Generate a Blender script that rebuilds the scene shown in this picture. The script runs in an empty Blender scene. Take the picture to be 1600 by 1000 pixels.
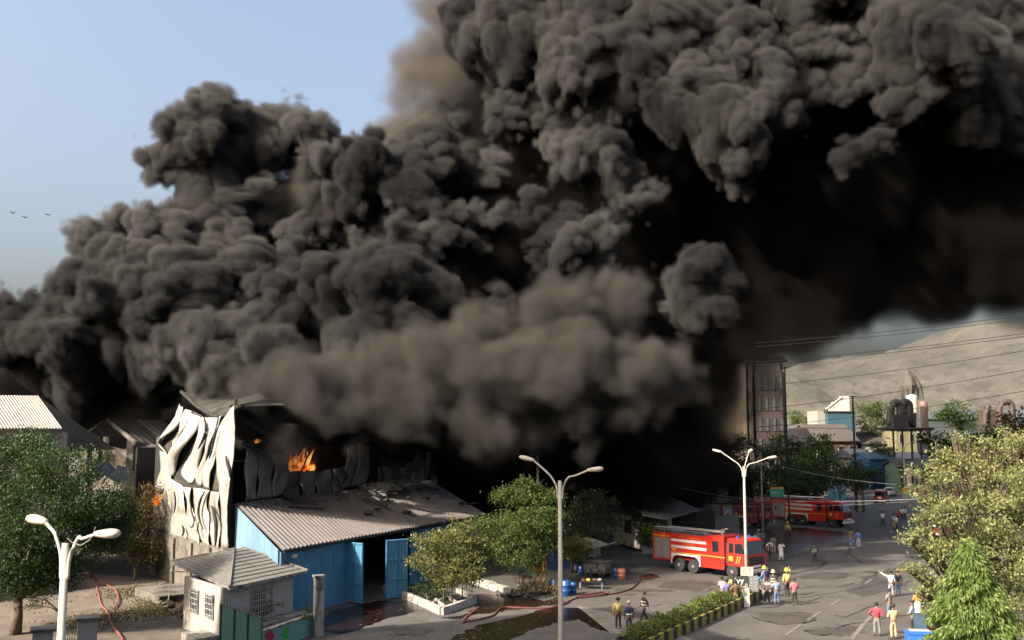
import bpy, math, random
import numpy as np
from mathutils import Vector, Matrix
from concurrent.futures import ThreadPoolExecutor
sc = bpy.context.scene
C = sc.collection
R = math.radians
random.seed(7)
rng = np.random.RandomState(7)

# ------------------------------------------------------------------ camera, sky, sun, exposure
F, H = 1556.0, 11.3                      # focal length in photo pixels, camera height in metres
PITCH = math.atan(172 / F)
cam = bpy.data.objects.new('camera', bpy.data.cameras.new('camera')); C.objects.link(cam); sc.camera = cam
cam.location = (0, 0, H); cam.rotation_euler = (math.pi / 2 + PITCH, 0, 0)
cam.data.sensor_width = 36; cam.data.lens = F / 1600 * 36; cam.data.clip_start = .5; cam.data.clip_end = 6000
EL, AZ = R(35), R(54)
SUNV = Vector((-math.sin(AZ) * math.cos(EL), -math.cos(AZ) * math.cos(EL), math.sin(EL)))
w = bpy.data.worlds.new('World'); sc.world = w; w.use_nodes = True
sky = w.node_tree.nodes.new('ShaderNodeTexSky'); sky.sky_type = 'NISHITA'; sky.sun_disc = False
sky.sun_elevation = EL; sky.sun_rotation = AZ + math.pi; sky.air_density = 1.0; sky.dust_density = 10.0; sky.ozone_density = .6
w.node_tree.nodes['Background'].inputs[1].default_value = .14
w.node_tree.links.new(sky.outputs[0], w.node_tree.nodes['Background'].inputs[0])
sl = bpy.data.lights.new('sun', 'SUN'); sl.energy = 5; sl.angle = R(.5); sl.color = (1, .90, .77)
so = bpy.data.objects.new('sun', sl); C.objects.link(so); so.rotation_euler = SUNV.to_track_quat('Z', 'Y').to_euler()
sc.view_settings.view_transform = 'Standard'; sc.view_settings.look = 'None'; sc.view_settings.exposure = 1.45
sc.view_settings.gamma = 1; sc.view_settings.use_curve_mapping = False
cy = sc.cycles; cy.use_denoising = True; cy.volume_bounces = 0; cy.volume_step_rate = 1.0; cy.volume_max_steps = 512
cy.max_bounces = 4; cy.diffuse_bounces = 2; cy.glossy_bounces = 2; cy.transmission_bounces = 2; cy.transparent_max_bounces = 8
cy.use_adaptive_sampling = True; cy.adaptive_threshold = .02

# ------------------------------------------------------------------ survey: turn a sighting in the photograph into a place on site
def ray(px, py):
    x = (px - 800) / F; y = (500 - py) / F
    return Vector((x, math.cos(PITCH) - y * math.sin(PITCH), math.sin(PITCH) + y * math.cos(PITCH)))
def at(px, py, Y):
    d = ray(px, py); t = Y / d.y; return Vector((d.x * t, Y, H + d.z * t))
def on(px, py, z=0.0):
    d = ray(px, py); t = (z - H) / d.z; return Vector((d.x * t, d.y * t, z))
def onwall(px, py, A, B, out=0.0):
    """where a sighting meets the vertical plane through A and B, moved out towards the camera"""
    n = Vector((B[1] - A[1], -(B[0] - A[0]), 0)).normalized()
    if n.dot(Vector((-A[0], -A[1], 0))) < 0: n = -n
    d = ray(px, py); t = (n.x * (A[0] + n.x * out) + n.y * (A[1] + n.y * out)) / (n.x * d.x + n.y * d.y)
    return Vector((d.x * t, d.y * t, H + d.z * t))

# ------------------------------------------------------------------ materials
MATS = {}
def mat(name, col, rough=.8, metal=0., var=.25, scale=2., bump=.15, bscale=None, dirt=None, dirtcol=(.012, .011, .01), dscale=.8, emit=None, coat=0, stretch=(1, 1, 1), streak=None):
    if name in MATS: return MATS[name]
    m = bpy.data.materials.new(name); m.use_nodes = True; nt = m.node_tree; N = nt.nodes; L = nt.links
    b = N['Principled BSDF']; b.inputs['Roughness'].default_value = rough; b.inputs['Metallic'].default_value = metal
    if coat: b.inputs['Coat Weight'].default_value = coat
    if emit: b.inputs['Emission Color'].default_value = (*emit[0], 1); b.inputs['Emission Strength'].default_value = emit[1]
    tc = N.new('ShaderNodeNewGeometry'); mp = N.new('ShaderNodeMapping'); mp.inputs['Scale'].default_value = stretch
    L.new(tc.outputs['Position'], mp.inputs[0])
    def noise(s, det, vec=None):
        n = N.new('ShaderNodeTexNoise'); n.inputs['Scale'].default_value = s; n.inputs['Detail'].default_value = det
        n.inputs['Roughness'].default_value = .65; L.new(vec or mp.outputs[0], n.inputs['Vector']); return n.outputs['Fac']
    def ramp(x, a, b_):
        r = N.new('ShaderNodeMapRange'); r.inputs['From Min'].default_value = a; r.inputs['From Max'].default_value = b_
        L.new(x, r.inputs[0]); return r.outputs[0]
    def mix(f, a, b_, mode='MIX'):
        q = N.new('ShaderNodeMix'); q.data_type = 'RGBA'; q.blend_type = mode
        if hasattr(f, 'is_linked'): L.new(f, q.inputs[0])
        else: q.inputs[0].default_value = f
        for i, v in ((6, a), (7, b_)):
            if hasattr(v, 'is_linked'): L.new(v, q.inputs[i])
            else: q.inputs[i].default_value = (*v, 1)
        return q.outputs[2]
    lo = tuple(c * (1 - var) for c in col); hi = tuple(min(1, c * (1 + var)) for c in col)
    colr = mix(ramp(noise(scale, 6), .3, .7), lo, hi)
    if streak:                                   # rain and rust runs: stretched along the height
        m2 = N.new('ShaderNodeMapping'); m2.inputs['Scale'].default_value = (3, 3, .35); L.new(tc.outputs['Position'], m2.inputs[0])
        colr = mix(ramp(noise(1.2, 5, m2.outputs[0]), streak[0], streak[0] + .16), colr, streak[1])
    if dirt is not None:
        colr = mix(ramp(noise(dscale, 7), dirt, dirt + .14), colr, dirtcol)
    L.new(colr, b.inputs['Base Color'])
    if bump:
        bp = N.new('ShaderNodeBump'); bp.inputs['Strength'].default_value = bump; bp.inputs['Distance'].default_value = .05
        L.new(noise(bscale or scale * 6, 4), bp.inputs['Height']); L.new(bp.outputs[0], b.inputs['Normal'])
    MATS[name] = m; return m
def leafmat(name, c1, c2, back=.45):
    if name in MATS: return MATS[name]
    m = bpy.data.materials.new(name); m.use_nodes = True; nt = m.node_tree; N = nt.nodes; L = nt.links
    b = N['Principled BSDF']; b.inputs['Roughness'].default_value = .55; b.inputs['Specular IOR Level'].default_value = .3
    g = N.new('ShaderNodeNewGeometry'); r = N.new('ShaderNodeValToRGB')
    r.color_ramp.elements[0].color = (*c1, 1); r.color_ramp.elements[1].color = (*c2, 1)
    L.new(g.outputs['Random Per Island'], r.inputs[0]); L.new(r.outputs[0], b.inputs['Base Color'])
    t = N.new('ShaderNodeBsdfTranslucent'); L.new(r.outputs[0], t.inputs[0])
    x = N.new('ShaderNodeMixShader'); x.inputs[0].default_value = back
    L.new(b.outputs[0], x.inputs[1]); L.new(t.outputs[0], x.inputs[2]); L.new(x.outputs[0], N['Material Output'].inputs[0])
    MATS[name] = m; return m
def glassmat():
    m = mat('dark_glass', (.012, .015, .018), .08, 0, .1, 3, 0); return m

# ------------------------------------------------------------------ mesh building
class MB:
    def __init__(s): s.v = []; s.f = []
    def add(s, vs, fs):
        k = len(s.v); s.v += [tuple(x) for x in vs]; s.f += [tuple(i + k for i in f) for f in fs]; return s
    def hexa(s, p):        # p: 4 bottom + 4 top corners
        return s.add(p, [(0, 3, 2, 1), (4, 5, 6, 7), (0, 1, 5, 4), (1, 2, 6, 5), (2, 3, 7, 6), (3, 0, 4, 7)])
    def box(s, x0, x1, y0, y1, z0, z1):
        return s.hexa([(x0, y0, z0), (x1, y0, z0), (x1, y1, z0), (x0, y1, z0), (x0, y0, z1), (x1, y0, z1), (x1, y1, z1), (x0, y1, z1)])
    def slab(s, A, B, z0, z1, th, ext=0):     # a wall from A to B in plan
        A = Vector((A[0], A[1], 0)); B = Vector((B[0], B[1], 0)); d = (B - A).normalized(); n = Vector((-d.y, d.x, 0)) * th / 2
        A = A - d * ext; B = B + d * ext
        z0 = z0 if isinstance(z0, tuple) else (z0, z0); z1 = z1 if isinstance(z1, tuple) else (z1, z1)
        q = [A - n, B - n, B + n, A + n]; Z = (0, 1, 1, 0)
        return s.hexa([(p.x, p.y, z0[k]) for p, k in zip(q, Z)] + [(p.x, p.y, z1[k]) for p, k in zip(q, Z)])
    def plate(s, P, th, up=None):             # polygon given in 3D thickened along its normal
        P = [Vector(p) for p in P]; n = Vector((0, 0, 0))
        for i in range(len(P)): n += (P[i] - P[0]).cross(P[(i + 1) % len(P)] - P[0])
        n.normalize(); k = len(P)
        if up is not None and n.dot(Vector(up)) < 0: n = -n
        Q = [p - n * th for p in P]
        return s.add(P + Q, [tuple(range(k)), tuple(range(2 * k - 1, k - 1, -1))] + [(i, i + k, (i + 1) % k + k, (i + 1) % k) for i in range(k)])
    def tube(s, pts, r, n=8, cap=True):
        pts = [Vector(p) for p in pts]; rr = r if isinstance(r, (list, tuple)) else [r] * len(pts); rings = []
        for i, p in enumerate(pts):
            d = (pts[min(i + 1, len(pts) - 1)] - pts[max(i - 1, 0)]).normalized()
            a = d.cross(Vector((0, 0, 1)) if abs(d.z) < .9 else Vector((1, 0, 0))).normalized(); b = d.cross(a)
            rings.append([p + (a * math.cos(t) + b * math.sin(t)) * rr[i] for t in [2 * math.pi * j / n for j in range(n)]])
        vs = [v for g in rings for v in g]
        fs = [(i * n + j, i * n + (j + 1) % n, (i + 1) * n + (j + 1) % n, (i + 1) * n + j) for i in range(len(pts) - 1) for j in range(n)]
        if cap: fs += [tuple(range(n - 1, -1, -1)), tuple(range((len(pts) - 1) * n, len(pts) * n))]
        return s.add(vs, fs)
    def lathe(s, prof, c=(0, 0, 0), n=12, axis='z'):
        vs = []; c = Vector(c)
        for (r, h) in prof:
            for j in range(n):
                t = 2 * math.pi * j / n; a, b = r * math.cos(t), r * math.sin(t)
                vs.append(c + Vector({'z': (a, b, h), 'y': (a, h, b), 'x': (h, a, b)}[axis]))
        m = len(prof)
        fs = [(i * n + j, i * n + (j + 1) % n, (i + 1) * n + (j + 1) % n, (i + 1) * n + j) for i in range(m - 1) for j in range(n)]
        fs += [tuple(range(n - 1, -1, -1)), tuple(range((m - 1) * n, m * n))]
        return s.add(vs, fs)
    def rock(s, c, r, sq=(1, 1, 1), seed=0):
        q = random.Random(seed); vs = []; n = 7
        for i, (h, k) in enumerate(((-.8, .5), (-.2, 1), (.4, .85), (.85, .35))):
            for j in range(n):
                t = 2 * math.pi * j / n + i * .4; e = r * (.75 + .5 * q.random())
                vs.append((c[0] + math.cos(t) * k * e * sq[0], c[1] + math.sin(t) * k * e * sq[1], c[2] + h * e * sq[2]))
        fs = [(i * n + j, i * n + (j + 1) % n, (i + 1) * n + (j + 1) % n, (i + 1) * n + j) for i in range(3) for j in range(n)]
        return s.add(vs, fs + [tuple(range(n - 1, -1, -1)), tuple(range(3 * n, 4 * n))])
    def corr(s, A, B, Cc, D, n, amp=.04, rows=1, up=(0, 0, 1)):
        """corrugated sheet: A to B along the low edge, D to C along the high edge, n ribs"""
        A, B, Cc, D = map(Vector, (A, B, Cc, D)); nn = (B - A).cross(D - A).normalized()
        if nn.dot(Vector(up)) < 0: nn = -nn
        m = n * 4; vs = []; prof = (0, .2, 1, .2)
        for k in range(rows + 1):
            g = k / rows
            for i in range(m + 1):
                t = i / m; e = A.lerp(B, t).lerp(D.lerp(Cc, t), g); vs.append(e + nn * (amp * prof[i % 4]))
        fs = [(k * (m + 1) + i, k * (m + 1) + i + 1, (k + 1) * (m + 1) + i + 1, (k + 1) * (m + 1) + i) for k in range(rows) for i in range(m)]
        return s.add(vs, fs)
    def build(s, name, m, parent=None, smooth=False, **tags):
        me = bpy.data.meshes.new(name); me.from_pydata(s.v, [], s.f); me.validate()
        o = bpy.data.objects.new(name, me); C.objects.link(o)
        if m: me.materials.append(m)
        if smooth: me.polygons.foreach_set('use_smooth', [True] * len(me.polygons))
        if parent: o.parent = parent
        for k, v in tags.items():
            if v: o[{'label': 'label', 'cat': 'category', 'group': 'group', 'kind': 'kind'}[k]] = v
        return o
def thing(name, label, cat, loc=(0, 0, 0), rz=0, group=None):
    o = bpy.data.objects.new(name, None); C.objects.link(o); o.location = loc; o.rotation_euler = (0, 0, rz)
    o['label'] = label; o['category'] = cat; o.empty_display_size = .3
    if group: o['group'] = group
    return o
KIDS = {}
def copy_thing(root, loc, rz, label, group=None):
    r = root.copy(); C.objects.link(r); r.location = loc; r.rotation_euler = (0, 0, rz); r['label'] = label
    if group: r['group'] = group
    for ch in list(root.children):
        c = ch.copy(); C.objects.link(c); c.parent = r
        for g_ in list(ch.children):
            d = g_.copy(); C.objects.link(d); d.parent = c
    return r
def local(root, p):
    return root.matrix_basis.inverted() @ Vector(p)
def text_mesh(s, size, name, m, parent, loc, rot, depth=.004, sx=1.0):
    cu = bpy.data.curves.new(name, 'FONT'); cu.body = s; cu.size = size; cu.extrude = depth; cu.align_x = 'CENTER'; cu.align_y = 'CENTER'
    t = bpy.data.objects.new(name, cu); C.objects.link(t); dg = bpy.context.evaluated_depsgraph_get(); dg.update()
    me = bpy.data.meshes.new_from_object(t.evaluated_get(dg)); bpy.data.objects.remove(t)
    o = bpy.data.objects.new(name, me); C.objects.link(o); me.materials.clear(); me.materials.append(m)
    o.parent = parent; o.location = loc; o.rotation_euler = rot; o.scale = (sx, 1, 1); return o
def scribble(x0, x1, z, h, y, seed, words=4):
    """small letter-like strokes, too small in the photograph to read"""
    q = random.Random(seed); b = MB(); x = x0; gaps = [x0 + (x1 - x0) * (i + 1) / words for i in range(words)]; gi = 0
    while x < x1 - h * .5:
        wd = h * .55
        if q.random() < .85: b.box(x, x + wd * .22, y - .006, y, z, z + h)
        if q.random() < .6: b.box(x + wd * .24, x + wd * .8, y - .006, y, z + h * .8, z + h)
        if q.random() < .5: b.box(x + wd * .24, x + wd * .7, y - .006, y, z + h * .4, z + h * .56)
        if q.random() < .5: b.box(x + wd * .82, x + wd, y - .006, y, z, z + h * (.5 + .5 * q.random()))
        x += wd * 1.35
        if gi < words and x > gaps[gi] - h * .4: x += h * .9; gi += 1
    return b

# ------------------------------------------------------------------ foliage
def fast_mesh(name, V, Q, m, parent=None):
    me = bpy.data.meshes.new(name); me.vertices.add(len(V)); me.vertices.foreach_set('co', V.astype(np.float32).ravel())
    k = Q.shape[1]; me.loops.add(Q.size); me.loops.foreach_set('vertex_index', Q.astype(np.int32).ravel())
    me.polygons.add(len(Q)); me.polygons.foreach_set('loop_start', np.arange(0, Q.size, k, dtype=np.int32))
    me.update(calc_edges=True); me.materials.append(m)
    o = bpy.data.objects.new(name, me); C.objects.link(o)
    if parent: o.parent = parent
    return o
def leaf_geo(P, size, up=.5, droop=0.0, slim=.45):
    n = len(P); d = rng.normal(size=(n, 3)); d[:, 2] -= droop; d /= np.linalg.norm(d, axis=1)[:, None]
    q = rng.normal(size=(n, 3)) * (1 - up) + np.array([0, 0, 1.]) * up
    s = np.cross(d, q); s /= np.linalg.norm(s, axis=1)[:, None] + 1e-6
    L = (size * (.6 + .8 * rng.rand(n)))[:, None]
    V = np.stack([P, P + d * L * .5 + s * L * slim * .5, P + d * L, P + d * L * .5 - s * L * slim * .5], 1).reshape(-1, 3)
    return V, np.arange(4 * n).reshape(n, 4)
def crown_points(clumps, nsub, m, rsub):
    """clumps: (centre, radius, squash). Sub-clumps sit on the outer part of each clump"""
    out = []
    for c, r, sq in clumps:
        k = max(3, int(nsub * (r ** 1.6)))
        d = rng.normal(size=(k, 3)); d /= np.linalg.norm(d, axis=1)[:, None]; rad = r * (.55 + .5 * rng.rand(k) ** .7)
        sc_ = np.array(c) + d * rad[:, None] * np.array([1, 1, sq])
        mm = int(m); o = rng.normal(size=(k, mm, 3)) * rsub * (.6 + .8 * rng.rand(k, 1, 1)) * np.array([1, 1, .55])
        out.append((sc_[:, None, :] + o).reshape(-1, 3))
    return np.concatenate(out)
def tree(name, label, base, clumps, leaf, nsub=14, m=24, rsub=.28, size=.16, tr=.14, cat='tree', group=None, droop=0., slim=.45, bark=None, stems=1, twig=0):
    root = thing(name, label, cat, base, 0, group)
    B = Vector(base); cl = [(Vector(c) - B, r, sq) for c, r, sq in clumps]
    P = crown_points(cl, nsub, m, rsub)
    V, Q = leaf_geo(P, size, droop=droop, slim=slim); fast_mesh('crown', V, Q, leaf, root)
    b = MB(); zc = min(c.z - r * .5 for c, r, _ in cl); zc = max(.5, zc * .75)
    for s_ in range(stems):
        ox = (s_ - (stems - 1) / 2) * tr * 6
        b.tube([(ox, 0, -.1), (ox + tr * .3, 0, zc * .5), (ox * 1.4, tr * .5, zc)], [tr * 1.25, tr, tr * .8], 8)
        for c, r, _ in (cl if stems == 1 else cl[s_::stems]):
            mid = Vector((ox * 1.4, tr * .5, zc)).lerp(c, .5) + Vector((random.uniform(-.3, .3), random.uniform(-.3, .3), .25 * r))
            b.tube([(ox * 1.4, tr * .5, zc - .05), mid, c], [tr * .6, tr * .35, tr * .12], 6, False)
            for t in range(4 + twig):
                e = c + Vector((random.uniform(-1, 1), random.uniform(-1, 1), random.uniform(-.5, .9))) * r * .85
                b.tube([mid.lerp(c, random.uniform(.1, .9)), e], [tr * .16, tr * .05], 4, False)
    b.build('trunk', bark or MATS['bark'], root, True)
    return root
mat('bark', (.09, .065, .045), .95, 0, .4, 4, .5)
# ================================================================== THE SETTING
def sheet(name, pts, z, m, kind='structure', label=None):
    b = MB(); b.add([(p[0], p[1], z) for p in pts], [tuple(range(len(pts)))])
    o = b.build(name, m); o['kind'] = kind
    if label: o['label'] = label
    return o
def px_poly(*a):
    return [on(x, y) for x, y in a]
asphalt = mat('asphalt', (.054, .049, .044), .85, 0, .32, .22, .35, 9, dirt=.56, dirtcol=(.03, .028, .026), dscale=.16, streak=None)  # dark blotches stand for damp stains and for streaks of shadow
mat('old_asphalt', (.055, .05, .046), .9, 0, .3, .5, .3, 9, dirt=.58, dirtcol=(.02, .018, .017), dscale=.35)
mat('yard_dust', (.085, .068, .052), .95, 0, .35, .6, .5, 6, dirt=.54, dirtcol=(.035, .03, .022), dscale=.5)
mat('wet', (.012, .006, .005), .26, 0, .5, .8, .05, 3)
mat('damp', (.026, .022, .020), .8, 0, .4, .5, .2, 5)
mat('soot_ground', (.008, .008, .009), .85, 0, .4, 1., .6, 5)
mat('line_paint', (.12, .11, .10), .8, 0, .3, 3, .1, dirt=.47, dirtcol=(.07, .065, .06), dscale=2.)
mat('concrete', (.17, .155, .135), .9, 0, .25, 1.5, .3, dirt=.53, dirtcol=(.04, .035, .03), dscale=1.3)
mat('dark_steel', (.02, .02, .02), .6, .5, .3, 3, .1)

# ground: one big sheet; beyond 330 m it climbs to the foot of the quarry
gx = [-900, -400, -200, -100, 0, 100, 200, 400, 700, 1400]; gy = [-80, 0, 60, 120, 200, 260, 330, 420, 1600]
b = MB(); vs = [(x, y, 0 if y < 330 else (0 if y == 330 else (14 if y == 420 else 14))) for y in gy for x in gx]
b.add(vs, [(j * 10 + i, j * 10 + i + 1, (j + 1) * 10 + i + 1, (j + 1) * 10 + i) for j in range(len(gy) - 1) for i in range(9)])
o = b.build('ground', asphalt); o['kind'] = 'structure'
# yard of pale dust and worn paving at the left, burnt yard behind it
sheet('yard', [(-60, 30), (-15.2, 40)] + [tuple(on(x, y)[:2]) for x, y in ((345, 985), (300, 968), (235, 935), (262, 905), (330, 880))] + [(-30, 84), (-60, 84)], .004, MATS['yard_dust'])
sheet('burnt_yard', [on(150, 897), on(262, 905), on(330, 880), (-24, 90), (-44, 96), (-48, 84)], .008, MATS['soot_ground'])
def ragged(pts, amp, seed, sub=6):
    q = random.Random(seed); out = []
    for i in range(len(pts)):
        a, c = Vector(pts[i]), Vector(pts[(i + 1) % len(pts)])
        for k in range(sub):
            p = a.lerp(c, k / sub); out.append((p.x + q.uniform(-amp, amp), p.y + q.uniform(-amp, amp), 0))
    return out
def area(name, label, z, m, amp, seed, *pts):
    """a flat patch with a ragged edge, kept as a ring fan so that it stays clean"""
    P = ragged([on(x, y) for x, y in pts], amp, seed)
    import mathutils
    tri = mathutils.geometry.tessellate_polygon([[Vector((p[0], p[1], 0)) for p in P]])
    b = MB(); b.add([(p[0], p[1], z) for p in P], [tuple(t) for t in tri]); o = b.build(name, m); o['kind'] = 'structure'; o['label'] = label
    bm_fix(o); return o
def bm_fix(o):
    me = o.data; fl = [p.normal.z < 0 for p in me.polygons]
    if any(fl): me.flip_normals() if all(fl) else None
area('water', 'dark standing water across the apron beside the bare lamp pole', .012, MATS['wet'], .18, 1,
     (655, 1040), (700, 1000), (745, 978), (815, 962), (860, 948), (905, 950), (940, 975), (960, 990), (935, 985), (905, 968), (865, 975), (830, 985), (790, 1005), (760, 1040))
area('water', 'dark puddle around the debris heap and broken kerb', .010, MATS['wet'], .2, 2,
     (690, 965), (722, 962), (745, 950), (735, 930), (790, 925), (850, 940), (870, 930), (880, 942), (820, 952), (790, 955), (745, 960), (715, 968))
area('water', 'black wet patch before the blue shed doors', .012, MATS['wet'], .15, 3,
     (500, 985), (512, 955), (545, 948), (600, 938), (650, 940), (672, 950), (640, 958), (600, 968), (560, 985), (530, 992))
area('water', 'reddish run-off water under the parked fire engines', .012, MATS['wet'], .35, 4,
     (1140, 868), (1130, 838), (1185, 830), (1240, 824), (1330, 832), (1345, 842), (1300, 850), (1262, 858), (1235, 868), (1200, 862), (1170, 872))
area('water', 'wet dark road in front of the farther fire engine', .010, MATS['damp'], .5, 5,
     (1325, 830), (1290, 800), (1335, 790), (1400, 800), (1420, 822), (1385, 840), (1360, 842))
area('water', 'small dark patch on the road by the median end', .012, MATS['damp'], .25, 6,  # flat dark patch with a ragged edge
     (1320, 925), (1345, 915), (1345, 902), (1375, 895), (1390, 888), (1372, 902), (1400, 910), (1425, 908), (1395, 922), (1350, 932))
area('water', 'thin dark patch trailing towards the leafy tree', .012, MATS['damp'], .3, 7,
     (1340, 892), (1385, 892), (1440, 880), (1440, 886), (1385, 899))
area('road', 'worn dark road surface in the shade of the smoke', .004, MATS['old_asphalt'], .6, 8,
     (1180, 895), (1120, 850), (1120, 800), (1300, 768), (1420, 742), (1470, 742), (1460, 790), (1440, 840), (1430, 872), (1330, 880), (1240, 905))
area('road', 'dark asphalt patch across the open apron', .004, MATS['old_asphalt'], .3, 9,
     (560, 1060), (520, 995), (640, 958), (760, 958), (900, 945), (1050, 935), (1120, 945), (1045, 975), (985, 1012), (960, 1060))
# ribbed paving strips on the apron, each strip a slab
pav = thing('paving', 'strips of pale ribbed paving across the apron edge', 'paving', on(925, 965)); del pav['category']; del pav['label']; pav['kind'] = 'structure'
slabm = mat('paver', (.12, .11, .095), .9, 0, .3, 2, .3, dirt=.55, dirtcol=(.05, .045, .04), dscale=1.)
for i in range(16):
    A = on(905 + i * 8, 948 + i * 1.7); B_ = on(958 + i * 8.5, 990 + i * .9)
    b = MB(); b.slab(A - pav.location, B_ - pav.location, .0, .03 + .006 * (i % 3), .20); b.build('paving_strip', slabm, pav)
def ribbon(name, label, pts, wd, z, m):
    P = [on(x, y) for x, y in pts]; b = MB(); L_, R_ = [], []
    fine = []
    for i in range(len(P) - 1):
        p0 = P[max(0, i - 1)]; p1, p2 = P[i], P[i + 1]; p3 = P[min(len(P) - 1, i + 2)]
        for k in range(6):
            t = k / 6; fine.append(.5 * ((2 * p1) + (p2 - p0) * t + (2 * p0 - 5 * p1 + 4 * p2 - p3) * t * t + (3 * p1 - p0 - 3 * p2 + p3) * t ** 3))
    fine.append(P[-1])
    for i, p in enumerate(fine):
        d = (fine[min(i + 1, len(fine) - 1)] - fine[max(i - 1, 0)]).normalized(); n = Vector((-d.y, d.x, 0)) * wd / 2
        L_.append((p.x + n.x, p.y + n.y, z)); R_.append((p.x - n.x, p.y - n.y, z))
    k = len(L_); b.add(L_ + R_, [(i + k, i + 1 + k, i + 1, i) for i in range(k - 1)])
    o = b.build(name, m); o['kind'] = 'structure'; o['label'] = label; return o
tyre_ink = mat('tyre_ink', (.012, .012, .013), .7, 0, .4, 3, 0)
for i, pts in enumerate([[(1180, 884), (1225, 872), (1262, 868), (1285, 874), (1282, 886), (1240, 896)], [(1205, 878), (1250, 866), (1300, 862), (1330, 868), (1345, 880)],
                         [(1330, 842), (1360, 836), (1376, 828), (1372, 818), (1345, 812)], [(1300, 856), (1322, 850), (1328, 860), (1318, 870)], [(1340, 846), (1372, 838), (1386, 826), (1382, 812)],
                         [(1262, 884), (1330, 878), (1420, 876)], [(1120, 872), (1160, 862), (1190, 858)]]):
    ribbon('road', 'dark curved tyre mark number on the road'.replace(' number', ''), pts, .22, .016, tyre_ink)
for i, (a, c) in enumerate([((1228, 992), (1252, 976)), ((1262, 969), (1282, 956)), ((1352, 912), (1362, 905)), ((1372, 898), (1382, 890)), ((1298, 946), (1312, 937)), ((1400, 884), (1412, 876)), ((1190, 1018), (1215, 1001))]):
    ribbon('road', 'worn white lane dash painted on the road', [a, c], .16, .018, MATS['line_paint'])
ribbon('road', 'worn pale line along the right road edge', [(1330, 1000), (1350, 975), (1375, 950)], .25, .018, MATS['line_paint'])

# hills: the quarry face with its terraces, lit beyond the smoke
def hill_z(x, y):
    u = (x - 90) / 300.0; ridge = 40 + 20 * min(1.6, max(0, (x - 150) / 130.)) + 5 * math.sin(x * .021) + 3 * math.sin(x * .055 + 1)
    t = min(1, max(0, (y - 425 - 10 * math.sin(x * .03) - 6 * math.sin(x * .09)) / 330.)); z = 0
    steps = [(0.0, .05, .20), (.07, .16, .24), (.2, .3, .16), (.36, .5, .16), (.58, 1, .24)]
    for a, c, hgt in steps: z += hgt * min(1, max(0, (t - a) / (c - a)))
    return 13 + ridge * z
nx, ny = 190, 90; b = MB(); X0, X1, Y0, Y1 = -60, 620, 415, 800
q = random.Random(4); vs = []
xs = [X0 + (X1 - X0) * i / (nx - 1) for i in range(nx)]; ys = [Y0 + (Y1 - Y0) * (j / (ny - 1)) ** 1.6 for j in range(ny)]
from mathutils import noise as mn
for y in ys:
    for x in xs:
        e = 26 * mn.noise(Vector((x * .016, y * .01, 3))) + 13 * mn.noise(Vector((x * .06, y * .04, 0)))
        vs.append((x, y, hill_z(x, y + e) + 1.6 * mn.noise(Vector((x * .12, y * .12, 5))) + .8 * mn.noise(Vector((x * .4, y * .4, 9)))))
b.add(vs, [(j * nx + i, j * nx + i + 1, (j + 1) * nx + i + 1, (j + 1) * nx + i) for j in range(ny - 1) for i in range(nx - 1)])
hm = mat('quarry_rock', (.050, .046, .037), .95, 0, .3, .03, 1., .25, dirt=.52, dirtcol=(.035, .034, .022), dscale=.035, streak=None)
o = b.build('hills', hm); o['kind'] = 'structure'
# the rock stack left standing in the quarry
b = MB(); base = at(1418, 640, 405)
prof = [(13, 0), (10, 4), (7.0, 9), (5.5, 14), (3.8, 17), (2, 19.), (.6, 20)]
n = 22; vs = []
for r, h in prof:
    for j in range(n):
        t = 2 * math.pi * j / n; e = r * (1 + .9 * mn.noise(Vector((math.cos(t) * 2.2, math.sin(t) * 2.2, h * .55 + r))) * min(1, r / 5)) + .8 * mn.noise(Vector((t * 4, h, 3)))
        vs.append((base.x + math.cos(t) * e * .8, base.y + math.sin(t) * e, 12 + h * 1.22))
b.add(vs, [(i * n + j, i * n + (j + 1) % n, (i + 1) * n + (j + 1) % n, (i + 1) * n + j) for i in range(6) for j in range(n)] + [tuple(range(6 * n, 7 * n))])
b.build('rock_pillar', hm, None, False, label='tall rock stack left standing before the quarry terraces', cat='rock')

# ================================================================== BURNING FACTORY
FA, FB, FC = Vector((-19, 68, 0)), Vector((-28.6, 81, 0)), Vector((-8.1, 98.5, 0))      # near corner, far-left corner, far-right corner
FD = FB + (FC - FA)
sheet('burnt_ground', [(-70, 98), (4, 98), (24, 118), (60, 210), (-90, 210)], .010, MATS['soot_ground'])  # burnt area, laid dark to cover sunlit ground in the smoke gap
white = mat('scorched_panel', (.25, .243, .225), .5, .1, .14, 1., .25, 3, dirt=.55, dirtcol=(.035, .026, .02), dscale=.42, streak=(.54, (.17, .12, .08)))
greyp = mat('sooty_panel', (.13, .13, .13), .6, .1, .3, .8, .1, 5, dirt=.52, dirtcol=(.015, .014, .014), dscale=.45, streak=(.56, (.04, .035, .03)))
char = mat('charred_wall', (.012, .011, .010), .9, 0, .4, 1, .4)
conc = mat('sooty_concrete', (.10, .09, .075), .9, 0, .35, .9, .4, dirt=.50, dirtcol=(.018, .016, .014), dscale=.7, streak=(.55, (.03, .025, .02)))
fac = thing('burning_factory', 'tall white clad factory with buckled wall panels and collapsed roof, burning', 'factory', tuple(FA))
O = Vector(FA)
def L_(p): return Vector(p) - O
b = MB()
ztl, ztr = onwall(285, 618, FA, FB).z, onwall(375, 632, FA, FB).z
zpl = onwall(362, 858, FA, FB).z
b.slab(L_(FA), L_(FB), (zpl, zpl), (ztr - .5, ztl - 3.2), .3)
b.slab(L_(FB), L_(FD), 0, 8.5, .3); b.slab(L_(FD), L_(FC), 0, 7.5, .3); b.slab(L_(FA), L_(FC), 0, (6.3, 6.3), .3)
b.build('charred_wall', char, fac)
n_out = Vector((-(FB - FA).y, (FB - FA).x, 0)).normalized()
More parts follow.
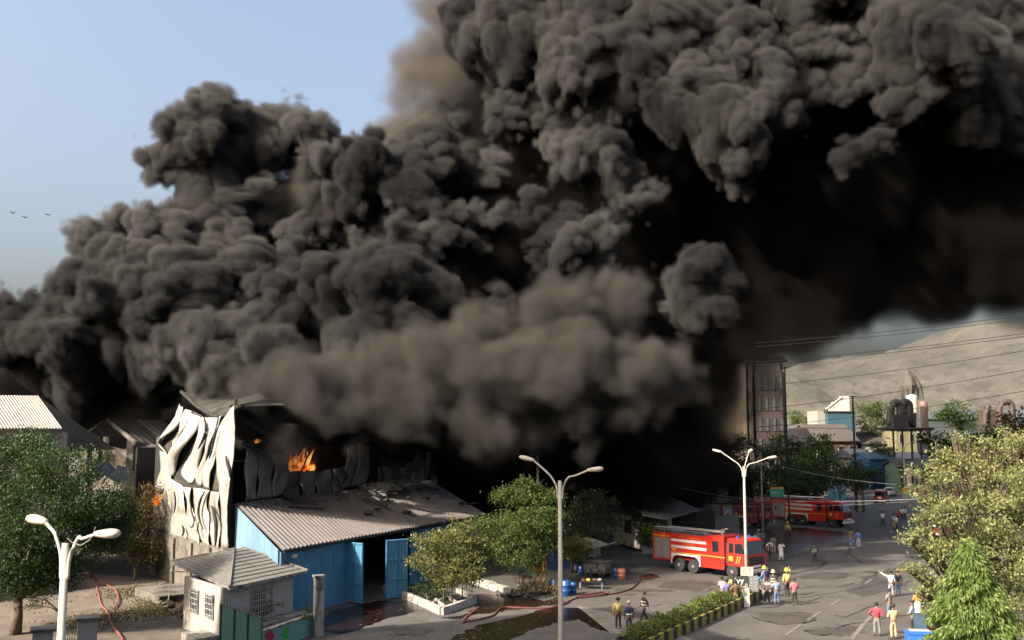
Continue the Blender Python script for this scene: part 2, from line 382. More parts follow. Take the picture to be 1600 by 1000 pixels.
if n_out.dot(-FA) < 0: n_out = -n_out
b = MB(); b.slab(L_(FA) + n_out * .1, L_(FB) + n_out * .1, 0, zpl, .5, .1); pl = b.build('plinth', conc, fac)
for t in (.15, .38, .62, .85):
    p = L_(FA.lerp(FB, t)) + n_out * .4; b = MB(); b.slab(p - (FB - FA).normalized() * .25, p + (FB - FA).normalized() * .25, 0, zpl - .15, .25); b.build('pier', conc, pl)
def zx(x, y): return (230 + x / 3.57, 600 + y / 3.57)
def catmull(P, sub):
    out = []
    for i in range(len(P) - 1):
        p0, p1, p2, p3 = P[max(0, i - 1)], P[i], P[i + 1], P[min(len(P) - 1, i + 2)]
        for k in range(sub):
            t = k / sub; out.append(.5 * ((2 * p1) + (p2 - p0) * t + (2 * p0 - 5 * p1 + 4 * p2 - p3) * t * t + (3 * p1 - p0 - 3 * p2 + p3) * t ** 3))
    out.append(P[-1]); return out
def resample(P, n):
    d = [0]
    for i in range(1, len(P)): d.append(d[-1] + (P[i] - P[i - 1]).length)
    out = []; j = 0
    for k in range(n):
        t = d[-1] * k / (n - 1)
        while j < len(P) - 2 and d[j + 1] < t: j += 1
        out.append(P[j].lerp(P[j + 1], (t - d[j]) / max(1e-6, d[j + 1] - d[j])))
    return out
def sheet_panel(Lp, Rp, amp, seed, name='wall_panel', m=None, A=FA, B=FB, out=.25, parent=None, zxf=zx):
    amp = amp * .62
    """a buckled metal sheet traced between its two long edges, curling out of the wall"""
    q = random.Random(seed); n = 22
    a = resample(catmull([onwall(*zxf(*p), A, B) for p in Lp], 6), n); c = resample(catmull([onwall(*zxf(*p), A, B) for p in Rp], 6), n)
    nn = Vector(((B - A).y, -(B - A).x, 0)).normalized()
    if nn.dot(-Vector(A)) < 0: nn = -nn
    b = MB(); vs = []; W = 6; ph = q.uniform(0, 6)
    for i in range(n):
        t = i / (n - 1); fold = math.sin(math.pi * t)
        for k in range(W + 1):
            u = k / W; o_ = out + amp * fold * (.5 + .5 * math.sin(ph + 5 * t)) * (.3 + .9 * u * (1 - u) * 2 + .35 * math.sin(3 * u + ph)) + .10 * math.sin(7 * t + 4 * u + ph) + .07 * abs(mn.noise(Vector((t * 7, u * 2.5, seed)))) + .035 * mn.noise(Vector((t * 16, u * 6, seed + 9)))
            vs.append(L_(a[i].lerp(c[i], u) + nn * max(.04, o_)))
    fs = [(i * (W + 1) + k, i * (W + 1) + k + 1, (i + 1) * (W + 1) + k + 1, (i + 1) * (W + 1) + k) for i in range(n - 1) for k in range(W)]
    b.add(vs, fs); o = b.build(name, m or white, parent or fac, True)
    sd = o.modifiers.new('thick', 'SOLIDIFY'); sd.thickness = .03; sd.offset = -1
    return o
PAN = [
 ([(192, 112), (172, 190), (130, 260), (95, 310), (96, 335), (126, 382)], [(222, 130), (210, 200), (165, 275), (112, 318), (104, 335), (128, 386)], 1.0),
 ([(240, 140), (225, 190), (205, 260), (165, 318), (168, 345), (178, 352)], [(262, 150), (250, 200), (236, 250), (205, 300), (182, 345), (182, 354)], .7),
 ([(255, 152), (245, 225), (205, 325), (150, 368), (127, 400), (130, 450), (158, 512)], [(312, 182), (306, 235), (280, 300), (236, 385), (210, 425), (186, 470), (162, 515)], 1.3),
 ([(325, 188), (322, 290), (285, 370), (240, 425), (212, 490), (235, 525), (265, 550)], [(366, 188), (362, 260), (345, 335), (322, 400), (300, 450), (288, 505), (270, 552)], 1.2),
 ([(370, 188), (368, 270), (352, 350), (325, 430), (300, 490), (300, 520), (312, 566)], [(407, 188), (400, 260), (382, 320), (362, 385), (342, 450), (324, 510), (322, 568)], .9),
 ([(420, 180), (408, 250), (402, 320), (378, 400), (345, 470), (326, 540), (332, 580)], [(448, 170), (426, 225), (412, 280), (410, 370), (410, 440), (388, 510), (378, 584)], 1.1),
 ([(462, 165), (418, 235), (410, 310), (413, 400), (418, 480), (428, 600), (430, 760), (428, 915)], [(512, 122), (508, 250), (505, 330), (500, 450), (492, 560), (485, 700), (480, 800), (474, 917)], .35),
 ([(96, 372), (98, 470), (62, 560), (60, 700), (60, 815)], [(128, 392), (158, 520), (158, 600), (150, 700), (148, 842)], .5),
 ([(162, 528), (162, 620), (152, 720), (152, 846)], [(214, 572), (232, 650), (240, 740), (240, 868)], .4),
 ([(216, 574), (236, 650), (246, 740), (246, 868)], [(272, 580), (270, 660), (290, 760), (322, 890)], .5),
 ([(276, 578), (274, 650), (296, 750), (328, 892)], [(376, 592), (352, 675), (366, 760), (378, 908)], .6),
 ([(382, 598), (360, 672), (382, 750), (386, 908)], [(428, 604), (426, 700), (424, 800), (424, 914)], .35)]
for i, (a, c, amp) in enumerate(PAN): sheet_panel(a, c, amp, i)
# blackened folds of insulation behind the sheets
blk = mat('burnt_lining', (.03, .026, .022), .8, 0, .5, 1.2, .3)
for i, (a, c) in enumerate([([(262, 150), (300, 330), (215, 470)], [(330, 190), (300, 340), (240, 440)]), ([(170, 300), (120, 330), (128, 385)], [(205, 210), (180, 330), (160, 370)]),
                            ([(160, 512), (210, 545), (265, 570)], [(165, 535), (215, 570), (270, 590)]), ([(384, 440), (372, 560), (380, 590)], [(410, 430), (420, 520), (432, 602)])]):
    sheet_panel(a, c, .3, 40 + i, 'burnt_lining', blk, out=.08)
for i, (pts, w_) in enumerate((([(322, 600), (300, 640), (286, 700), (292, 760), (312, 810)], .10), ([(246, 580), (238, 640), (250, 720), (262, 760), (250, 800), (236, 790)], .07), ([(358, 680), (372, 720), (384, 780), (384, 850), (380, 905)], .14),
    ([(196, 790), (204, 820), (196, 850)], .10), ([(92, 580), (84, 640), (104, 700), (98, 750)], .08), ([(286, 770), (282, 810), (290, 850)], .07), ([(440, 400), (446, 440), (458, 480), (462, 520)], .12), ([(150, 600), (158, 660), (150, 720)], .08), ([(395, 240), (372, 310), (360, 370), (345, 420)], .10), ([(318, 190), (328, 250), (312, 310), (285, 360)], .12))):
    P = catmull([onwall(*zx(*p), FA, FB, .62 if i != 6 else .5) for p in pts], 5); b = MB(); b.tube([L_(p) for p in P], [w_ * (.35 + .65 * math.sin(math.pi * (k + .5) / len(P))) for k in range(len(P))], 5); b.build('burnt_seam', char, fac)
# edge trims and the sagging front strip of roof
b = MB(); p0, p1 = onwall(378, 860, FA, FB), onwall(377, 632, FA, FB)
b.tube([L_(Vector((FA.x, FA.y, 0))) + n_out * .1, L_(Vector((FA.x, FA.y, ztr))) + n_out * .1], .14, 6); b.build('corner_post', char, fac)
roofm = mat('burnt_roof_sheet', (.05, .047, .043), .6, .3, .4, .8, .2, dirt=.5, dirtcol=(.012, .011, .01), dscale=.6)
b = MB(); tl, tm, tr_ = onwall(283, 612, FA, FB), onwall(335, 651, FA, FB), onwall(374, 634, FA, FB); back = Vector((2.6, 2.0, 0))
pts_f = [tl, tl.lerp(tm, .5) + Vector((0, 0, -.2)), tm, tm.lerp(tr_, .5) + Vector((0, 0, -.15)), tr_]
pts_b = [p + back + Vector((0, 0, dz)) for p, dz in zip(pts_f, (.0, .5, 1.7, .8, .1))]
for i in range(4): b.corr(L_(pts_f[i]), L_(pts_f[i + 1]), L_(pts_b[i + 1]), L_(pts_b[i]), 4, .1)
o = b.build('roof_sheet', roofm, fac); sd = o.modifiers.new('t', 'SOLIDIFY'); sd.thickness = .04
b = MB(); b.tube([L_(p) for p in pts_f], .13, 6); b.tube([L_(tr_), L_(FA + (FC - FA) * .25 + Vector((0, 0, 14.0)))], .12, 6)
b.tube([L_(FA.lerp(FC, .01) + Vector((0, 0, 11.5))), L_(FA.lerp(FC, .01) + Vector((0, 0, 13.4)))], .12, 6); b.build('roof_beam', char, fac)
# torn side wall above the lean-to shed
sx = lambda x, y: (x, y)
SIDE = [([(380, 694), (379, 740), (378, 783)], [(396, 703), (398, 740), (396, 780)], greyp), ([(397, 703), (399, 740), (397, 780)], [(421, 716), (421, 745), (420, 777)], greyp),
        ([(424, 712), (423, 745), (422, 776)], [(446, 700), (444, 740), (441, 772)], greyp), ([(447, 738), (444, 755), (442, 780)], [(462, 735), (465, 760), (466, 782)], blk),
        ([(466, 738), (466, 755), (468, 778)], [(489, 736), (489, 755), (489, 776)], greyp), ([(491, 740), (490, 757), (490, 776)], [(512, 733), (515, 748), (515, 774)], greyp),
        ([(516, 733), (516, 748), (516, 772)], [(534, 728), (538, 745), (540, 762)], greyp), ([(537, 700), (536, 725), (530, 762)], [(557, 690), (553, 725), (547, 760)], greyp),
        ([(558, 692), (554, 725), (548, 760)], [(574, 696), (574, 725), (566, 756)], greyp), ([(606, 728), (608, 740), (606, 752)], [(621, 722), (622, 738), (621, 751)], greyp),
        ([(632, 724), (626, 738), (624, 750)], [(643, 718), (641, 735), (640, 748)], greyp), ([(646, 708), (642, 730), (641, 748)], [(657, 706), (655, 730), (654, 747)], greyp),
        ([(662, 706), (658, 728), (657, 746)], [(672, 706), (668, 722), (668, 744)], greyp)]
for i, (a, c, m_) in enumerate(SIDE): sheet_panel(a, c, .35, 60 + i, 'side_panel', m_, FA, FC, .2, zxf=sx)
for P_, r_ in (((onwall(380, 693, FA, FC, .5), onwall(424, 717, FA, FC, .5)), .12), ((onwall(470, 738, FA, FC, .3), onwall(487, 700, FA, FC, .3)), .07), ((onwall(526, 745, FA, FC, .4), onwall(537, 775, FA, FC, 1.2)), .12), ((onwall(594, 715, FA, FC, .3), onwall(600, 760, FA, FC, .6)), .1)):
    b = MB(); b.tube([L_(p) for p in P_], r_, 5); b.build('twisted_beam', char, fac)
for x in (386, 430, 460): b = MB(); b.tube([L_(onwall(x, 690, FA, FC, -1)), L_(onwall(x + 14, 683, FA, FC, -3)), L_(onwall(x + 40, 700, FA, FC, -2))], .1, 5); b.build('twisted_beam', char, fac)

# flames: tongues of burning gas that really give off light
fl = bpy.data.materials.new('flame'); fl.use_nodes = True; N = fl.node_tree.nodes; L = fl.node_tree.links; N.clear()
oo = N.new('ShaderNodeOutputMaterial'); em = N.new('ShaderNodeEmission'); nz = N.new('ShaderNodeTexNoise'); nz.inputs['Scale'].default_value = 1.6; nz.inputs['Detail'].default_value = 5
ge = N.new('ShaderNodeNewGeometry'); rp = N.new('ShaderNodeValToRGB'); L.new(ge.outputs['Position'], nz.inputs['Vector']); L.new(nz.outputs['Fac'], rp.inputs[0])
rp.color_ramp.elements[0].position = .36; rp.color_ramp.elements[0].color = (.12, .006, 0, 1); rp.color_ramp.elements[1].position = .62; rp.color_ramp.elements[1].color = (1, .55, .13, 1)
e_ = rp.color_ramp.elements.new(.48); e_.color = (.7, .11, .008, 1)
L.new(rp.outputs[0], em.inputs[0]); em.inputs[1].default_value = .55; L.new(em.outputs[0], oo.inputs[0])
def flames(label, pts, seed):
    q = random.Random(seed); b = MB(); root = Vector(pts[0][0])
    for p, h, r in pts:
        p = Vector(p) - root
        for k in range(9):
            o_ = Vector((q.uniform(-1, 1), q.uniform(-1, 1), 0)) * r * .9; hh = h * q.uniform(.5, 1.1); lean = Vector((q.uniform(-.2, .6), 0, 0)) * h
            b.tube([p + o_, p + o_ + lean * .2 + Vector((q.uniform(-.15, .15), 0, hh * .35)), p + o_ + lean * .5 + Vector((q.uniform(-.25, .25), 0, hh * .7)), p + o_ + lean + Vector((0, 0, hh))],
                   [r * .22, r * .34, r * .16, .01], 6)
    o = b.build('flame', fl, None, True, label=label, cat='fire'); o.location = root; return o
flames('bright orange flames leaping behind the torn side wall', [(onwall(x, y, FA, FC, -.4), h, r) for x, y, h, r in ((458, 738, 1.4, .4), (468, 736, 1.9, .5), (478, 734, 1.2, .4), (450, 740, .9, .3), (486, 735, .6, .25))], 1)
flames('low red flames glowing at the foot of the white wall', [(at(243, y, 76), h, .12) for y, h in ((790, 1.0),)], 2)
flames('thin line of fire along the sooty roof edge', [(onwall(x, y, FA, FC, -1.2), .3, .12) for x, y in ((400, 692),)], 3)
b = MB(); q = random.Random(2)
b.plate([L_(onwall(440, 760, FA, FC, -2.)), L_(onwall(590, 750, FA, FC, -2.)), L_(onwall(590, 695, FA, FC, -2.)), L_(onwall(440, 695, FA, FC, -2.))], .1)
b.build('inner_wall', mat('red_hot_wall', (.05, .012, .008), .9, 0, .6, .5, .2), fac)

# ================================================================== BLUE LEAN-TO SHED
blue = mat('blue_paint', (.04, .155, .26), .6, .05, .15, .6, .06, dirt=.66, dirtcol=(.05, .045, .04), dscale=.9, streak=(.60, (.022, .085, .14)))
bluel = mat('blue_side_lit', (.11, .20, .27), .55, .1, .15, .6, .06, streak=(.62, (.05, .10, .15)))  # paler copy of the front blue, sunlight put into the colour
roofg = mat('galvanised_roof', (.115, .104, .10), .5, .2, .18, .5, .05, dirt=.60, dirtcol=(.035, .03, .028), dscale=.35, streak=(.6, (.075, .055, .042)))
S0, S1 = Vector((-14, 60.8, 0)), Vector((-2.5, 85.7, 0)); T0, T1 = Vector((-18.6, 68.0, 0)), Vector((-8.0, 98.2, 0)); ze, zr = 4.25, 6.37
shed = thing('blue_shed', 'long blue corrugated lean-to shed with pale ribbed roof against the burnt factory', 'shed', tuple(S0)); O = Vector(S0)
d = (S1 - S0).normalized(); nS = Vector((d.y, -d.x, 0))
def wall_sheets(A, B, za, zb, m, n, name, ribs=5, z0=0.0, hole=None, nrm=None):
    for i in range(n):
        a, c = i / n, (i + 1) / n - .004
        if hole and a < hole[1] and c > hole[0]: continue
        z0_ = z0
        P, Q = A.lerp(B, a), A.lerp(B, c); b = MB()
        b.corr(L_(P) + Vector((0, 0, z0_)), L_(Q) + Vector((0, 0, z0_)), L_(Q) + Vector((0, 0, za + (zb - za) * c)), L_(P) + Vector((0, 0, za + (zb - za) * a)), ribs, .035, 1, nrm)
        o = b.build(name, m, shed); sd = o.modifiers.new('t', 'SOLIDIFY'); sd.thickness = .02
def tS(px, py): # position along the front wall
    p = onwall(px, py, S0, S1); return (p - S0).dot(S1 - S0) / (S1 - S0).length_squared
h0, h1 = tS(540, 940), tS(640, 930)
wall_sheets(S0, S0.lerp(S1, h0), ze - .05, ze - .05, blue, 5, 'wall_sheet', 6, nrm=nS)
wall_sheets(S0.lerp(S1, h1), S1, ze - .05, ze - .05, blue, 10, 'wall_sheet', 6, nrm=nS)
wall_sheets(S0, T0, ze - .05, zr - .1, bluel, 7, 'side_sheet', 6, nrm=(-1, -.7, 0))
b = MB(); b.slab(L_(S0.lerp(S1, h0)), L_(S0.lerp(S1, h1)), 4.0, ze - .06, .12); b.build('lintel', blue, shed)
b = MB(); b.slab(L_(T0), L_(T1), 0, zr - .4, .1); b.slab(L_(S1), L_(T1), 0, 4.2, .1); b.build('back_wall', char, shed)
for i in range(11):
    a, c = i / 11, (i + 1) / 11; e = nS * .35; v = 1.0
    A_, B2, C2, D2 = L_(S0.lerp(S1, a)) + e, L_(S0.lerp(S1, c)) + e, L_(T0.lerp(T1, c)), L_(T0.lerp(T1, a))
    dz = .012 * (i % 2)
    b = MB(); b.corr(A_ + Vector((0, 0, ze - .1 + dz)), B2 + Vector((0, 0, ze - .1 + dz)), C2 + Vector((0, 0, zr + dz)), D2 + Vector((0, 0, zr + dz)), 6, .11, 3)
    o = b.build('roof_sheet', roofg, shed); sd = o.modifiers.new('t', 'SOLIDIFY'); sd.thickness = .03
b = MB(); b.tube([L_(S0) + nS * .42 + Vector((0, 0, ze - .2)), L_(S1) + nS * .42 + Vector((0, 0, ze - .2))], .07, 6); b.build('gutter', MATS['dark_steel'], shed)
b = MB(); b.tube([L_(S0) + nS * .2 + Vector((0, 0, 0)), L_(S0) + nS * .2 + Vector((0, 0, ze - .2))], .06, 6); b.build('downpipe', bluel, shed)
def leaf_door(hinge, tip, hgt, m, panels, lab=None):
    b = MB(); A_, B2 = L_(hinge), L_(tip)
    b.corr(A_ + Vector((0, 0, .12)), B2 + Vector((0, 0, .12)), B2 + Vector((0, 0, hgt)), A_ + Vector((0, 0, hgt)), panels, .04, 1, (.5, -1, 0))
    dr = b.build('door_leaf', m, shed); sd = dr.modifiers.new('t', 'SOLIDIFY'); sd.thickness = .05
    b = MB(); dd = (B2 - A_).normalized(); nn = Vector((dd.y, -dd.x, 0)) * .05
    if nn.dot(Vector((.3, -1, 0))) < 0: nn = -nn
    for z in (.15, hgt * .33, hgt * .66, hgt - .05): b.tube([A_ + nn + Vector((0, 0, z)), B2 + nn + Vector((0, 0, z))], .035, 4)
    for t in (0.02, .5, .98): p = A_.lerp(B2, t) + nn; b.tube([p + Vector((0, 0, .1)), p + Vector((0, 0, hgt))], .035, 4)
    b.build('door_frame', m, dr)
pL = S0.lerp(S1, h0); pR = S0.lerp(S1, h1)
leaf_door(pL, on(566, 946), 3.95, blue, 8); leaf_door(on(602, 938), on(636, 934), 3.95, blue, 8)
b = MB(); p = L_(S0.lerp(S1, .035)) + nS * .3 + Vector((0, 0, 3.7)); b.tube([p - nS * .3, p], .03, 5); b.lathe([(.05, 0), (.12, .1), (.14, .3), (.02, .34)], p, 8, 'x'); b.build('outside_light', mat('lamp_grey', (.25, .25, .24), .4, 0, .1), shed)
# debris fallen on the shed roof
deb = mat('burnt_debris', (.035, .032, .03), .9, 0, .7, 2, .6)
ashy = mat('ash_debris', (.12, .115, .105), .9, 0, .5, 2, .6)
def roofp(px, py, lift=0):
    A_, B_, D_ = S0 + nS * .35 + Vector((0, 0, ze - .1)), S1 + nS * .35 + Vector((0, 0, ze - .1)), T0 + Vector((0, 0, zr))
    nrm = (B_ - A_).cross(D_ - A_).normalized(); dd = ray(px, py); cpt = Vector((0, 0, H)); t = nrm.dot(A_ - cpt) / nrm.dot(dd)
    return cpt + dd * t + Vector((0, 0, .1 + lift))
def loose(label, shape, m, name='debris', cat='debris', group='burnt scraps on the shed roof'):
    o = shape.build(name, m, label=label, cat=cat, group=group); return o
b = MB(); b.tube([roofp(450, 793), roofp(506, 796)], .12, 5); loose('long charred beam lying across the pale ribbed roof', b, deb, 'charred_beam', 'beam', None)
b = MB(); P = [roofp(442, 742 + 38, .1), roofp(468, 782, .1), roofp(462, 738 + 20, 1.0), roofp(447, 757, 1.0)]; b.plate(P, .1); loose('black curled sheet leaning at the top of the shed roof', b, deb, 'bent_sheet', 'sheet', None)
for i, (x, y, x2, y2) in enumerate([(560, 776, 577, 786), (566, 774, 604, 794), (580, 772, 600, 782), (590, 786, 606, 793)]):
    b = MB(); b.tube([roofp(x, y, .05), roofp(x2, y2, .08)], .11, 5); loose(('short leftmost charred timber above the roof middle', 'longest charred timber slanting down the middle of the roof', 'upper charred timber touching the ash heap', 'shortest and lowest charred timber on the roof')[i], b, deb, 'charred_timber', 'beam', 'charred timbers on the shed roof')
b = MB(); q = random.Random(5)
for k in range(170):
    x = q.gauss(605, 18); y = 752 + abs(q.gauss(0, 9)) + (620 - x) * .12
    b.rock(roofp(x, y), q.uniform(.08, .3), (1.3, 1, .5), k)
o = b.build('debris_heap', ashy); o['kind'] = 'stuff'; o['label'] = 'heap of burnt debris fallen on the shed roof'
b = MB()
for k in range(110):
    x = q.gauss(500, 45); y = 775 + abs(q.gauss(0, 8)) - (x - 500) * .12
    b.rock(roofp(x, y), q.uniform(.05, .16), (1.4, 1, .4), k)
o = b.build('scattered_ash', deb); o['kind'] = 'stuff'; o['label'] = 'scraps of ash scattered along the top of the shed roof'
for i, (x, y) in enumerate([(639, 779), (655, 766), (665, 780), (652, 762), (683, 766), (722, 788), (731, 789), (743, 788), (636, 802), (640, 792), (590, 797), (575, 803)]):
    b = MB(); b.rock(roofp(x, y), .17 + .06 * (i % 3), (1.5, 1.1, .5), i + 50); loose('%s dark scrap on the right half of the shed roof' % ('upper middle', 'small upper', 'middle right', 'topmost', 'upper right', 'far right lower', 'second far right', 'third far right', 'lower middle', 'lower middle neighbouring', 'lower left', 'lowest left')[i], b, deb, 'scrap', 'scrap')

# ================================================================== GATE HUT
hutw = mat('hut_plaster', (.27, .25, .22), .9, 0, .12, 1.5, .2, dirt=.60, dirtcol=(.08, .065, .05), dscale=1.4, streak=(.62, (.10, .09, .075)))
stain = mat('stained_plaster', (.20, .19, .17), .9, 0, .2, 1.5, .3, dirt=.50, dirtcol=(.03, .027, .024), dscale=1.8, streak=(.52, (.05, .045, .04)))
slate = mat('roof_slab', (.105, .097, .088), .9, 0, .18, 2.5, .25, dirt=.62, dirtcol=(.04, .035, .03), dscale=1.2)
K0 = on(345, 1005); dl = Vector((-.62, .785, 0)).normalized(); dr_ = Vector((.42, .91, 0)).normalized()      # near corner and the two wall directions
K1 = K0 + dl * 5.2; K2 = K0 + dr_ * 5.95
hut = thing('gate_hut', 'small white gatehouse with stained walls and low hipped slab roof', 'gatehouse', tuple(K0)); O = Vector(K0)
zt = 2.9
WALLT = .2
b = MB(); b.slab(L_(K0), L_(K1), 0, zt, WALLT, .1); b.slab(L_(K0), L_(K2), 0, zt, WALLT, .1); b.slab(L_(K1), L_(K1 + (K2 - K0)), 0, zt, WALLT, .1); b.slab(L_(K2), L_(K1 + (K2 - K0)), 0, zt, WALLT, .1)
b.build('wall', hutw, hut)
def hut_window(A, B, t0, t1, z0, z1, outn, bars):
    P, Q = L_(A.lerp(B, t0)), L_(A.lerp(B, t1)); e = outn * .12
    b = MB(); b.slab(P + e * .9, Q + e * .9, z0, z1, .04); g = b.build('window', glassmat(), hut)
    b = MB()
    for z in (z0, z1): b.slab(P + e, Q + e, z - .05, z + .05, .12, .05)
    for t in (P, Q): b.slab(t + e - (Q - P).normalized() * .04, t + e + (Q - P).normalized() * .04, z0, z1, .12)
    b.build('window_frame', stain, g)
    for k in range(bars):
        p = P.lerp(Q, (k + .5) / bars) + e * 1.7; b = MB(); b.tube([p + Vector((0, 0, z0)), p + Vector((0, 0, z1))], .018, 4); b.build('window_bar', mat('white_bar', (.35, .34, .32), .6), g)
    b = MB()
    for k in range(4): z = z0 + (z1 - z0) * (k + .5) / 4; b.tube([P + e * 1.8 + Vector((0, 0, z)), Q + e * 1.8 + Vector((0, 0, z))], .016, 4)
    b.build('cross_bar', MATS['white_bar'], g)
nl = Vector((-dl.y, dl.x, 0)); nl = nl if nl.x < 0 else -nl; nf = Vector((dr_.y, -dr_.x, 0))
hut_window(K0, K1, .16, .38, 1.15, 2.35, nl, 5); hut_window(K0, K1, .58, .80, 1.15, 2.35, nl, 5); hut_window(K0, K2, .38, .68, 1.0, 2.35, nf, 9)
b = MB(); b.slab(L_(K0) + nf * .12 + dr_ * .3, L_(K0) + nf * .12 + dr_ * 1.3, .1, 2.2, .05); dd = b.build('side_door', mat('old_white_door', (.26, .27, .27), .6, 0, .15, 3, .1, dirt=.6, dirtcol=(.1, .09, .08), dscale=3), hut)
# hipped roof as overlapping courses of slabs
zE, zA = 2.92, 4.02; E0_, E1_, E3_ = on(359, 918, 2.95), on(481, 892, 2.95), on(267, 877, 2.95)
E = [Vector((p.x - O.x, p.y - O.y, 0)) for p in (E0_, E1_, E1_ + (E3_ - E0_), E3_)]
cen = sum(E, Vector()) / 4; ra, rb = cen - dr_ * .4 - dl * .2, cen + dr_ * .4 - dl * .2
sides = [(E[0], E[1], rb, ra), (E[1], E[2], rb, rb), (E[2], E[3], ra, rb), (E[3], E[0], ra, ra)]
for si, (a, c, cc, aa) in enumerate(sides):
    nc = 10
    for k in range(nc):
        t0, t1 = k / nc, (k + 1) / nc + .02; lift = .05
        p = [a.lerp(aa, t0), c.lerp(cc, t0), c.lerp(cc, min(1, t1)), a.lerp(aa, min(1, t1))]
        z = [zE + (zA - zE) * t0 + lift, zE + (zA - zE) * t0 + lift, zE + (zA - zE) * min(1, t1), zE + (zA - zE) * min(1, t1)]
        P = [Vector((v.x, v.y, zz)) for v, zz in zip(p, z)]
        if (P[2] - P[3]).length < .02: P = P[:3]
        b = MB(); b.plate(P, .05, (0, 0, 1)); b.build('roof_slab', slate, hut)
b = MB(); b.hexa([tuple(v + Vector((0, 0, zE - .12))) for v in E] + [tuple(v + Vector((0, 0, zE + .02))) for v in E]); b.build('eaves', stain, hut)
for i, e in enumerate(E):
    b = MB(); b.tube([e + Vector((0, 0, zE + .06)), (ra if i in (0, 3) else rb) + Vector((0, 0, zA + .04))], .07, 5); b.build('hip_cap', slate, hut)
# terrace, plinths and yard walls round the hut
def walling(name, label, cat, A, B, z0, z1, th, m, ext=0, group=None):
    b = MB(); A, B = Vector(A), Vector(B); b.slab(Vector((0, 0, 0)), Vector((B.x - A.x, B.y - A.y, 0)), z0, z1, th, ext)
    o = b.build(name, m, None, label=label, cat=cat, group=group); o.location = (A.x, A.y, 0); return o
b = MB(); b.slab(L_(K0) + nf * .75 + dr_ * 1.6, L_(K2) + nf * .75 + dr_ * .3, 0, .75, 1.2); b.build('terrace', stain, hut)
b = MB(); b.slab(L_(K0) + nl * .9 - dl * .5, L_(K0) + nl * .9 + dl * 1.6, 0, .5, 1.3); b.build('front_step', stain, hut)
PL0 = K1 - dr_ * 1.4 + dl * .2; b = MB(); b.box(-1.6, 1.6, -2.4, 2.4, 0, .55); pf = b.build('loading_platform', conc, None, label='low stained concrete platform beside the gatehouse and the burnt wall', cat='platform')
pf.location = on(276, 938) + dl * 1.2; pf.rotation_euler.z = math.atan2(dl.y, dl.x) - math.pi / 2
mg = thing('mural_wall', 'low teal stone-textured wall painted with a red flower and green bush', 'wall', tuple(on(487, 991))); O = Vector(mg.location)
W1 = on(408, 1021); teal_w = mat('teal_pebble', (.10, .24, .21), .9, 0, .3, 9, .8, 14)
b = MB(); b.slab(L_(W1), Vector((0, 0, 0)), 0, 1.05, .22); b.build('wall', teal_w, mg)
b = MB(); b.slab(L_(W1), Vector((0, 0, 0)), 1.053, 1.13, .3); b.build('coping', stain, mg)
dm = (Vector((0, 0, 0)) - L_(W1)).normalized(); nm = Vector((dm.y, -dm.x, 0)); nm = nm if nm.dot(Vector((0, -1, 0))) > 0 else -nm
def blob(px, py, r, m, name, petals, sq=1):
    c = onwall(px, py, W1, Vector(mg.location)) - O + nm * .125; b = MB(); pts = []
    for k in range(36):
        t = 2 * math.pi * k / 36; e = r * (1 + .22 * math.cos(petals * t)); pts.append(c + dm * math.cos(t) * e + Vector((0, 0, math.sin(t) * e * sq)))
    b.plate(pts, .01, nm); b.build(name, m, mg)
blob(418, 996, .42, mat('mural_red', (.22, .015, .03), .8), 'painted_flower', 5, .9); blob(443, 989, .40, mat('mural_green', (.03, .22, .03), .8), 'painted_bush', 6, .8)
def pillar(label, px, py_base, wd, hgt, m, cap, Y=None, rz=.43, txt=None, group=None):
    p = on(px, py_base) if Y is None else Vector((at(px, 990, Y).x, Y, 0)); t = thing('gate_pillar', label, 'pillar', tuple(p), rz, group)
    b = MB(); b.box(-wd / 2, wd / 2, -wd / 2, wd / 2, 0, hgt); b.build('shaft', m, t)
    b = MB(); b.box(-wd * .62, wd * .62, -wd * .62, wd * .62, hgt + .002, hgt + .12); b.build('cap', cap, t)
    if txt: text_mesh(txt, .24, 'lettering', MATS['dark_steel'], t, (0, -wd / 2 - .006, hgt - 1.15), (math.pi / 2, 0, 0))
    return t
pillar('tall stained pillar at the end of the teal painted wall', 497, 993, .5, 3.15, stain, stain)
pillar('peeling white gate pillar lettered A-TF5 in black', 136, 0, .82, 2.85, hutw, conc, Y=46, txt='A-TF5'); pillar('peeling white gate pillar beside the near lamp post', 67, 0, .82, 2.55, hutw, conc, Y=45)
# teal metal gate
g0, g1 = on(343, 1022), on(408, 1030); gate = thing('metal_gate', 'teal sheet metal gate leaf standing open before the gatehouse', 'gate', tuple(g0)); O = Vector(g0)
tealg = mat('teal_gate', (.004, .055, .05), .5, .1, .1, 1, .05)
for k in range(3):
    b = MB(); A_, B2 = L_(g0.lerp(g1, k / 3)), L_(g0.lerp(g1, (k + 1) / 3 - .02)); b.slab(A_, B2, .1, (2.45 - .17 * k, 2.45 - .17 * (k + 1)), .04); b.build('gate_panel', tealg, gate)
b = MB()
for t in (0, .335, .66, 1): p = L_(g0.lerp(g1, t)) + Vector((0, -.05, 0)); b.tube([p, p + Vector((0, 0, 2.5 - .5 * t))], .04, 6)
b.tube([L_(g0) + Vector((0, -.05, 2.5)), L_(g1) + Vector((0, -.05, 2.0))], .035, 5)
for k in range(14): p = L_(g0.lerp(g1, k / 13)); z = 2.5 - .5 * k / 13; b.tube([p + Vector((0, 0, z)), p + Vector((0, 0, z + .28))], [.02, .004], 4)
b.build('gate_frame', MATS['dark_steel'], gate)
ga, gc = Vector((at(86, 990, 45).x, 45.2, 0)), Vector((at(118, 990, 46).x, 46, 0)); wick = thing('wicket_gate', 'narrow teal gate with spikes between the two peeling pillars', 'gate', tuple(ga)); O = Vector(ga)
b = MB(); b.slab(L_(ga), L_(gc), .1, 1.95, .04); b.build('gate_panel', tealg, wick)
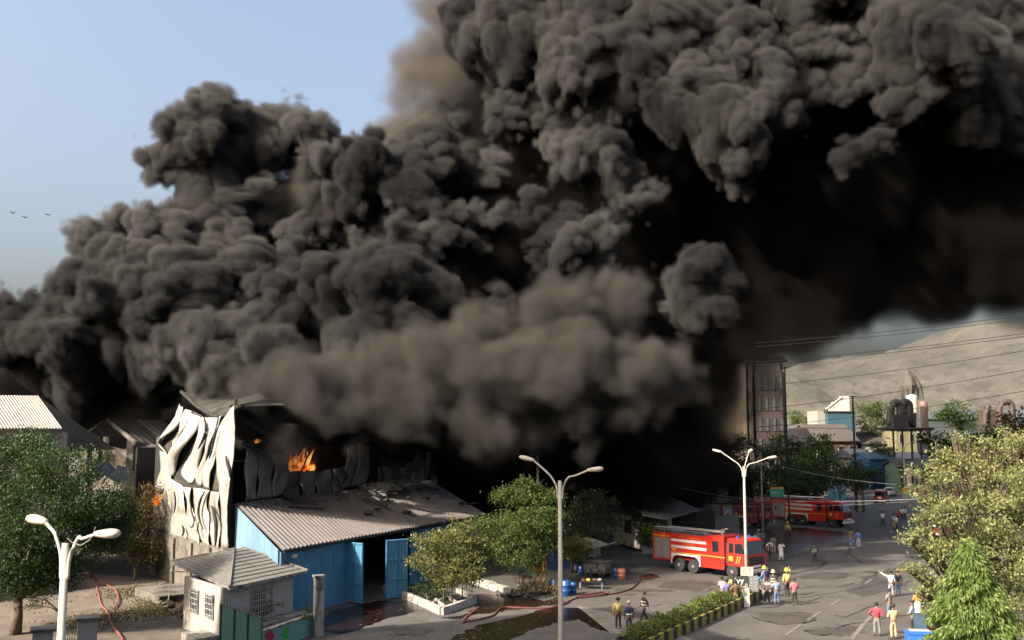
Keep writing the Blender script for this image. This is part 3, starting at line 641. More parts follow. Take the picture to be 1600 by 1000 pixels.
for k in range(8): b = MB(); p = L_(ga.lerp(gc, (k + .5) / 8)); b.tube([p + Vector((0, 0, 1.952)), p + Vector((0, 0, 2.3))], [.02, .006], 4); b.build('spike', MATS['dark_steel'], wick)
walling('boundary_wall', 'grey-white yard wall at the lower left corner beside the pillar', 'wall', (at(-60, 990, 44).x, 44, 0), (at(47, 990, 45).x, 45, 0), 0, 2.0, .25, hutw)
walling('boundary_wall', 'sooty low yard wall behind the dark tree trunk', 'wall', on(-60, 948), on(137, 918), 0, 1.1, .25, conc)
# pavement kerb of the planter and the broken kerb
kerbm = mat('kerb_white', (.26, .245, .22), .85, 0, .2, 2, .2, dirt=.58, dirtcol=(.07, .06, .05), dscale=1.5)
pt = thing('tree_planter', 'white kerbed planter bed holding young trees outside the blue shed', 'planter', tuple(on(690, 960))); O = Vector(pt.location)
PK = [(600, 925), (640, 938), (690, 961), (742, 943), (715, 930)]
for i in range(4):
    A_, B2 = L_(on(*PK[i])), L_(on(*PK[i + 1])); n_ = max(1, int((B2 - A_).length / 1.6))
    for k in range(n_): b = MB(); b.slab(A_.lerp(B2, k / n_), A_.lerp(B2, (k + .985) / n_), 0, .45 + .01 * (k % 2), .28); b.build('kerbstone', kerbm, pt)
for a, c in (((676, 950), (712, 936)), ((694, 955), (680, 944)), ((713, 949), (700, 940))): b = MB(); b.slab(L_(on(*a)), L_(on(*c)), 0, .40, .12); b.build('divider', kerbm, pt)
b = MB(); b.add([tuple(L_(on(*p)) + Vector((0, 0, .2))) for p in PK], [(0, 1, 2, 3, 4)]); b.build('soil', MATS['soot_ground'], pt)
bk = thing('broken_kerb', 'long pale broken kerb running to the debris heap', 'kerb', tuple(on(795, 930))); O = Vector(bk.location)
for k in range(9):
    A_, B2 = L_(on(727, 906)), L_(on(793, 929)); b = MB(); b.slab(A_.lerp(B2, k / 9), A_.lerp(B2, (k + .97) / 9), 0, .42 + .03 * (k % 3), .55 + .05 * (k % 2)); b.build('kerbstone', kerbm, bk)
# ================================================================== BUILDINGS BEHIND AND BESIDE
corr_g = mat('corrugated_grey', (.20, .19, .17), .6, .15, .2, .7, .08, dirt=.60, dirtcol=(.09, .07, .05), dscale=.7)
wallw = mat('off_white_wall', (.22, .21, .195), .9, 0, .12, 1, .15)
# pale warehouse at the far left
A0, A1 = at(98, 671, 75), at(-120, 671, 66); B0, B1 = at(60, 620, 83), at(-150, 618, 72)
wh = thing('warehouse', 'pale warehouse with ribbed grey roof behind the big leafy tree', 'warehouse', (A0.x, A0.y, 0)); O = Vector(wh.location)
for i in range(7):
    a, c = i / 7, (i + 1) / 7; b = MB()
    b.corr(L_(A0.lerp(A1, a)), L_(A0.lerp(A1, c)), L_(B0.lerp(B1, c)), L_(B0.lerp(B1, a)), 6, .1)
    o = b.build('roof_sheet', corr_g, wh); sd = o.modifiers.new('t', 'SOLIDIFY'); sd.thickness = .04
e = Vector((-.6, .9, 0)); b = MB(); z1 = A0.z - .25
b.slab(L_(A0) + e, L_(A1) + e, 0, z1, .3); b.slab(L_(A0) + e, L_(B0) + Vector((0, 6, 0)), 0, z1, .3); b.build('wall', wallw, wh)
b = MB(); p = L_(A0) + e; b.box(p.x - .2, p.x + .5, p.y - .35, p.y + .2, 0, z1); b.build('corner_pier', wallw, wh)
b = MB(); b.plate([L_(B0), L_(B1), L_(B1) + Vector((3, 9, -4.5)), L_(B0) + Vector((3, 9, -4.5))], .08, (0, 0, 1)); b.build('rear_roof', corr_g, wh)
# burnt-out gabled shed
G0, G1, G2 = at(131, 682, 92), at(168, 656, 95), at(214, 694, 91); bk_ = Vector((9, 12, 0))
bs = thing('burnt_shed', 'burnt-out gabled shed with open front and smoke drifting off its roof', 'shed', (G0.x, G0.y, 0)); O = Vector(bs.location)
b = MB()
for i in range(5):
    a, c = i / 5, (i + 1) / 5; b = MB(); b.corr(L_(G2) + bk_ * a, L_(G2) + bk_ * c, L_(G1) + bk_ * c, L_(G1) + bk_ * a, 5, .1)
    o = b.build('roof_sheet', roofm if i != 1 else corr_g, bs); sd = o.modifiers.new('t', 'SOLIDIFY'); sd.thickness = .04
b = MB(); b.plate([L_(G0), L_(G1), L_(G1) + bk_, L_(G0) + bk_], .08, (0, 0, 1)); b.build('far_roof', roofm, bs)
for i, (px, t) in enumerate(((134, .05), (153, .55), (173, 1), (205, 1.8))):
    P = G0.lerp(G1, t) if t <= 1 else G1.lerp(G2, t - 1); b = MB(); p = L_(P); b.box(p.x - .3, p.x + .3, p.y - .1, p.y + .5, 0, P.z - .1); b.build('post', conc, bs)
b = MB(); b.tube([L_(G0), L_(G1), L_(G2)], .22, 6); b.build('gable_beam', conc, bs)
b = MB(); b.slab(L_(G0) + Vector((.5, 2, 0)), L_(G2) + Vector((0, 2, 0)), 0, (G0.z - .6, G2.z - 1), .2); b.build('inner_wall', mat('smoked_wall', (.16, .14, .12), .9, 0, .4, .5, .2, dirt=.46, dscale=.4), bs)
b = MB(); b.slab(L_(G0) + Vector((.4, .6, 0)), L_(G2) + Vector((0, .6, 0)), 0, 7.6, .2); b.build('lower_wall', conc, bs)
b = MB(); b.slab(L_(G2), L_(G2) + bk_, 0, G2.z - .3, .2); b.build('side_wall', char, bs)
bluegrey = mat('bluegrey_sheet', (.10, .12, .15), .5, .3, .2, 1, .1, dirt=.6, dscale=.6)
fr = thing('fallen_roofing', 'bluish corrugated sheets slumped below the burnt-out shed', 'roofing', tuple(at(160, 757, 84))); O = Vector(fr.location)
for k, P in enumerate([((131, 722), (158, 748), (176, 728), (140, 713)), ((158, 740), (186, 756), (190, 742), (168, 722)), ((178, 752), (199, 757), (199, 730), (182, 727))]):
    b = MB(); b.corr(*[L_(at(x, y, 84 + (2.5 if j > 1 else 0))) for j, (x, y) in enumerate(P)], 7, .07, 1, (0, -1, .3)); o = b.build('roof_sheet', bluegrey, fr); sd = o.modifiers.new('t', 'SOLIDIFY'); sd.thickness = .04

def house(name, label, cat, x0, x1, ytop, Y, dep, m, roof=None, rise=0, z0=0, rows=0, cols=0, wm=None, wh_=.55, ww=.5, parapet=False, yaw=0., zt=None, fm=None, group=None, bands=None, top=None, over=.5):
    """a block whose front spans x0..x1 of the view at distance Y, its eave seen at ytop"""
    P, Q = at(x0, ytop, Y), at(x1, ytop, Y); Q.y += math.tan(yaw) * (Q.x - P.x); ez = zt or P.z
    t = thing(name, label, cat, (P.x, P.y, z0), math.atan2(Q.y - P.y, Q.x - P.x), group); W = (Vector((Q.x, Q.y)) - Vector((P.x, P.y))).length; hz = ez - z0
    b = MB(); b.box(0, W, 0, dep, 0, hz); b.build('wall', m, t)
    if roof:
        if rise:
            b = MB(); e = over; b.add([(-e, -e, hz - .05), (W + e, -e, hz - .05), (W + e, dep / 2, hz + rise), (-e, dep / 2, hz + rise), (W + e, dep + e, hz - .05), (-e, dep + e, hz - .05)], [(0, 1, 2, 3), (3, 2, 4, 5)])
            o = b.build('roof', roof, t); sd = o.modifiers.new('t', 'SOLIDIFY'); sd.thickness = .15; sd.offset = 1
            b = MB(); b.add([(0, 0, hz), (0, dep, hz), (0, dep / 2, hz + rise - .1), (W, 0, hz), (W, dep, hz), (W, dep / 2, hz + rise - .1)], [(0, 2, 1), (3, 4, 5)]); b.build('gable', m, t)
        else:
            b = MB(); b.box(-.3, W + .3, -.3, dep + .3, hz + .002, hz + .25); b.build('roof', roof, t)
    for r_ in range(rows):
        for c_ in range(cols):
            cw = W / cols; ch_ = hz / rows; xa = cw * (c_ + .5 - ww / 2); xb = cw * (c_ + .5 + ww / 2); za = ch_ * (r_ + .5 - wh_ / 2); zb = ch_ * (r_ + .5 + wh_ / 2)
            b = MB(); b.box(xa - .08, xb + .08, -.08, -.003, za - .08, zb + .08); f = b.build('window', fm or wallw, t)
            b = MB(); b.box(xa, xb, -.11, -.083, za, zb); b.build('pane', wm or glassmat(), f)
    return t
dimw2 = mat('shaded_plaster', (.038, .035, .033), .9, 0, .15, 1, .1)  # plaster darkened, the smoke's shade on the tower put into the colour
# five-storey block half in the smoke
tan = mat('tan_render', (.12, .095, .07), .9, 0, .2, .4, .15, dirt=.6, dirtcol=(.08, .06, .045), dscale=.25); maroon = mat('maroon_render', (.02, .010, .009), .8, 0, .2, .5, .1)  # maroon darkened too, holding the tower's shade in its colour
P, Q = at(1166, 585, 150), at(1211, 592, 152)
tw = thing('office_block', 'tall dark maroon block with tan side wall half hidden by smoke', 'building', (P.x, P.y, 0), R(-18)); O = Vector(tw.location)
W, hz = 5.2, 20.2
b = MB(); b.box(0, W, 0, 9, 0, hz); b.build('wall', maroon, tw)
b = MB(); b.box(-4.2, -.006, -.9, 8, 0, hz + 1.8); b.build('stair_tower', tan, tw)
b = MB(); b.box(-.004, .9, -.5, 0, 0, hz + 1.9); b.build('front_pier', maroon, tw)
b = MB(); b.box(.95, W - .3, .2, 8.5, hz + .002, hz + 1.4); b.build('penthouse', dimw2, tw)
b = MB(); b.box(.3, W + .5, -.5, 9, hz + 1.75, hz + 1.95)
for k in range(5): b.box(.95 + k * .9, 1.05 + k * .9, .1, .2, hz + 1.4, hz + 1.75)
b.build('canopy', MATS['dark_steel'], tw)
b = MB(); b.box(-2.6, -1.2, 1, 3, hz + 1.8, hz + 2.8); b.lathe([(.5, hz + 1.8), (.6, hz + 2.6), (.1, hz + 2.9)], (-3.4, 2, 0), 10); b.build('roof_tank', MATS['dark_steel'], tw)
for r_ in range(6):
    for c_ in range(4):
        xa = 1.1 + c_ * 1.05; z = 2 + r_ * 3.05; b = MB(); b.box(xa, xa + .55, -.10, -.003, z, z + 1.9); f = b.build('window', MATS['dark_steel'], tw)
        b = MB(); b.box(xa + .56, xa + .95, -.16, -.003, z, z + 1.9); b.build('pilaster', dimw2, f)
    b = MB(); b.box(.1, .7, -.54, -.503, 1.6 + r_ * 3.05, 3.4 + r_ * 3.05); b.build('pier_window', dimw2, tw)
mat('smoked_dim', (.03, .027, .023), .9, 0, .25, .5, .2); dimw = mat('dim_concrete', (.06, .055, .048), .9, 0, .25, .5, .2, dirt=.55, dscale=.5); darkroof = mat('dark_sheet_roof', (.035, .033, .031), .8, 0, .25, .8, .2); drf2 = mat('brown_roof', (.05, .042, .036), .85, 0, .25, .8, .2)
brown = mat('brown_wall', (.085, .05, .036), .9, 0, .25, 1, .2); yell = mat('yellow_wall', (.13, .12, .06), .9, 0, .12, 1, .1); bright_blue = mat('bright_blue', (.014, .065, .17), .6, 0, .15, 1, .1); tealb = mat('teal_block', (.016, .055, .075), .7, 0, .2, .5, .1)  # yellow lowered so that the smoke's shade sits in its colour
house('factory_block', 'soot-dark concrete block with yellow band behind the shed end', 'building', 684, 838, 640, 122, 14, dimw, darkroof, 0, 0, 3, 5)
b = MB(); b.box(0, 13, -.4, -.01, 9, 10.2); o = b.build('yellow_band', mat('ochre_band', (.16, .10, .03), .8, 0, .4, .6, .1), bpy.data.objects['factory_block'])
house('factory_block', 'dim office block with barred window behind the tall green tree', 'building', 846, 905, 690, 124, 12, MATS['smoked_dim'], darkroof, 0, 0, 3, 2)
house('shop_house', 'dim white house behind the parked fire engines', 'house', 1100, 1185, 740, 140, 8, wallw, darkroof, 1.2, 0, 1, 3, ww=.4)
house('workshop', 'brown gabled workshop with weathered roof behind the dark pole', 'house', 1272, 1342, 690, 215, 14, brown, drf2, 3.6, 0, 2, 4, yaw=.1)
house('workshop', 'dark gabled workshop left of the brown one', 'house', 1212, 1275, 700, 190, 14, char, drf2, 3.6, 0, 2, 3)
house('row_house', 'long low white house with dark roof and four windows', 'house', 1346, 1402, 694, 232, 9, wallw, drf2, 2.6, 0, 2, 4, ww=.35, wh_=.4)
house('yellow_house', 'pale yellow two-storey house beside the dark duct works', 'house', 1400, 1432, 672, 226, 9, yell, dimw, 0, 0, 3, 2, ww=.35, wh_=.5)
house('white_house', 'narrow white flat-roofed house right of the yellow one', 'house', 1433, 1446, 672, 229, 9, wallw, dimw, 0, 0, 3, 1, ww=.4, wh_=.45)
t = house('blue_warehouse', 'bright blue walled warehouse beside the street', 'warehouse', 1358, 1402, 718, 196, 7, bright_blue, mat('blue_roof', (.02, .05, .085), .6, 0, .2, .5, .1), 1.2, 0, 0, 0, yaw=.25)
walling('street_wall', 'low white-topped wall under the blue warehouse', 'wall', on(1360, 766), on(1402, 748), 0, 1.9, .3, tealb)
house('market_shed', 'grey sheet-roofed market sheds along the street', 'shed', 1404, 1464, 718, 205, 10, dimw, mat('grey_sheet_roof', (.09, .09, .09), .7, 0, .25, .6, .1), 1.2, 0, 1, 5, yaw=.1)
house('distant_block', 'teal-blue works building behind the brown workshop', 'building', 1293, 1336, 644, 230, 14, tealb, darkroof, 0, 0, 1, 3, ww=.3, wh_=.2)
house('distant_block', 'small bright white building beside the teal works', 'building', 1277, 1292, 642, 232, 8, mat('bright_white', (.2, .19, .17), .8), None, 0, 0, 1, 2, ww=.2, wh_=.2)
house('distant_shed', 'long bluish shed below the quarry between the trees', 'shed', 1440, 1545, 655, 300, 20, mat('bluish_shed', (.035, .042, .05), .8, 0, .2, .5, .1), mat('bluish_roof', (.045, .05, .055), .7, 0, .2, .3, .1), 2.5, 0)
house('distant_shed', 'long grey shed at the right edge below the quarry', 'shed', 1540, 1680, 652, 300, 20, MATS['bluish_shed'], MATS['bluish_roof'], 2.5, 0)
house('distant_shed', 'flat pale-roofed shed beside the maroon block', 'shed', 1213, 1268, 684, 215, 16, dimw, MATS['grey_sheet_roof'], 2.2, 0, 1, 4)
house('factory_block', 'long black low block added to cover the sunlit ground behind the trees', 'building', 880, 1098, 738, 136, 10, char, darkroof, 0, 0, 1, 9, ww=.4, wh_=.4)  # black block added to hide sunlit ground showing through the smoke
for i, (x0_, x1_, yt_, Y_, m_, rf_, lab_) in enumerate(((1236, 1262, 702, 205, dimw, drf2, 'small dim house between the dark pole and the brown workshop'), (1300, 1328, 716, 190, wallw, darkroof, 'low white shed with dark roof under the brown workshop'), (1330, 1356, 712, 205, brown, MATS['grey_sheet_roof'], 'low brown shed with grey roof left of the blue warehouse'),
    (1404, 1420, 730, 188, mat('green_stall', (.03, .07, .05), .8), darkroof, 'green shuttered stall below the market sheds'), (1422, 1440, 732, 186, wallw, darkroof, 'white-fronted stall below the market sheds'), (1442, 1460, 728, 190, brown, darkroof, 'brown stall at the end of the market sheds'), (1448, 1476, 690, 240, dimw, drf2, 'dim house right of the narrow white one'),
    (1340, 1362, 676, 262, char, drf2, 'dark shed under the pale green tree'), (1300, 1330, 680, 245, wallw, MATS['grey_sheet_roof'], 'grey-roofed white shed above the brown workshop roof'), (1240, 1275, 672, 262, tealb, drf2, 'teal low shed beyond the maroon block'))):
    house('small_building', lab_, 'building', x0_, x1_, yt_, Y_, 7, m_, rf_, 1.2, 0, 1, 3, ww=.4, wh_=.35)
# tanks, ducts and silos
tankw = mat('tank_white', (.34, .31, .27), .5, .1, .1, .5, .05, streak=(.6, (.2, .14, .1))); tankp = mat('tank_pink', (.12, .075, .062), .6, 0, .15, .5, .05)
def tank(label, px, ytop, ybot, rpx, Y, m):
    p = at(px, ybot, Y); r = rpx / F * Y * .85; hh = at(px, ytop, Y).z
    t = thing('storage_tank', label, 'tank', (p.x, Y, 0)); b = MB(); b.lathe([(r, 0), (r, hh - .6), (r * .97, hh - .5), (r * .3, hh)], (0, 0, 0), 20); b.build('shell', m, t, True)
    for z in (hh * .5, hh * .7, hh * .88): b = MB(); b.lathe([(r * 1.02, z), (r * 1.02, z + .25)], (0, 0, 0), 20); b.build('hoop', m, t)
    return t
tank('tall white storage tank before the quarry stack', 1426, 616, 650, 10, 280, tankw); tank('pinkish storage tank beside the tall white one', 1444, 626, 652, 7, 284, tankp)
def ductworks(label, pts, Y, m, rr):
    p0 = at(pts[0][0][0], 700, Y); t = thing('duct_works', label, 'machinery', (p0.x, Y, 0)); O_ = Vector((p0.x, Y, 0))
    for path in pts:
        b = MB(); P = catmull([at(x, y, Y) - O_ for x, y in path], 4); b.tube(P, rr, 8); b.build('duct', m, t, True)
    return t, O_
dk = mat('dark_duct', (.045, .043, .042), .6, .3, .3, .5, .1)
t, O = ductworks('dark cyclone ducts and fans on a rooftop frame', [[(1392, 664), (1392, 640), (1398, 630), (1406, 634), (1407, 662)], [(1408, 662), (1409, 634), (1415, 629), (1421, 634), (1421, 664)], [(1426, 668), (1426, 645)]], 200, dk, .8)
b = MB(); p = L_(at(1388, 655, 200)); b.box(p.x + .3, p.x + 3.2, -2, 2, at(0, 668, 200).z, at(0, 648, 200).z)
b.build('fan_house', dk, t)
b = MB(); b.box(p.x - 2, p.x + 8, -2.5, 3, at(0, 672, 200).z, at(0, 668, 200).z)
for k in range(5): b.box(p.x + k * 1.8, p.x + k * 1.8 + .3, -2, -1.7, 0, at(0, 672, 200).z)
b.build('frame', MATS['dark_steel'], t)
t, O = ductworks('brown boiler house with arched duct on its roof', [[(1562, 668), (1562, 636), (1566, 630), (1575, 628), (1581, 634), (1583, 668)], [(1540, 668), (1540, 640), (1546, 634)]], 260, mat('duct_brown', (.045, .033, .028), .7, .2, .3, .4, .1), .8)
b = MB(); p = L_(at(1541, 640, 260)); b.box(p.x, p.x + 3.6, 0, 6, 0, p.z); p2 = L_(at(1580, 640, 260)); b.box(p.x + 3.6, p2.x, 1, 7, 0, at(0, 648, 260).z); b.build('boiler_house', MATS['duct_brown'], t)
pl_ = thing('crushing_plant', 'small white crushing plant below the quarry face', 'machinery', (at(1305, 640, 330).x, 330, 0)); O = Vector(pl_.location); wp = mat('plant_white', (.32, .30, .26), .8)
for x, w_, yt in ((1297, 3, 634), (1302, 3, 628), (1308, 3, 626), (1314, 6, 619)): b = MB(); p = L_(at(x, yt, 330)); b.box(p.x, p.x + w_ * .45, 0, 2, 0, p.z); b.build('silo', wp, pl_)
b = MB(); b.tube([L_(at(1290, 640, 330)), L_(at(1316, 620, 330))], .35, 5); b.build('conveyor', wp, pl_)

# unseen block added left of the camera to shade the yard and apron
nb_ = thing('added_shade_block', 'unseen tall cream block added outside the view at the left to shade the yard', 'building', (-27, 41, 0), math.atan2(-17, -36)); cream = mat('cream_render', (.30, .27, .22), .9, 0, .1, .5, .1)
b = MB(); b.box(0, 40, 0, 25, 0, 29); b.build('wall', cream, nb_); b = MB(); b.box(-.3, 40.3, -.3, 25.3, 29.003, 29.6); b.build('parapet', stain, nb_)
for r_ in range(8):
    for c_ in range(9): b = MB(); b.box(2 + c_ * 4.3, 3.7 + c_ * 4.3, -.06, -.003, 1.6 + r_ * 3.5, 3.2 + r_ * 3.5); b.build('window', glassmat(), nb_)

# shacks in the middle distance
rusty = mat('rusty_white', (.30, .29, .27), .8, 0, .12, 1.5, .2, dirt=.52, dirtcol=(.13, .06, .02), dscale=.9, streak=(.60, (.14, .07, .025)))
s0, s1 = on(958, 853), on(1004, 866); sk = thing('plank_shack', 'white board shack with rust stains and one dark window', 'shack', tuple(s0)); O = Vector(s0)
NP = 11
for k in range(NP):
    A_, B2 = L_(s0.lerp(s1, k / NP)), L_(s0.lerp(s1, (k + .96) / NP)); b = MB(); b.slab(A_, B2, .4, 3.3 - .02 * (k % 3), .05); b.build('plank', rusty, sk)
dn = (s1 - s0).normalized(); nn = Vector((dn.y, -dn.x, 0)); nn = nn if nn.y < 0 else -nn
b = MB(); b.slab(L_(s0.lerp(s1, .42)) + nn * .05, L_(s0.lerp(s1, .66)) + nn * .05, 1.6, 2.9, .05); b.build('window', char, sk)
b = MB(); b.hexa([tuple(L_(p) + Vector((0, 0, 3.35))) for p in (s0 + nn * .4, s1 + nn * .4, s1 - nn * 3, s0 - nn * 3)] + [tuple(L_(p) + Vector((0, 0, 3.5))) for p in (s0 + nn * .4, s1 + nn * .4, s1 - nn * 3, s0 - nn * 3)]); b.build('roof', darkroof, sk)
for s_ in (s0, s1): b = MB(); b.slab(L_(s_), L_(s_ - nn * 3), 0, 3.3, .08); b.build('side_wall', rusty, sk)
def stall(label, c, corners, posts, m, hh, name='market_stall', cat='stall'):
    t = thing(name, label, cat, tuple(c)); O_ = Vector(c); P = [Vector(p) - O_ for p in corners]; b = MB(); b.plate(P, .06, (0, 0, 1)); b.build('roof', m, t)
    for p in posts: b = MB(); q_ = Vector(p) - O_; b.tube([(q_.x, q_.y, 0), (q_.x, q_.y, hh)], .06, 5); b.build('post', MATS['dark_steel'], t)
    return t
cy_ = 98; tarp = mat('grey_tarp_roof', (.085, .08, .075), .9, 0, .2, .6, .3)
cs = [at(1000, 775, 100), at(1048, 776, 104), at(1096, 797, 100), at(1040, 812, 90), at(1004, 805, 90)]
st = stall('low shop with wide grey sheet roof and dark open front', (at(1045, 0, 96).x, 96, 0), cs, [on(1040, 868), on(1092, 850), on(1065, 860)], tarp, 3.4, 'sheet_shop', 'shop')
b = MB(); b.box(-5, 4.2, 3.5, 7.5, 0, 3.4); b.build('wall', char, st)
stall('ragged dark awning behind the white plank shack', (at(970, 0, 108).x, 108, 0), [at(940, 795, 108), at(1010, 786, 112), at(1012, 800, 104), at(948, 806, 104)], [(at(960, 0, 106).x, 106, 0), (at(1005, 0, 106).x, 106, 0)], darkroof, 3.4, 'awning', 'awning')
bc = MB(); bc.box(-1.6, 1.6, -1, 1, 0, 2.4); o = bc.build('blue_booth', mat('deep_blue', (.012, .04, .15), .6, 0, .2, 1, .1), None, label='deep blue sheet booth in the shade behind the street lamp', cat='booth'); o.location = (at(869, 0, 84).x, 84, 0)
bc = MB(); bc.box(-1.3, 1.3, -.5, .5, 0, 2.3); o = bc.build('switch_cabinet', mat('cabinet_grey', (.10, .10, .105), .6, 0, .1, 1, .05), None, label='grey steel cabinet beside the dark fire engine', cat='cabinet'); o.location = (at(1115, 0, 107).x, 107, 0)
# tea cart with its worn tin roof
cart = thing('tea_cart', 'silvery box cart with worn tin sheets leaning over it', 'cart', tuple(on(935, 902)), R(-30)); tin = mat('dull_tin', (.20, .20, .19), .5, .4, .4, 2, .3, dirt=.48, dirtcol=(.04, .04, .038), dscale=2.5)
b = MB(); b.box(-.8, .8, -.55, .55, .35, 1.25); b.build('box', tin, cart)
b = MB(); b.box(-.9, 1.0, -.75, .6, 1.252, 1.31); b.build('counter', tin, cart)
b = MB(); b.box(-.78, .0, -.5, .5, 1.6, 2.3); b.build('cabinet', tin, cart)
for x, y in ((-.75, -.5), (.75, -.5), (-.75, .5), (.75, .5)): b = MB(); b.box(x - .03, x + .03, y - .03, y + .03, 1.31, 2.4); b.build('post', MATS['dark_steel'], cart)
b = MB(); b.plate([(-1.7, -.9, 2.75), (.3, -1.2, 2.3), (.7, .6, 2.5), (-1.3, .9, 2.9)], .04, (0, 0, 1)); b.build('tin_roof', tin, cart)
b = MB(); b.plate([(.2, -1.1, 2.35), (1.6, -.3, 2.75), (1.2, .8, 2.7), (.5, .6, 2.4)], .04, (0, 0, 1)); b.build('tarp_roof', bluegrey, cart)
for x in (-.55, .55):
    for y in (-.56, .56): b = MB(); b.lathe([(.22, -.04), (.22, .04)], (x, y, .22), 12, 'y'); b.build('wheel', MATS['dark_steel'], cart)
# drums, jar, table
def drum(px, py, m, label, h_=.95, r=.3, group=None, name='drum', cat='drum', rz=0):
    p = on(px, py); b = MB(); b.lathe([(r * .93, 0), (r, .04), (r * .97, h_ * .3), (r * 1.03, h_ * .33), (r * .97, h_ * .36), (r * .97, h_ * .64), (r * 1.03, h_ * .67), (r * .97, h_ * .7), (r, h_ * .95), (r * .8, h_)], (0, 0, 0), 14)
    o = b.build(name, m, None, True, label=label, cat=cat, group=group); o.location = p; return o
bd = mat('blue_drum', (.006, .045, .17), .4, 0, .15, 2, .03)
drum(866, 925, bd, 'small blue drum half behind the middle lamp post', .85, .26, 'blue plastic drums'); drum(884, 931, bd, 'biggest blue drum right of the middle lamp post', 1.05, .36, 'blue plastic drums'); drum(896, 928, bd, 'slim blue drum right of the biggest one', .8, .22, 'blue plastic drums')
drum(908, 898, bd, 'blue drum standing before the silvery tea cart', .7, .22, 'blue plastic drums'); drum(962, 904, bd, 'dark blue drum beside the orange jar', .8, .22, 'blue plastic drums')
drum(900, 890, wallw, 'small white bucket behind the blue drums', .45, .2, None, 'bucket', 'bucket'); drum(914, 893, wallw, 'white jerry can beside the tea cart', .6, .2, None, 'jerry_can', 'can')
j = drum(971, 905, mat('orange_jar', (.42, .16, .07), .5, 0, .25, 3, .05, dirt=.55, dirtcol=(.5, .4, .1), dscale=2), 'orange and yellow drum standing by itself near the engine', .8, .32)
drum(1102, 836, mat('green_bin', (.02, .10, .03), .6), 'green bin beside the grey cabinet', 1.1, .6, None, 'bin', 'bin'); drum(1084, 838, bd, 'blue barrel behind the stall goods', 1.1, .4)
tb = thing('low_table', 'low metal table with goods and a yellow packet', 'table', tuple(on(924, 920)), R(-10)); b = MB(); b.box(-.85, .85, -.4, .4, .5, .54); b.build('tabletop', MATS['dark_steel'], tb)
for x in (-.8, .8):
    for y in (-.36, .36): b = MB(); b.box(x - .02, x + .02, y - .02, y + .02, 0, .5); b.build('leg', wallw, tb)
for i, (x, col, nm_) in enumerate(((-.2, (.45, .32, .02), 'yellow'), (.25, (.12, .06, .05), 'brown'), (-.55, (.10, .02, .02), 'dark red'), (.6, (.2, .2, .2), 'grey'))):
    b = MB(); b.rock((0, 0, .09), .15, (1.1, .8, .7), i); o = b.build('packet', mat('packet_' + nm_.replace(' ', '_'), col, .6), None, label=nm_ + ' packet lying on the low metal table', cat='packet'); o.location = tb.location + Vector((x, 0, .54))
# yellow lift basket on the heap
yb = thing('lift_basket', 'yellow steel lift basket tipped on the debris heap', 'basket', tuple(on(837, 915) + Vector((0, 0, .9))), R(-15)); ym = mat('yellow_paint', (.42, .20, .012), .5, 0, .15, 2, .05)
b = MB(); b.box(-.7, .7, -.45, .45, 0, .12); b.build('floor_plate', ym, yb); b = MB(); b.box(-.7, .7, -.47, -.43, .124, .5); b.build('kick_plate', ym, yb)
for x, y in ((-.68, -.43), (0, -.43), (.68, -.43), (-.68, .43), (.68, .43)): b = MB(); b.box(x - .05, x + .05, y - .05, y + .05, .124, 1.15); b.build('post', ym, yb)
b = MB()
for z in (1.1,): b.tube([(-.68, -.43, z), (.68, -.43, z), (.68, .43, z), (-.68, .43, z), (-.68, -.43, z)], .045, 5)
b.build('rail', ym, yb); b = MB(); b.box(.62, .74, -.5, .5, .124, 1.35); b.build('end_panel', ym, yb)
hp = on(835, 928); b = MB(); q = random.Random(9)
for k in range(260):
    a_, r_ = q.uniform(0, 6.3), 2.2 * q.random() ** .7; b.rock((hp.x + math.cos(a_) * r_ * 1.2, hp.y + .3 + math.sin(a_) * r_, max(.02, .7 * (1 - r_ / 2.3)) * q.uniform(.5, 1.1)), q.uniform(.05, .2), (1.3, 1, .7), k)
o = b.build('rubble', mat('brown_rubble', (.06, .048, .036), .95, 0, .6, 3, .6)); o['kind'] = 'stuff'; o['label'] = 'heap of brown debris under the yellow basket'
b = MB()
for k in range(150):
    a_, r_ = q.uniform(0, 6.3), 1.7 * q.random(); p = Vector((hp.x + .4 + math.cos(a_) * r_, hp.y + math.sin(a_) * r_, .4)); b.tube([p, p + Vector((q.uniform(-.6, .6), q.uniform(-.6, .6), q.uniform(.1, 1.2)))], [.025, .008], 3)
o = b.build('dry_branches', mat('dry_wood', (.13, .10, .045), .9, 0, .4, 3, .2)); o['kind'] = 'stuff'; o['label'] = 'tangle of dry branches on the debris heap'
b = MB(); b.rock((0, 0, .35), .35, (.9, .6, 1.3), 3); o = b.build('rag_bundle', wallw, None, label='white rag bundle on the debris heap', cat='rags'); o.location = on(812, 928)

# yard clutter at the left: slab of stone, drain stones
for i, (x, y, r_) in enumerate(((290, 955, .55), (262, 950, .4), (272, 960, .3), (250, 945, .3), (282, 966, .25))):
    b = MB(); b.rock((0, 0, r_ * .5), r_, (1.1, 1, .8), i + 5); o = b.build('stone', conc, None, label='%s sooty stone beside the gatehouse yard edge' % ('largest', 'second largest', 'flat', 'rounded', 'smallest')[i], cat='stone'); o.location = on(x, y)
rl = thing('pipe_railing', 'bent pipe railing on the platform by the burnt wall', 'railing', tuple(on(262, 948))); O = Vector(rl.location)
b = MB(); b.tube([(0, 0, 0), (.1, .2, 2.2)], .05, 5); b.build('post', corr_g, rl); b = MB(); b.tube([(.1, .2, 2.2), (2.4, 1.2, 2.0)], .04, 5); b.build('rail', corr_g, rl)
def hose(label, pts, r, m, z=.05):
    P = [on(x, y) for x, y in pts]; P = catmull(P, 7); p0 = P[0].copy()
    b = MB(); b.tube([p - p0 + Vector((0, 0, z)) for p in P], r, 6); o = b.build('fire_hose', m, None, True, label=label, cat='hose'); o.location = p0; return o
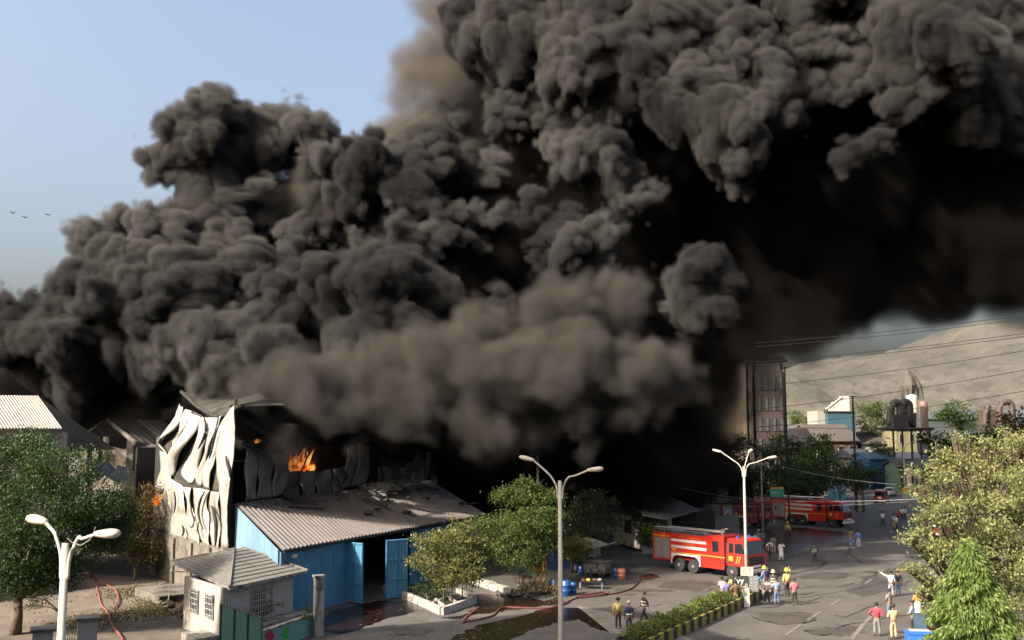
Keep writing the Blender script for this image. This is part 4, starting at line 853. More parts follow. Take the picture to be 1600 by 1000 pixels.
pinkh = mat('pink_hose', (.16, .05, .042), .7, 0, .25, 2, .1); redh = mat('red_hose', (.075, .014, .014), .7, 0, .25, 2, .1)
hose('faded red hose looping over the yard from the wall end', [(141, 900), (148, 912), (153, 925), (158, 945), (168, 958), (172, 972), (180, 986), (196, 1003)], .05, pinkh)
hose('darker hose crossing the faded red one in the yard', [(141, 896), (152, 905), (165, 915), (180, 925), (185, 938), (180, 950), (171, 962), (173, 975), (184, 990), (192, 1003)], .05, pinkh, .12)
hose('long red hose running from the drums towards the near engine', [(862, 950), (885, 942), (905, 934), (930, 932), (955, 929), (975, 925), (992, 917), (1002, 905), (1015, 902), (1024, 900)], .05, redh)
hose('red hose bundled beside the long one', [(905, 936), (925, 934), (945, 931), (950, 928), (938, 928), (915, 932), (900, 936)], .06, redh, .1)
hose('red hose coil end lying near the near engine', [(1000, 904), (1010, 901), (1022, 899), (1024, 903), (1012, 906), (1002, 906)], .06, redh, .12)
hose('dark hose laid along the puddle to the middle lamp', [(722, 974), (745, 970), (770, 963), (778, 955), (789, 950), (820, 951), (862, 951), (890, 942)], .06, redh)
hose('pale hose end lying across the wet kerb side', [(722, 975), (728, 966), (738, 958), (748, 950)], .06, pinkh)

# ================================================================== STREET LAMPS
polew = mat('pole_cream', (.27, .255, .22), .6, 0, .12, 1, .05, dirt=.62, dirtcol=(.12, .10, .075), dscale=2.2, streak=(.6, (.17, .15, .11))); headm = mat('lamp_head', (.33, .30, .24), .45, 0, .1, 2, .03)
def lamp(label, px, Y, ztop, arms, group='street lamps on the median'):
    p = at(px, 800, Y); t = thing('street_lamp', label, 'street lamp', (p.x, Y, 0), 0, group)
    b = MB(); b.tube([(0, 0, 0), (0, 0, ztop * .5), (0, 0, ztop)], [.11, .095, .07], 10); b.build('pole', polew, t, True)
    b = MB(); b.lathe([(.2, 0), (.2, .25), (.12, .4)], (0, 0, 0), 10); b.build('base', polew, t)
    for (ax, ay, reach, rise) in arms:
        d = Vector((ax, ay, 0)).normalized(); P = [d * .10 + Vector((0, 0, ztop - .7)), d * .14 + Vector((0, 0, ztop - .25)), d * .35 + Vector((0, 0, ztop + .12)), d * (reach * .55) + Vector((0, 0, ztop + rise * .5)), d * reach + Vector((0, 0, ztop + rise))]
        b = MB(); b.tube(catmull(P, 4), .038, 6); b.build('arm', polew, t, True)
        a = P[-1] - d * .05; n_ = Vector((-d.y, d.x, 0)); b = MB(); vs = []; m_ = 9; prof = [(0, .05, .05), (.07, .08, .065), (.21, .135, .085), (.42, .16, .10), (.56, .13, .085), (.64, .06, .04)]
        for s_, w_, h_ in prof:
            for j in range(m_): th = 2 * math.pi * j / m_; vs.append(a + d * s_ + n_ * math.cos(th) * w_ + Vector((0, 0, s_ * rise * .25 + math.sin(th) * h_)))
        b.add(vs, [(i * m_ + j, i * m_ + (j + 1) % m_, (i + 1) * m_ + (j + 1) % m_, (i + 1) * m_ + j) for i in range(5) for j in range(m_)] + [tuple(range(m_ - 1, -1, -1)), tuple(range(5 * m_, 6 * m_))])
        b.build('lamp_head', headm, t, True)
    return t
lamp('nearest cream two-headed street lamp at the lower left', 105, 20.3, 9.05, [(-.75, .5, .75, .38), (1.15, -.55, .85, .22)])
lamp('cream two-headed street lamp beside the blue drums', 875, 38, 9.4, [(-.87, .5, 1.15, .75), (.87, -.5, 1.2, .42)])
l3 = lamp('three-headed cream street lamp over the near fire engine', 1164, 66, 8.95, [(-.87, .5, 1.5, .9), (.87, -.5, 1.6, .55), (.5, .87, 1.3, .9)])
l4 = lamp('far two-headed street lamp carrying the yellow board', 1416, 132, 9.3, [(-.87, .5, 1.7, .9), (.87, -.5, 1.7, .7)])
lamp('farthest two-headed street lamp half hidden by leaves', 1467, 190, 9.3, [(-.87, .5, 1.7, .8), (.87, -.5, 1.7, .8)])
lamp('single-headed thin lamp post behind the fire engines', 1191, 108, 9.0, [(-1, 0, .9, .5)], 'lamp posts on the far kerb')
# boards on the lamp posts
black = mat('sign_black', (.03, .032, .03), .5, 0, .1, 1, 0); whitep = mat('sign_white', (.5, .5, .48), .6, 0, .05, 1, 0); greys = mat('sign_grey', (.14, .145, .15), .7, 0, .15, 2, 0)
P3 = Vector(l3.location)
def board(label, cx, z0, z1, wd, y, m, parent_loc, cat='sign'):
    t = thing('sign_board', label, cat, (parent_loc.x + cx, parent_loc.y + y, z0)); b = MB(); b.box(-wd / 2, wd / 2, -.03, .03, 0, z1 - z0); b.build('board', m, t)
    return t
ib = board('black board lettered ivy n in white on the lamp post', -.50, 1.22, 1.92, 1.02, -.30, black, P3)
text_mesh('ivy', .56, 'lettering', whitep, ib, (-.06, -.04, .42), (math.pi / 2, 0, 0)); text_mesh('n', .32, 'lettering', whitep, ib, (.40, -.04, .20), (math.pi / 2, 0, 0))
b = MB(); b.box(-.45, .45, -.035, -.031, .03, .08); b.build('strip', whitep, ib)
ub = board('upper pale notice board above the ivy n board', -.02, 1.95, 2.5, .8, -.22, mat('notice_white', (.33, .33, .30), .8, 0, .15, 3, 0), P3)
for k in range(3): scribble(-.3, .3, .08 + k * .16, .08, -.034, k, 2).build('lettering', greys, ub)
gb = board('grey notice board right of the ivy n board', .36, .95, 1.93, .66, -.24, greys, P3)
for k in range(4): scribble(-.26, .26, .12 + k * .21, .08, -.034, 9 + k, 2).build('lettering', MATS['notice_white'], gb)
cb = thing('poster_column', 'pale poster-covered column at the lamp foot', 'column', (P3.x - .15, P3.y - .2, 0)); b = MB(); b.box(-.22, .22, -.2, .1, 0, 1.2); b.build('column', MATS['notice_white'], cb)
P4 = Vector(l4.location); yb_ = board('yellow over white board on the far lamp post', 0, 2.5, 3.75, 1.05, -.25, MATS['notice_white'], P4)
b = MB(); b.box(-.52, .52, -.04, -.032, .6, 1.25); b.build('yellow_panel', mat('sign_yellow', (.45, .30, .02), .6), yb_); scribble(-.4, .4, .25, .15, -.045, 4, 2).build('lettering', greys, yb_)
P5 = Vector((at(1191, 0, 108).x, 108, 0)); gb2 = board('green board with orange top on the thin lamp post', 0, 4.15, 5.05, 1.5, -.2, mat('sign_green', (.02, .16, .10), .6), P5)
b = MB(); b.box(-.72, .72, -.04, -.032, .91, 1.1); b.build('orange_panel', mat('sign_orange', (.4, .18, .02), .6), gb2); scribble(-.5, .5, .4, .2, -.04, 3, 2).build('lettering', whitep, gb2)
# lone poles and overhead lines
for px, yt, Y, r_, lab in ((1226, 573, 118, .10, 'tall dark bare pole beside the maroon block'), (1332, 618, 140, .16, 'thick dark pole before the brown workshop')):
    p = at(px, yt, Y); t = thing('utility_pole', lab, 'pole', (p.x, Y, 0)); b = MB(); b.tube([(0, 0, 0), (0, 0, p.z)], [r_ * 1.2, r_ * .8], 8); b.build('shaft', MATS['dark_steel'], t); b = MB(); b.box(-.5, .5, -.05, .05, p.z - .2, p.z - .1); b.build('cross_arm', MATS['dark_steel'], t)
wirem = mat('wire_black', (.006, .006, .006), .6, 0, .1, 1, 0); wirew = mat('wire_pale', (.22, .21, .2), .6, 0, .1, 1, 0)
for i, (x0, y0, x1, y1, sag) in enumerate(((1180, 536, 1700, 480, 4), (1180, 542, 1700, 486, 4), (1180, 566, 1700, 508, 4), (1180, 570, 1700, 513, 4), (1180, 604, 1700, 532, 5), (1180, 640, 1700, 560, 6), (1180, 668, 1700, 594, 6), (1240, 668, 1700, 655, 6))):
    P0, P1 = at(x0, y0, 92), at(x1, y1, 62); b = MB(); pts = [P0.lerp(P1, k / 14) - P0 - Vector((0, 0, sag * .05 * math.sin(math.pi * k / 14))) for k in range(15)]; b.tube(pts, .022, 4)
    o = b.build('power_line', wirem, None, label='%s of the power lines crossing before the quarry' % ('topmost', 'second', 'third', 'fourth', 'fifth', 'sixth', 'seventh', 'lowest')[i], cat='cable', group='power lines before the quarry'); o.location = P0
for i, (p, q_, lab) in enumerate((((1040, 757, 104), (1205, 783, 104), 'pale cable sagging behind the three-headed lamp'), ((1205, 783, 100), (1640, 768, 62), 'pale cable crossing before the red jeep'), ((1225, 730, 100), (1400, 757, 100), 'pale cable slanting over the dark hedge trees'), ((1100, 790, 100), (1420, 784, 100), 'pale cable just above the farther engine roof'))):
    P0, P1 = at(*p), at(*q_); b = MB(); b.tube([P0.lerp(P1, k / 12) - P0 - Vector((0, 0, .25 * math.sin(math.pi * k / 12))) for k in range(13)], .02, 4); o = b.build('cable', wirew, None, label=lab, cat='cable'); o.location = P0
P0 = at(177, 833, 19.9); b = MB(); b.tube([(0, 0, 0), (-.1, 0, -.25), (-.28, 0, -.36), (-.45, 0, -.3), (-.55, 0, -.22)], .008, 4); o = b.build('loose_wire', wirew, None, label='thin loose wire looping from the nearest lamp head', cat='cable'); o.location = P0 + Vector((-.35, 0, .12))

# ================================================================== MEDIAN WITH STRIPED KERB AND HEDGE
m0, m1 = on(985, 1018), on(1172, 934); med = thing('median_kerb', 'black and yellow striped kerb round the hedge strip', 'kerb', tuple(m0)); O = Vector(m0)
dm_ = (m1 - m0).normalized(); nm_ = Vector((dm_.y, -dm_.x, 0)); LEN = (m1 - m0).length
ky, kb = mat('kerb_yellow', (.21, .16, .02), .8, 0, .25, 3, .1, dirt=.58, dirtcol=(.05, .045, .03), dscale=2), mat('kerb_black', (.012, .012, .012), .8, 0, .3, 3, .1)
nb = int(LEN / .62)
for side in (-1, 1):
    for k in range(nb):
        A_ = dm_ * (k * LEN / nb) + nm_ * side * .75; B2 = dm_ * ((k + .97) * LEN / nb) + nm_ * side * .75; b = MB(); b.slab(A_, B2, 0, .62, .16); b.build('kerbstone', ky if k % 2 else kb, med)
b = MB(); b.slab(-nm_ * 0, dm_ * LEN, 0, .5, 1.3); b.build('soil', MATS['soot_ground'], med)
b = MB(); b.slab(dm_ * (LEN - .1) - nm_ * .7, dm_ * (LEN - .1) + nm_ * .7, 0, .6, .16); b.build('end_kerb', kb, med)
b = MB(); vs_ = [m0 + dm_ * (LEN + .2) - nm_ * .8, m0 + dm_ * (LEN + .2) + nm_ * .8, m0 + dm_ * (LEN + 4) + nm_ * .8, m0 + dm_ * (LEN + 4) - nm_ * .8]
b.hexa([(p.x, p.y, 0) for p in vs_] + [(p.x, p.y, .2) for p in vs_]); o = b.build('pavement', MATS['concrete']); o['kind'] = 'structure'; o['label'] = 'bare raised end of the median'
n = 15000; t_ = rng.rand(n) * (LEN - .2); u_ = rng.normal(size=n) * .30; bump_ = .2 * np.sin(t_ * 2.1) + .12 * np.sin(t_ * 5.3 + 1)
P = np.stack([m0.x + dm_.x * t_ + nm_.x * u_, m0.y + dm_.y * t_ + nm_.y * u_, .5 + rng.rand(n) ** .6 * (.65 + bump_) * np.exp(-(u_ / .7) ** 2)], 1)
lf_hedge = leafmat('hedge_leaf', (.05, .075, .018), (.16, .18, .045)); V, Q_ = leaf_geo(P, .13); o = fast_mesh('hedge', V, Q_, lf_hedge); o['label'] = 'ragged green hedge growing in the striped median'; o['category'] = 'hedge'
# ================================================================== FIRE ENGINES AND OTHER VEHICLES
red = mat('engine_red', (.33, .016, .011), .38, .05, .15, 1.2, .02, coat=.2, dirt=.66, dirtcol=(.16, .03, .02), dscale=1.6); redd = mat('engine_red_shaded', (.14, .010, .010), .4, .1, .2, 1.2, .02)  # second red is darker, with the rear engines' shade in the paint
shut = mat('shutter_grey', (.26, .27, .28), .35, .5, .1, 2, .03); tyre = mat('tyre', (.014, .014, .014), .85, 0, .2, 5, .2); rim = mat('rim', (.20, .19, .18), .5, .4, .2, 4, .05)
stripe = mat('stripe_white', (.42, .38, .36), .5, 0, .05, 2, 0); ystr = mat('stripe_yellow', (.45, .25, .02), .5, 0, .05, 2, 0); alum = mat('ladder_metal', (.38, .36, .33), .4, .6, .15, 3, .03)
glass = glassmat(); blackp = mat('black_plastic', (.015, .015, .016), .5, 0, .1, 3, 0)
lampm = mat('headlamp_glass', (.5, .5, .46), .2, 0, .05, 3, 0); blum = mat('beacon_blue', (.03, .06, .3), .3, 0, .05, 3, 0); numb = mat('plate_white', (.5, .5, .48), .6, 0, .05, 3, 0)
def wheel(root, x, y, r, wd, s, rm=None):
    b = MB(); b.lathe([(r * .62, -wd / 2), (r * .93, -wd / 2), (r, -wd * .36), (r, wd * .36), (r * .93, wd / 2), (r * .62, wd / 2)], (x, y, r), 20, 'y'); wv = b.build('wheel', tyre, root)
    b = MB(); f = s; b.lathe([(r * .62, 0), (r * .60, f * wd * .42), (r * .48, f * wd * .30), (r * .30, f * wd * .34), (r * .22, f * wd * .56), (.05, f * wd * .58)], (x, y, r), 14, 'y'); b.build('rim', rm or rim, wv)
def arch(x, r, y, z0, z1, xl, xr):    # flat panel with a half-round cut-out over the wheel
    pts_b = [(x + math.cos(t) * r, .52 + max(0, math.sin(t)) * r) for t in [math.pi * (1 - k / 12) for k in range(13)]]
    return pts_b
def fire_engine(label, loc, rz, L=9.4, axles=(2.75, 4.2, 8.0), body=red, rimm=None, dark=False, group='red fire engines on the road', emblem=None):
    t = thing('fire_engine', label, 'fire engine', loc, rz, group); W = 1.22; r = .54; x0 = -L / 2
    cab0 = L / 2 - 1.95; crew0 = L / 2 - 3.75; top = 3.1
    b = MB(); b.box(x0 + .3, L / 2 - .2, -.45, .45, .55, .95); b.build('chassis', blackp, t)
    # main body: split so that the wheel bays stay open
    b = MB(); segs = [x0]; rear = [a for a in axles if a < L * .6]; a0, a1 = x0 + rear[0] - .78, x0 + rear[-1] + .78
    b.box(x0, crew0, -W, W, 1.42, top - .12); b.box(x0, a0, -W, W, .78, 1.418); b.box(a1, crew0, -W, W, .60, 1.418); b.box(a0, a1, -W + .45, W - .45, .9, 1.418)
    b.build('body', body, t)
    for s in (-1, 1):
        y = s * (W + .012); yo = s * (W + .004)
        def pnl(nm, xa, xb, za, zb, m, e=.012, par=None):
            bb = MB(); ya, yb2 = sorted((s * (W + .001), s * (W + e))); bb.box(xa, xb, ya, yb2, za, zb); return bb.build(nm, m, par or t)
        for k in range(2):
            d = pnl('locker_shutter', x0 + .22 + k * (a0 - x0 - .3) / 2, x0 + .22 + (k + 1) * (a0 - x0 - .3) / 2 - .08, .95, 2.55, shut, .03)
            for q_ in range(7): bb = MB(); zz = 1.1 + q_ * .21; ya, yb2 = sorted((s * (W + .03), s * (W + .042))); bb.box(x0 + .24 + k * (a0 - x0 - .3) / 2, x0 + .2 + (k + 1) * (a0 - x0 - .3) / 2 - .08, ya, yb2, zz, zz + .03); bb.build('slat_line', shut, d)
        pnl('yellow_stripe', x0 + .1, a0 - .06, 2.68, 2.75, ystr); (pnl('white_stripe', a0, crew0 - .05, 2.36, 2.58, stripe), pnl('white_stripe', a0, crew0 - .05, 1.86, 2.08, stripe)) if not dark else None
        pnl('yellow_stripe', a0, crew0 + 1.75, 1.49, 1.55, ystr); pnl('yellow_badge', a0 + .08, a0 + .55, 1.64, 1.80, ystr)
        for k in range(2):
            bb = MB(); ya, yb2 = sorted((s * (W + .001), s * (W + .014))); xx = x0 + .85 + k * .22
            bb.hexa([(xx, ya, 2.5), (xx + .08, ya, 2.5), (xx + .08, yb2, 2.5), (xx, yb2, 2.5), (xx + .2, ya, 2.95), (xx + .28, ya, 2.95), (xx + .28, yb2, 2.95), (xx + .2, yb2, 2.95)]); bb.build('slash_mark', ystr, t)
            xx = cab0 + .95 + k * .22; bb = MB(); bb.hexa([(xx, ya, 1.2), (xx + .08, ya, 1.2), (xx + .08, yb2, 1.2), (xx, yb2, 1.2), (xx + .2, ya, 1.75), (xx + .28, ya, 1.75), (xx + .28, yb2, 1.75), (xx + .2, yb2, 1.75)]); bb.build('slash_mark', ystr, t)
        if not dark or emblem:
            for zz, hh, xa, xb, w_ in ((2.68, .13, a0 + .9, crew0 - .7, 4), (2.16, .13, a0 + 1.2, crew0 - 1.2, 2)):
                sb = scribble(xa, xb, zz, hh, -W - .001, int(zz * 10), w_)
                if s > 0: sb.v = [(v[0], -v[1], v[2]) for v in sb.v]
                sb.build('lettering', ystr, t)
        # white arch trim as a ring of small facets over the rear bay
        bb = MB(); ya, yb2 = sorted((s * (W + .002), s * (W + .02)))
        bb.box(a0, a0 + .12, ya, yb2, .60, 1.44); bb.box(a1 - .12, a1, ya, yb2, .60, 1.44); bb.box(a0 + .12, a1 - .12, ya, yb2, 1.30, 1.44)
        for xa, sg in ((a0 + .12, 1), (a1 - .12, -1)):
            for k in range(4): ww = .34 * (1 - (k / 4) ** .5); xs = sorted((xa, xa + sg * ww)); bb.box(xs[0], xs[1], ya, yb2, 1.30 - (k + 1) * .09, 1.30 - k * .09 - .001)
        bb.build('arch_trim', stripe, t)
    # crew cabin and cab
    b = MB(); b.box(crew0 + .003, crew0 + 1.68, -W, W, .60, top + .02); b.build('crew_cabin', body, t)
    b = MB(); b.box(crew0 + 1.70, cab0 + .05, -W + .15, W - .15, .7, top - .35); b.build('gap_bellows', blackp, t)
    xs = L / 2; b = MB()
    b.hexa([(cab0 + .1, -W, .98), (xs, -W, .98), (xs, W, .98), (cab0 + .1, W, .98), (cab0 + .1, -W, 1.85), (xs + .02, -W, 1.85), (xs + .02, W, 1.85), (cab0 + .1, W, 1.85)])
    b.hexa([(cab0 + .1, -W + .03, 1.852), (xs, -W + .03, 1.852), (xs, W - .03, 1.852), (cab0 + .1, W - .03, 1.852), (cab0 + .14, -W + .1, top - .22), (xs - .35, -W + .1, top - .22), (xs - .35, W - .1, top - .22), (cab0 + .14, W - .1, top - .22)])
    cb_ = b.build('cab', body, t)
    b = MB(); b.hexa([(cab0 + .08, -W + .06, top - .218), (xs - .28, -W + .06, top - .218), (xs - .28, W - .06, top - .218), (cab0 + .08, W - .06, top - .218), (cab0 + .2, -W + .2, top - .08), (xs - .5, -W + .2, top - .08), (xs - .5, W - .2, top - .08), (cab0 + .2, W - .2, top - .08)]); b.build('cab_roof', body, t)
    b = MB(); e = .025; b.hexa([(xs + e - .03, -W + .16, 1.93), (xs + e, -W + .16, 1.93), (xs + e, W - .16, 1.93), (xs + e - .03, W - .16, 1.93), (xs - .30, -W + .2, top - .3), (xs - .28, -W + .2, top - .3), (xs - .28, W - .2, top - .3), (xs - .30, W - .2, top - .3)]); b.build('windscreen', glass, t)
    for s in (-1, 1):
        for xa, xb, xc in ((cab0 + .28, cab0 + .72, cab0 + .72), (cab0 + .86, xs - .12, xs - .42)):
            y0_, y1_ = s * (W - .03 + .02), s * (W - .09 + .02); th = s * -.03
            b = MB(); b.hexa([(xa, min(y0_, y0_ + th), 1.95), (xb, min(y0_, y0_ + th), 1.95), (xb, max(y0_, y0_ + th), 1.95), (xa, max(y0_, y0_ + th), 1.95), (xa, min(y1_, y1_ + th), 2.68), (xc, min(y1_, y1_ + th), 2.68), (xc, max(y1_, y1_ + th), 2.68), (xa, max(y1_, y1_ + th), 2.68)]); b.build('side_window', glass, t)
        b = MB(); ya, yb2 = sorted((s * (W + .001), s * (W + .018))); b.box(crew0 + .55, crew0 + 1.15, ya, yb2, 1.95, 2.65); w_ = b.build('crew_window', glass, t)
        b = MB(); b.box(crew0 + .50, crew0 + 1.2, *sorted((s * (W + .001), s * (W + .03))), 2.652, 2.72); b.box(crew0 + .50, crew0 + 1.2, *sorted((s * (W + .001), s * (W + .03))), 1.88, 1.948); b.build('window_frame', blackp, w_)
        b = MB(); b.box(cab0 + .8, cab0 + .83, *sorted((s * (W + .001), s * (W + .01))), 1.0, 1.84); b.build('door_gap', blackp, t)
        b = MB(); b.box(cab0 + .3, cab0 + .7, *sorted((s * (W + .001), s * (W + .012))), 1.35, 1.7); b.build('door_badge', ystr, t)
        b = MB(); b.tube([(xs - .05, s * W, 2.6), (xs + .2, s * (W + .25), 2.55)], .02, 4); b.box(xs + .12, xs + .2, s * (W + .25) - .12, s * (W + .25) + .12, 2.05, 2.6); b.build('mirror', blackp, t)
        b = MB(); b.box(xs + .022, xs + .05, s * .85 - .17, s * .85 + .17, .78, 1.0); b.build('headlight', lampm, t)
        b = MB(); b.lathe([(.11, top - .07), (.10, top + .08), (.02, top + .12)], (cab0 + .8, s * .7, 0), 8); b.build('beacon', blum, t)
        b = MB(); b.box(xs - .1, xs + .02, *sorted((s * (W - .12), s * (W + .02))), 1.0, 1.75) if False else None
    b = MB(); b.box(xs + .022, xs + .06, -W + .3, W - .3, 1.15, 1.7); g = b.build('grille', blackp, t)
    b = MB(); b.box(xs + .001, xs + .16, -W - .02, W + .02, .55, .80); b.build('bumper', stripe, t)
    b = MB(); b.box(xs + .061, xs + .075, -.5, .5, .92, 1.08); b.build('number_plate', numb, t)
    # black front wings
    for s in (-1, 1):
        b = MB(); ax = x0 + axles[-1]; pts = [(ax + math.cos(th) * (r + .14), .54 + math.sin(th) * (r + .14)) for th in [math.pi * k / 8 for k in range(9)]]
        for k in range(8): (xa, za), (xb, zb) = pts[k], pts[k + 1]; y0_, y1_ = sorted((s * (W - .3), s * (W + .03))); b.hexa([(xa, y0_, za), (xb, y0_, zb), (xb, y1_, zb), (xa, y1_, za), (xa * .998, y0_, za + .07), (xb * .998, y0_, zb + .07), (xb * .998, y1_, zb + .07), (xa * .998, y1_, za + .07)])
        b.build('wing', blackp, t)
        for a in axles: wheel(t, x0 + a, s * (W - .20), r, .36, s, rimm if a != axles[-1] else (rimm or rim))
    # roof deck: rails, ladder with rungs, monitor
    b = MB(); b.box(x0 + .05, crew0 - .05, -W + .05, W - .05, top - .118, top - .09); b.build('roof_deck', mat('chequer_deck', (.06, .06, .06), .6, .3, .3, 6, .3), t)
    for y in (-W + .08, W - .08):
        b = MB(); b.tube([(x0 + .1, y, top + .15), (crew0 - .1, y, top + .15)], .025, 5)
        for k in range(6): xx = x0 + .15 + k * (crew0 - x0 - .3) / 5; b.tube([(xx, y, top - .09), (xx, y, top + .15)], .018, 4)
        b.build('roof_rail', alum, t)
    ld = MB()
    for y in (-.95, -.5): ld.tube([(x0 - .1, y, top + .26), (crew0 + 1.2, y, top + .30)], .04, 5)
    lo_ = ld.build('ladder', alum, t)
    for k in range(24): xx = x0 + .1 + k * (crew0 + 1.1 - x0) / 24; b = MB(); b.tube([(xx, -.95, top + .26), (xx, -.5, top + .26)], .03, 4); b.build('rung', alum, lo_)
    ld = MB()
    for y in (.35, .8): ld.tube([(x0 + .2, y, top + .2), (crew0 + .2, y, top + .2)], .035, 5)
    for k in range(18): xx = x0 + .3 + k * (crew0 - x0) / 18; ld.tube([(xx, .35, top + .2), (xx, .8, top + .2)], .025, 4)
    ld.build('spare_ladder', alum, t)
    b = MB(); b.box(x0 + 1.2, x0 + 2.2, -.3, .2, top - .088, top + .12); b.box(crew0 - 1.2, crew0 - .7, -.2, .2, top - .088, top + .18); b.build('roof_box', shut, t)
    b = MB(); b.lathe([(.1, top + .02), (.1, top + .3)], (crew0 + .6, 0, 0), 8); b.tube([(crew0 + .5, 0, top + .35), (crew0 + 1.1, 0, top + .5)], .07, 6); b.build('water_monitor', alum, t)
    b = MB(); b.box(x0 - .03, x0 - .001, -W + .15, W - .15, .9, 2.7); b.build('rear_shutter', shut, t)
    return t
def place_by(pxpy, local_xy, rz):
    p = on(*pxpy); c, s_ = math.cos(rz), math.sin(rz); return (p.x - (local_xy[0] * c - local_xy[1] * s_), p.y - (local_xy[0] * s_ + local_xy[1] * c), 0)
fire_engine('nearest red fire engine, brightly lit, with white stripes and roof ladder', place_by((1061, 893), (2.75 - 4.7, -1.2), R(-50)), R(-50))
fire_engine('red fire engine parked across the wet road beyond the nearest one', place_by((1237, 820), (2.75 - 4.7, -1.2), R(-47)), R(-47))
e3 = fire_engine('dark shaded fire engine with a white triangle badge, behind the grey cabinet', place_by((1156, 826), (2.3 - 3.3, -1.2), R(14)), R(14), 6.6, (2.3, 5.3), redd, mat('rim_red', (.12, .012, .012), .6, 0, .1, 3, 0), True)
b = MB(); b.plate([(-3.1, -1.26, 1.35), (-2.1, -1.26, 1.35), (-2.5, -1.26, 2.3)], .012, (0, -1, 0)); b.build('triangle_badge', stripe, e3)
b = MB(); b.plate([(-2.75, -1.276, 1.5), (-2.35, -1.276, 1.6), (-2.45, -1.276, 1.95), (-2.6, -1.276, 1.7)], .008, (0, -1, 0)); b.build('flame_mark', blackp, e3)
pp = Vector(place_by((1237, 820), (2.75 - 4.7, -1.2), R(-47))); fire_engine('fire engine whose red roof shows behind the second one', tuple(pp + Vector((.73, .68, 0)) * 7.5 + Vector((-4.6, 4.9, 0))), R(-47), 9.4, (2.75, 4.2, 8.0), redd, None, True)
def car(label, loc, rz, m, kind='car', cat='car', name='parked_car', group='vehicles along the street', windows=True):
    t = thing(name, label, cat, loc, rz, group)
    Lc, Wc, hb, ht = {'car': (4.0, .82, .95, 1.5), 'jeep': (4.3, .88, 1.15, 1.95), 'pickup': (4.6, .88, 1.1, 1.9), 'van': (5.2, .95, 1.1, 2.3)}[kind]; x0, x1 = -Lc / 2, Lc / 2; r = .33
    b = MB(); b.hexa([(x0, -Wc, .3), (x1, -Wc, .3), (x1, Wc, .3), (x0, Wc, .3), (x0 + .05, -Wc + .04, hb), (x1 - .15, -Wc + .04, hb - .12), (x1 - .15, Wc - .04, hb - .12), (x0 + .05, Wc - .04, hb)]); b.build('body', m, t)
    ca, cb_ = {'car': (x0 + .5, x1 - 1.1), 'jeep': (x0 + .1, x1 - 1.3), 'pickup': (x0 + 2.4, x1 - .6), 'van': (x0 + .1, x1 - .6)}[kind]; tp = .12 if kind == 'jeep' else .35
    b = MB(); b.hexa([(ca, -Wc + .06, hb - .1), (cb_, -Wc + .06, hb - .1), (cb_, Wc - .06, hb - .1), (ca, Wc - .06, hb - .1), (ca + tp * .5, -Wc + .14, ht), (cb_ - tp, -Wc + .14, ht), (cb_ - tp, Wc - .14, ht), (ca + tp * .5, Wc - .14, ht)]); b.build('cabin', m, t)
    for s in (-1, 1):
        b = MB(); y0_, y1_ = s * (Wc - .065), s * (Wc - .115); e = s * .02; zz = hb + .02; zt_ = ht - .1
        b.hexa([(ca + .25, min(y0_, y0_ + e), zz), (cb_ - .2, min(y0_, y0_ + e), zz), (cb_ - .2, max(y0_, y0_ + e), zz), (ca + .25, max(y0_, y0_ + e), zz), (ca + tp * .5 + .2, min(y1_, y1_ + e), zt_), (cb_ - tp - .1, min(y1_, y1_ + e), zt_), (cb_ - tp - .1, max(y1_, y1_ + e), zt_), (ca + tp * .5 + .2, max(y1_, y1_ + e), zt_)]); b.build('side_window', glass, t)
        for a in (x0 + .75, x1 - .75): wheel(t, a, s * (Wc - .08), r, .2, s)
        b = MB(); b.box(x1 - .08, x1 + .01, s * (Wc - .28) - .12, s * (Wc - .28) + .12, .6, .75); b.build('headlight', lampm, t)
        b = MB(); b.box(x0 - .01, x0 + .04, s * (Wc - .2) - .08, s * (Wc - .2) + .08, .65, .85); b.build('tail_light', mat('tail_red', (.3, .01, .01), .4), t)
    b = MB(); b.hexa([(cb_ - .03, -Wc + .16, hb + .02), (cb_ + .012, -Wc + .16, hb + .02), (cb_ + .012, Wc - .16, hb + .02), (cb_ - .03, Wc - .16, hb + .02), (cb_ - tp * .85, -Wc + .2, ht - .08), (cb_ - tp * .85 + .03, -Wc + .2, ht - .08), (cb_ - tp * .85 + .03, Wc - .2, ht - .08), (cb_ - tp * .85, Wc - .2, ht - .08)]); b.build('windscreen', glass, t)
    b = MB(); b.hexa([(ca - .02, -Wc + .2, hb + .05), (ca + .03, -Wc + .2, hb + .05), (ca + .03, Wc - .2, hb + .05), (ca - .02, Wc - .2, hb + .05), (ca + tp * .4 - .02, -Wc + .24, ht - .12), (ca + tp * .4 + .02, -Wc + .24, ht - .12), (ca + tp * .4 + .02, Wc - .24, ht - .12), (ca + tp * .4 - .02, Wc - .24, ht - .12)]); b.build('rear_window', glass, t)
    b = MB(); b.box(x0 - .1, x0 - .001, -Wc, Wc, .35, .52); b.box(x1 + .001, x1 + .1, -Wc, Wc, .35, .52); b.build('bumper', blackp if kind != 'jeep' else stripe, t)
    b = MB(); b.box(x0 - .112, x0 - .101, -.25, .25, .38, .5); b.build('number_plate', numb, t)
    if kind == 'jeep':
        b = MB(); b.box(ca, cb_ - .4, -Wc + .2, Wc - .2, ht + .05, ht + .12); b.build('roof_rack', alum, t); b = MB(); b.box(x0 - .13, x0 - .1, -.28, .28, .75, 1.1); b.build('spare_plate', numb, t)
    return t
carw = mat('car_white', (.42, .42, .42), .3, .1, .06, 1, 0, coat=.3); carr = mat('car_maroon', (.20, .008, .015), .3, .1, .1, 1, 0, coat=.3); carg = mat('car_grey', (.12, .12, .13), .3, .3, .1, 1, 0, coat=.3)
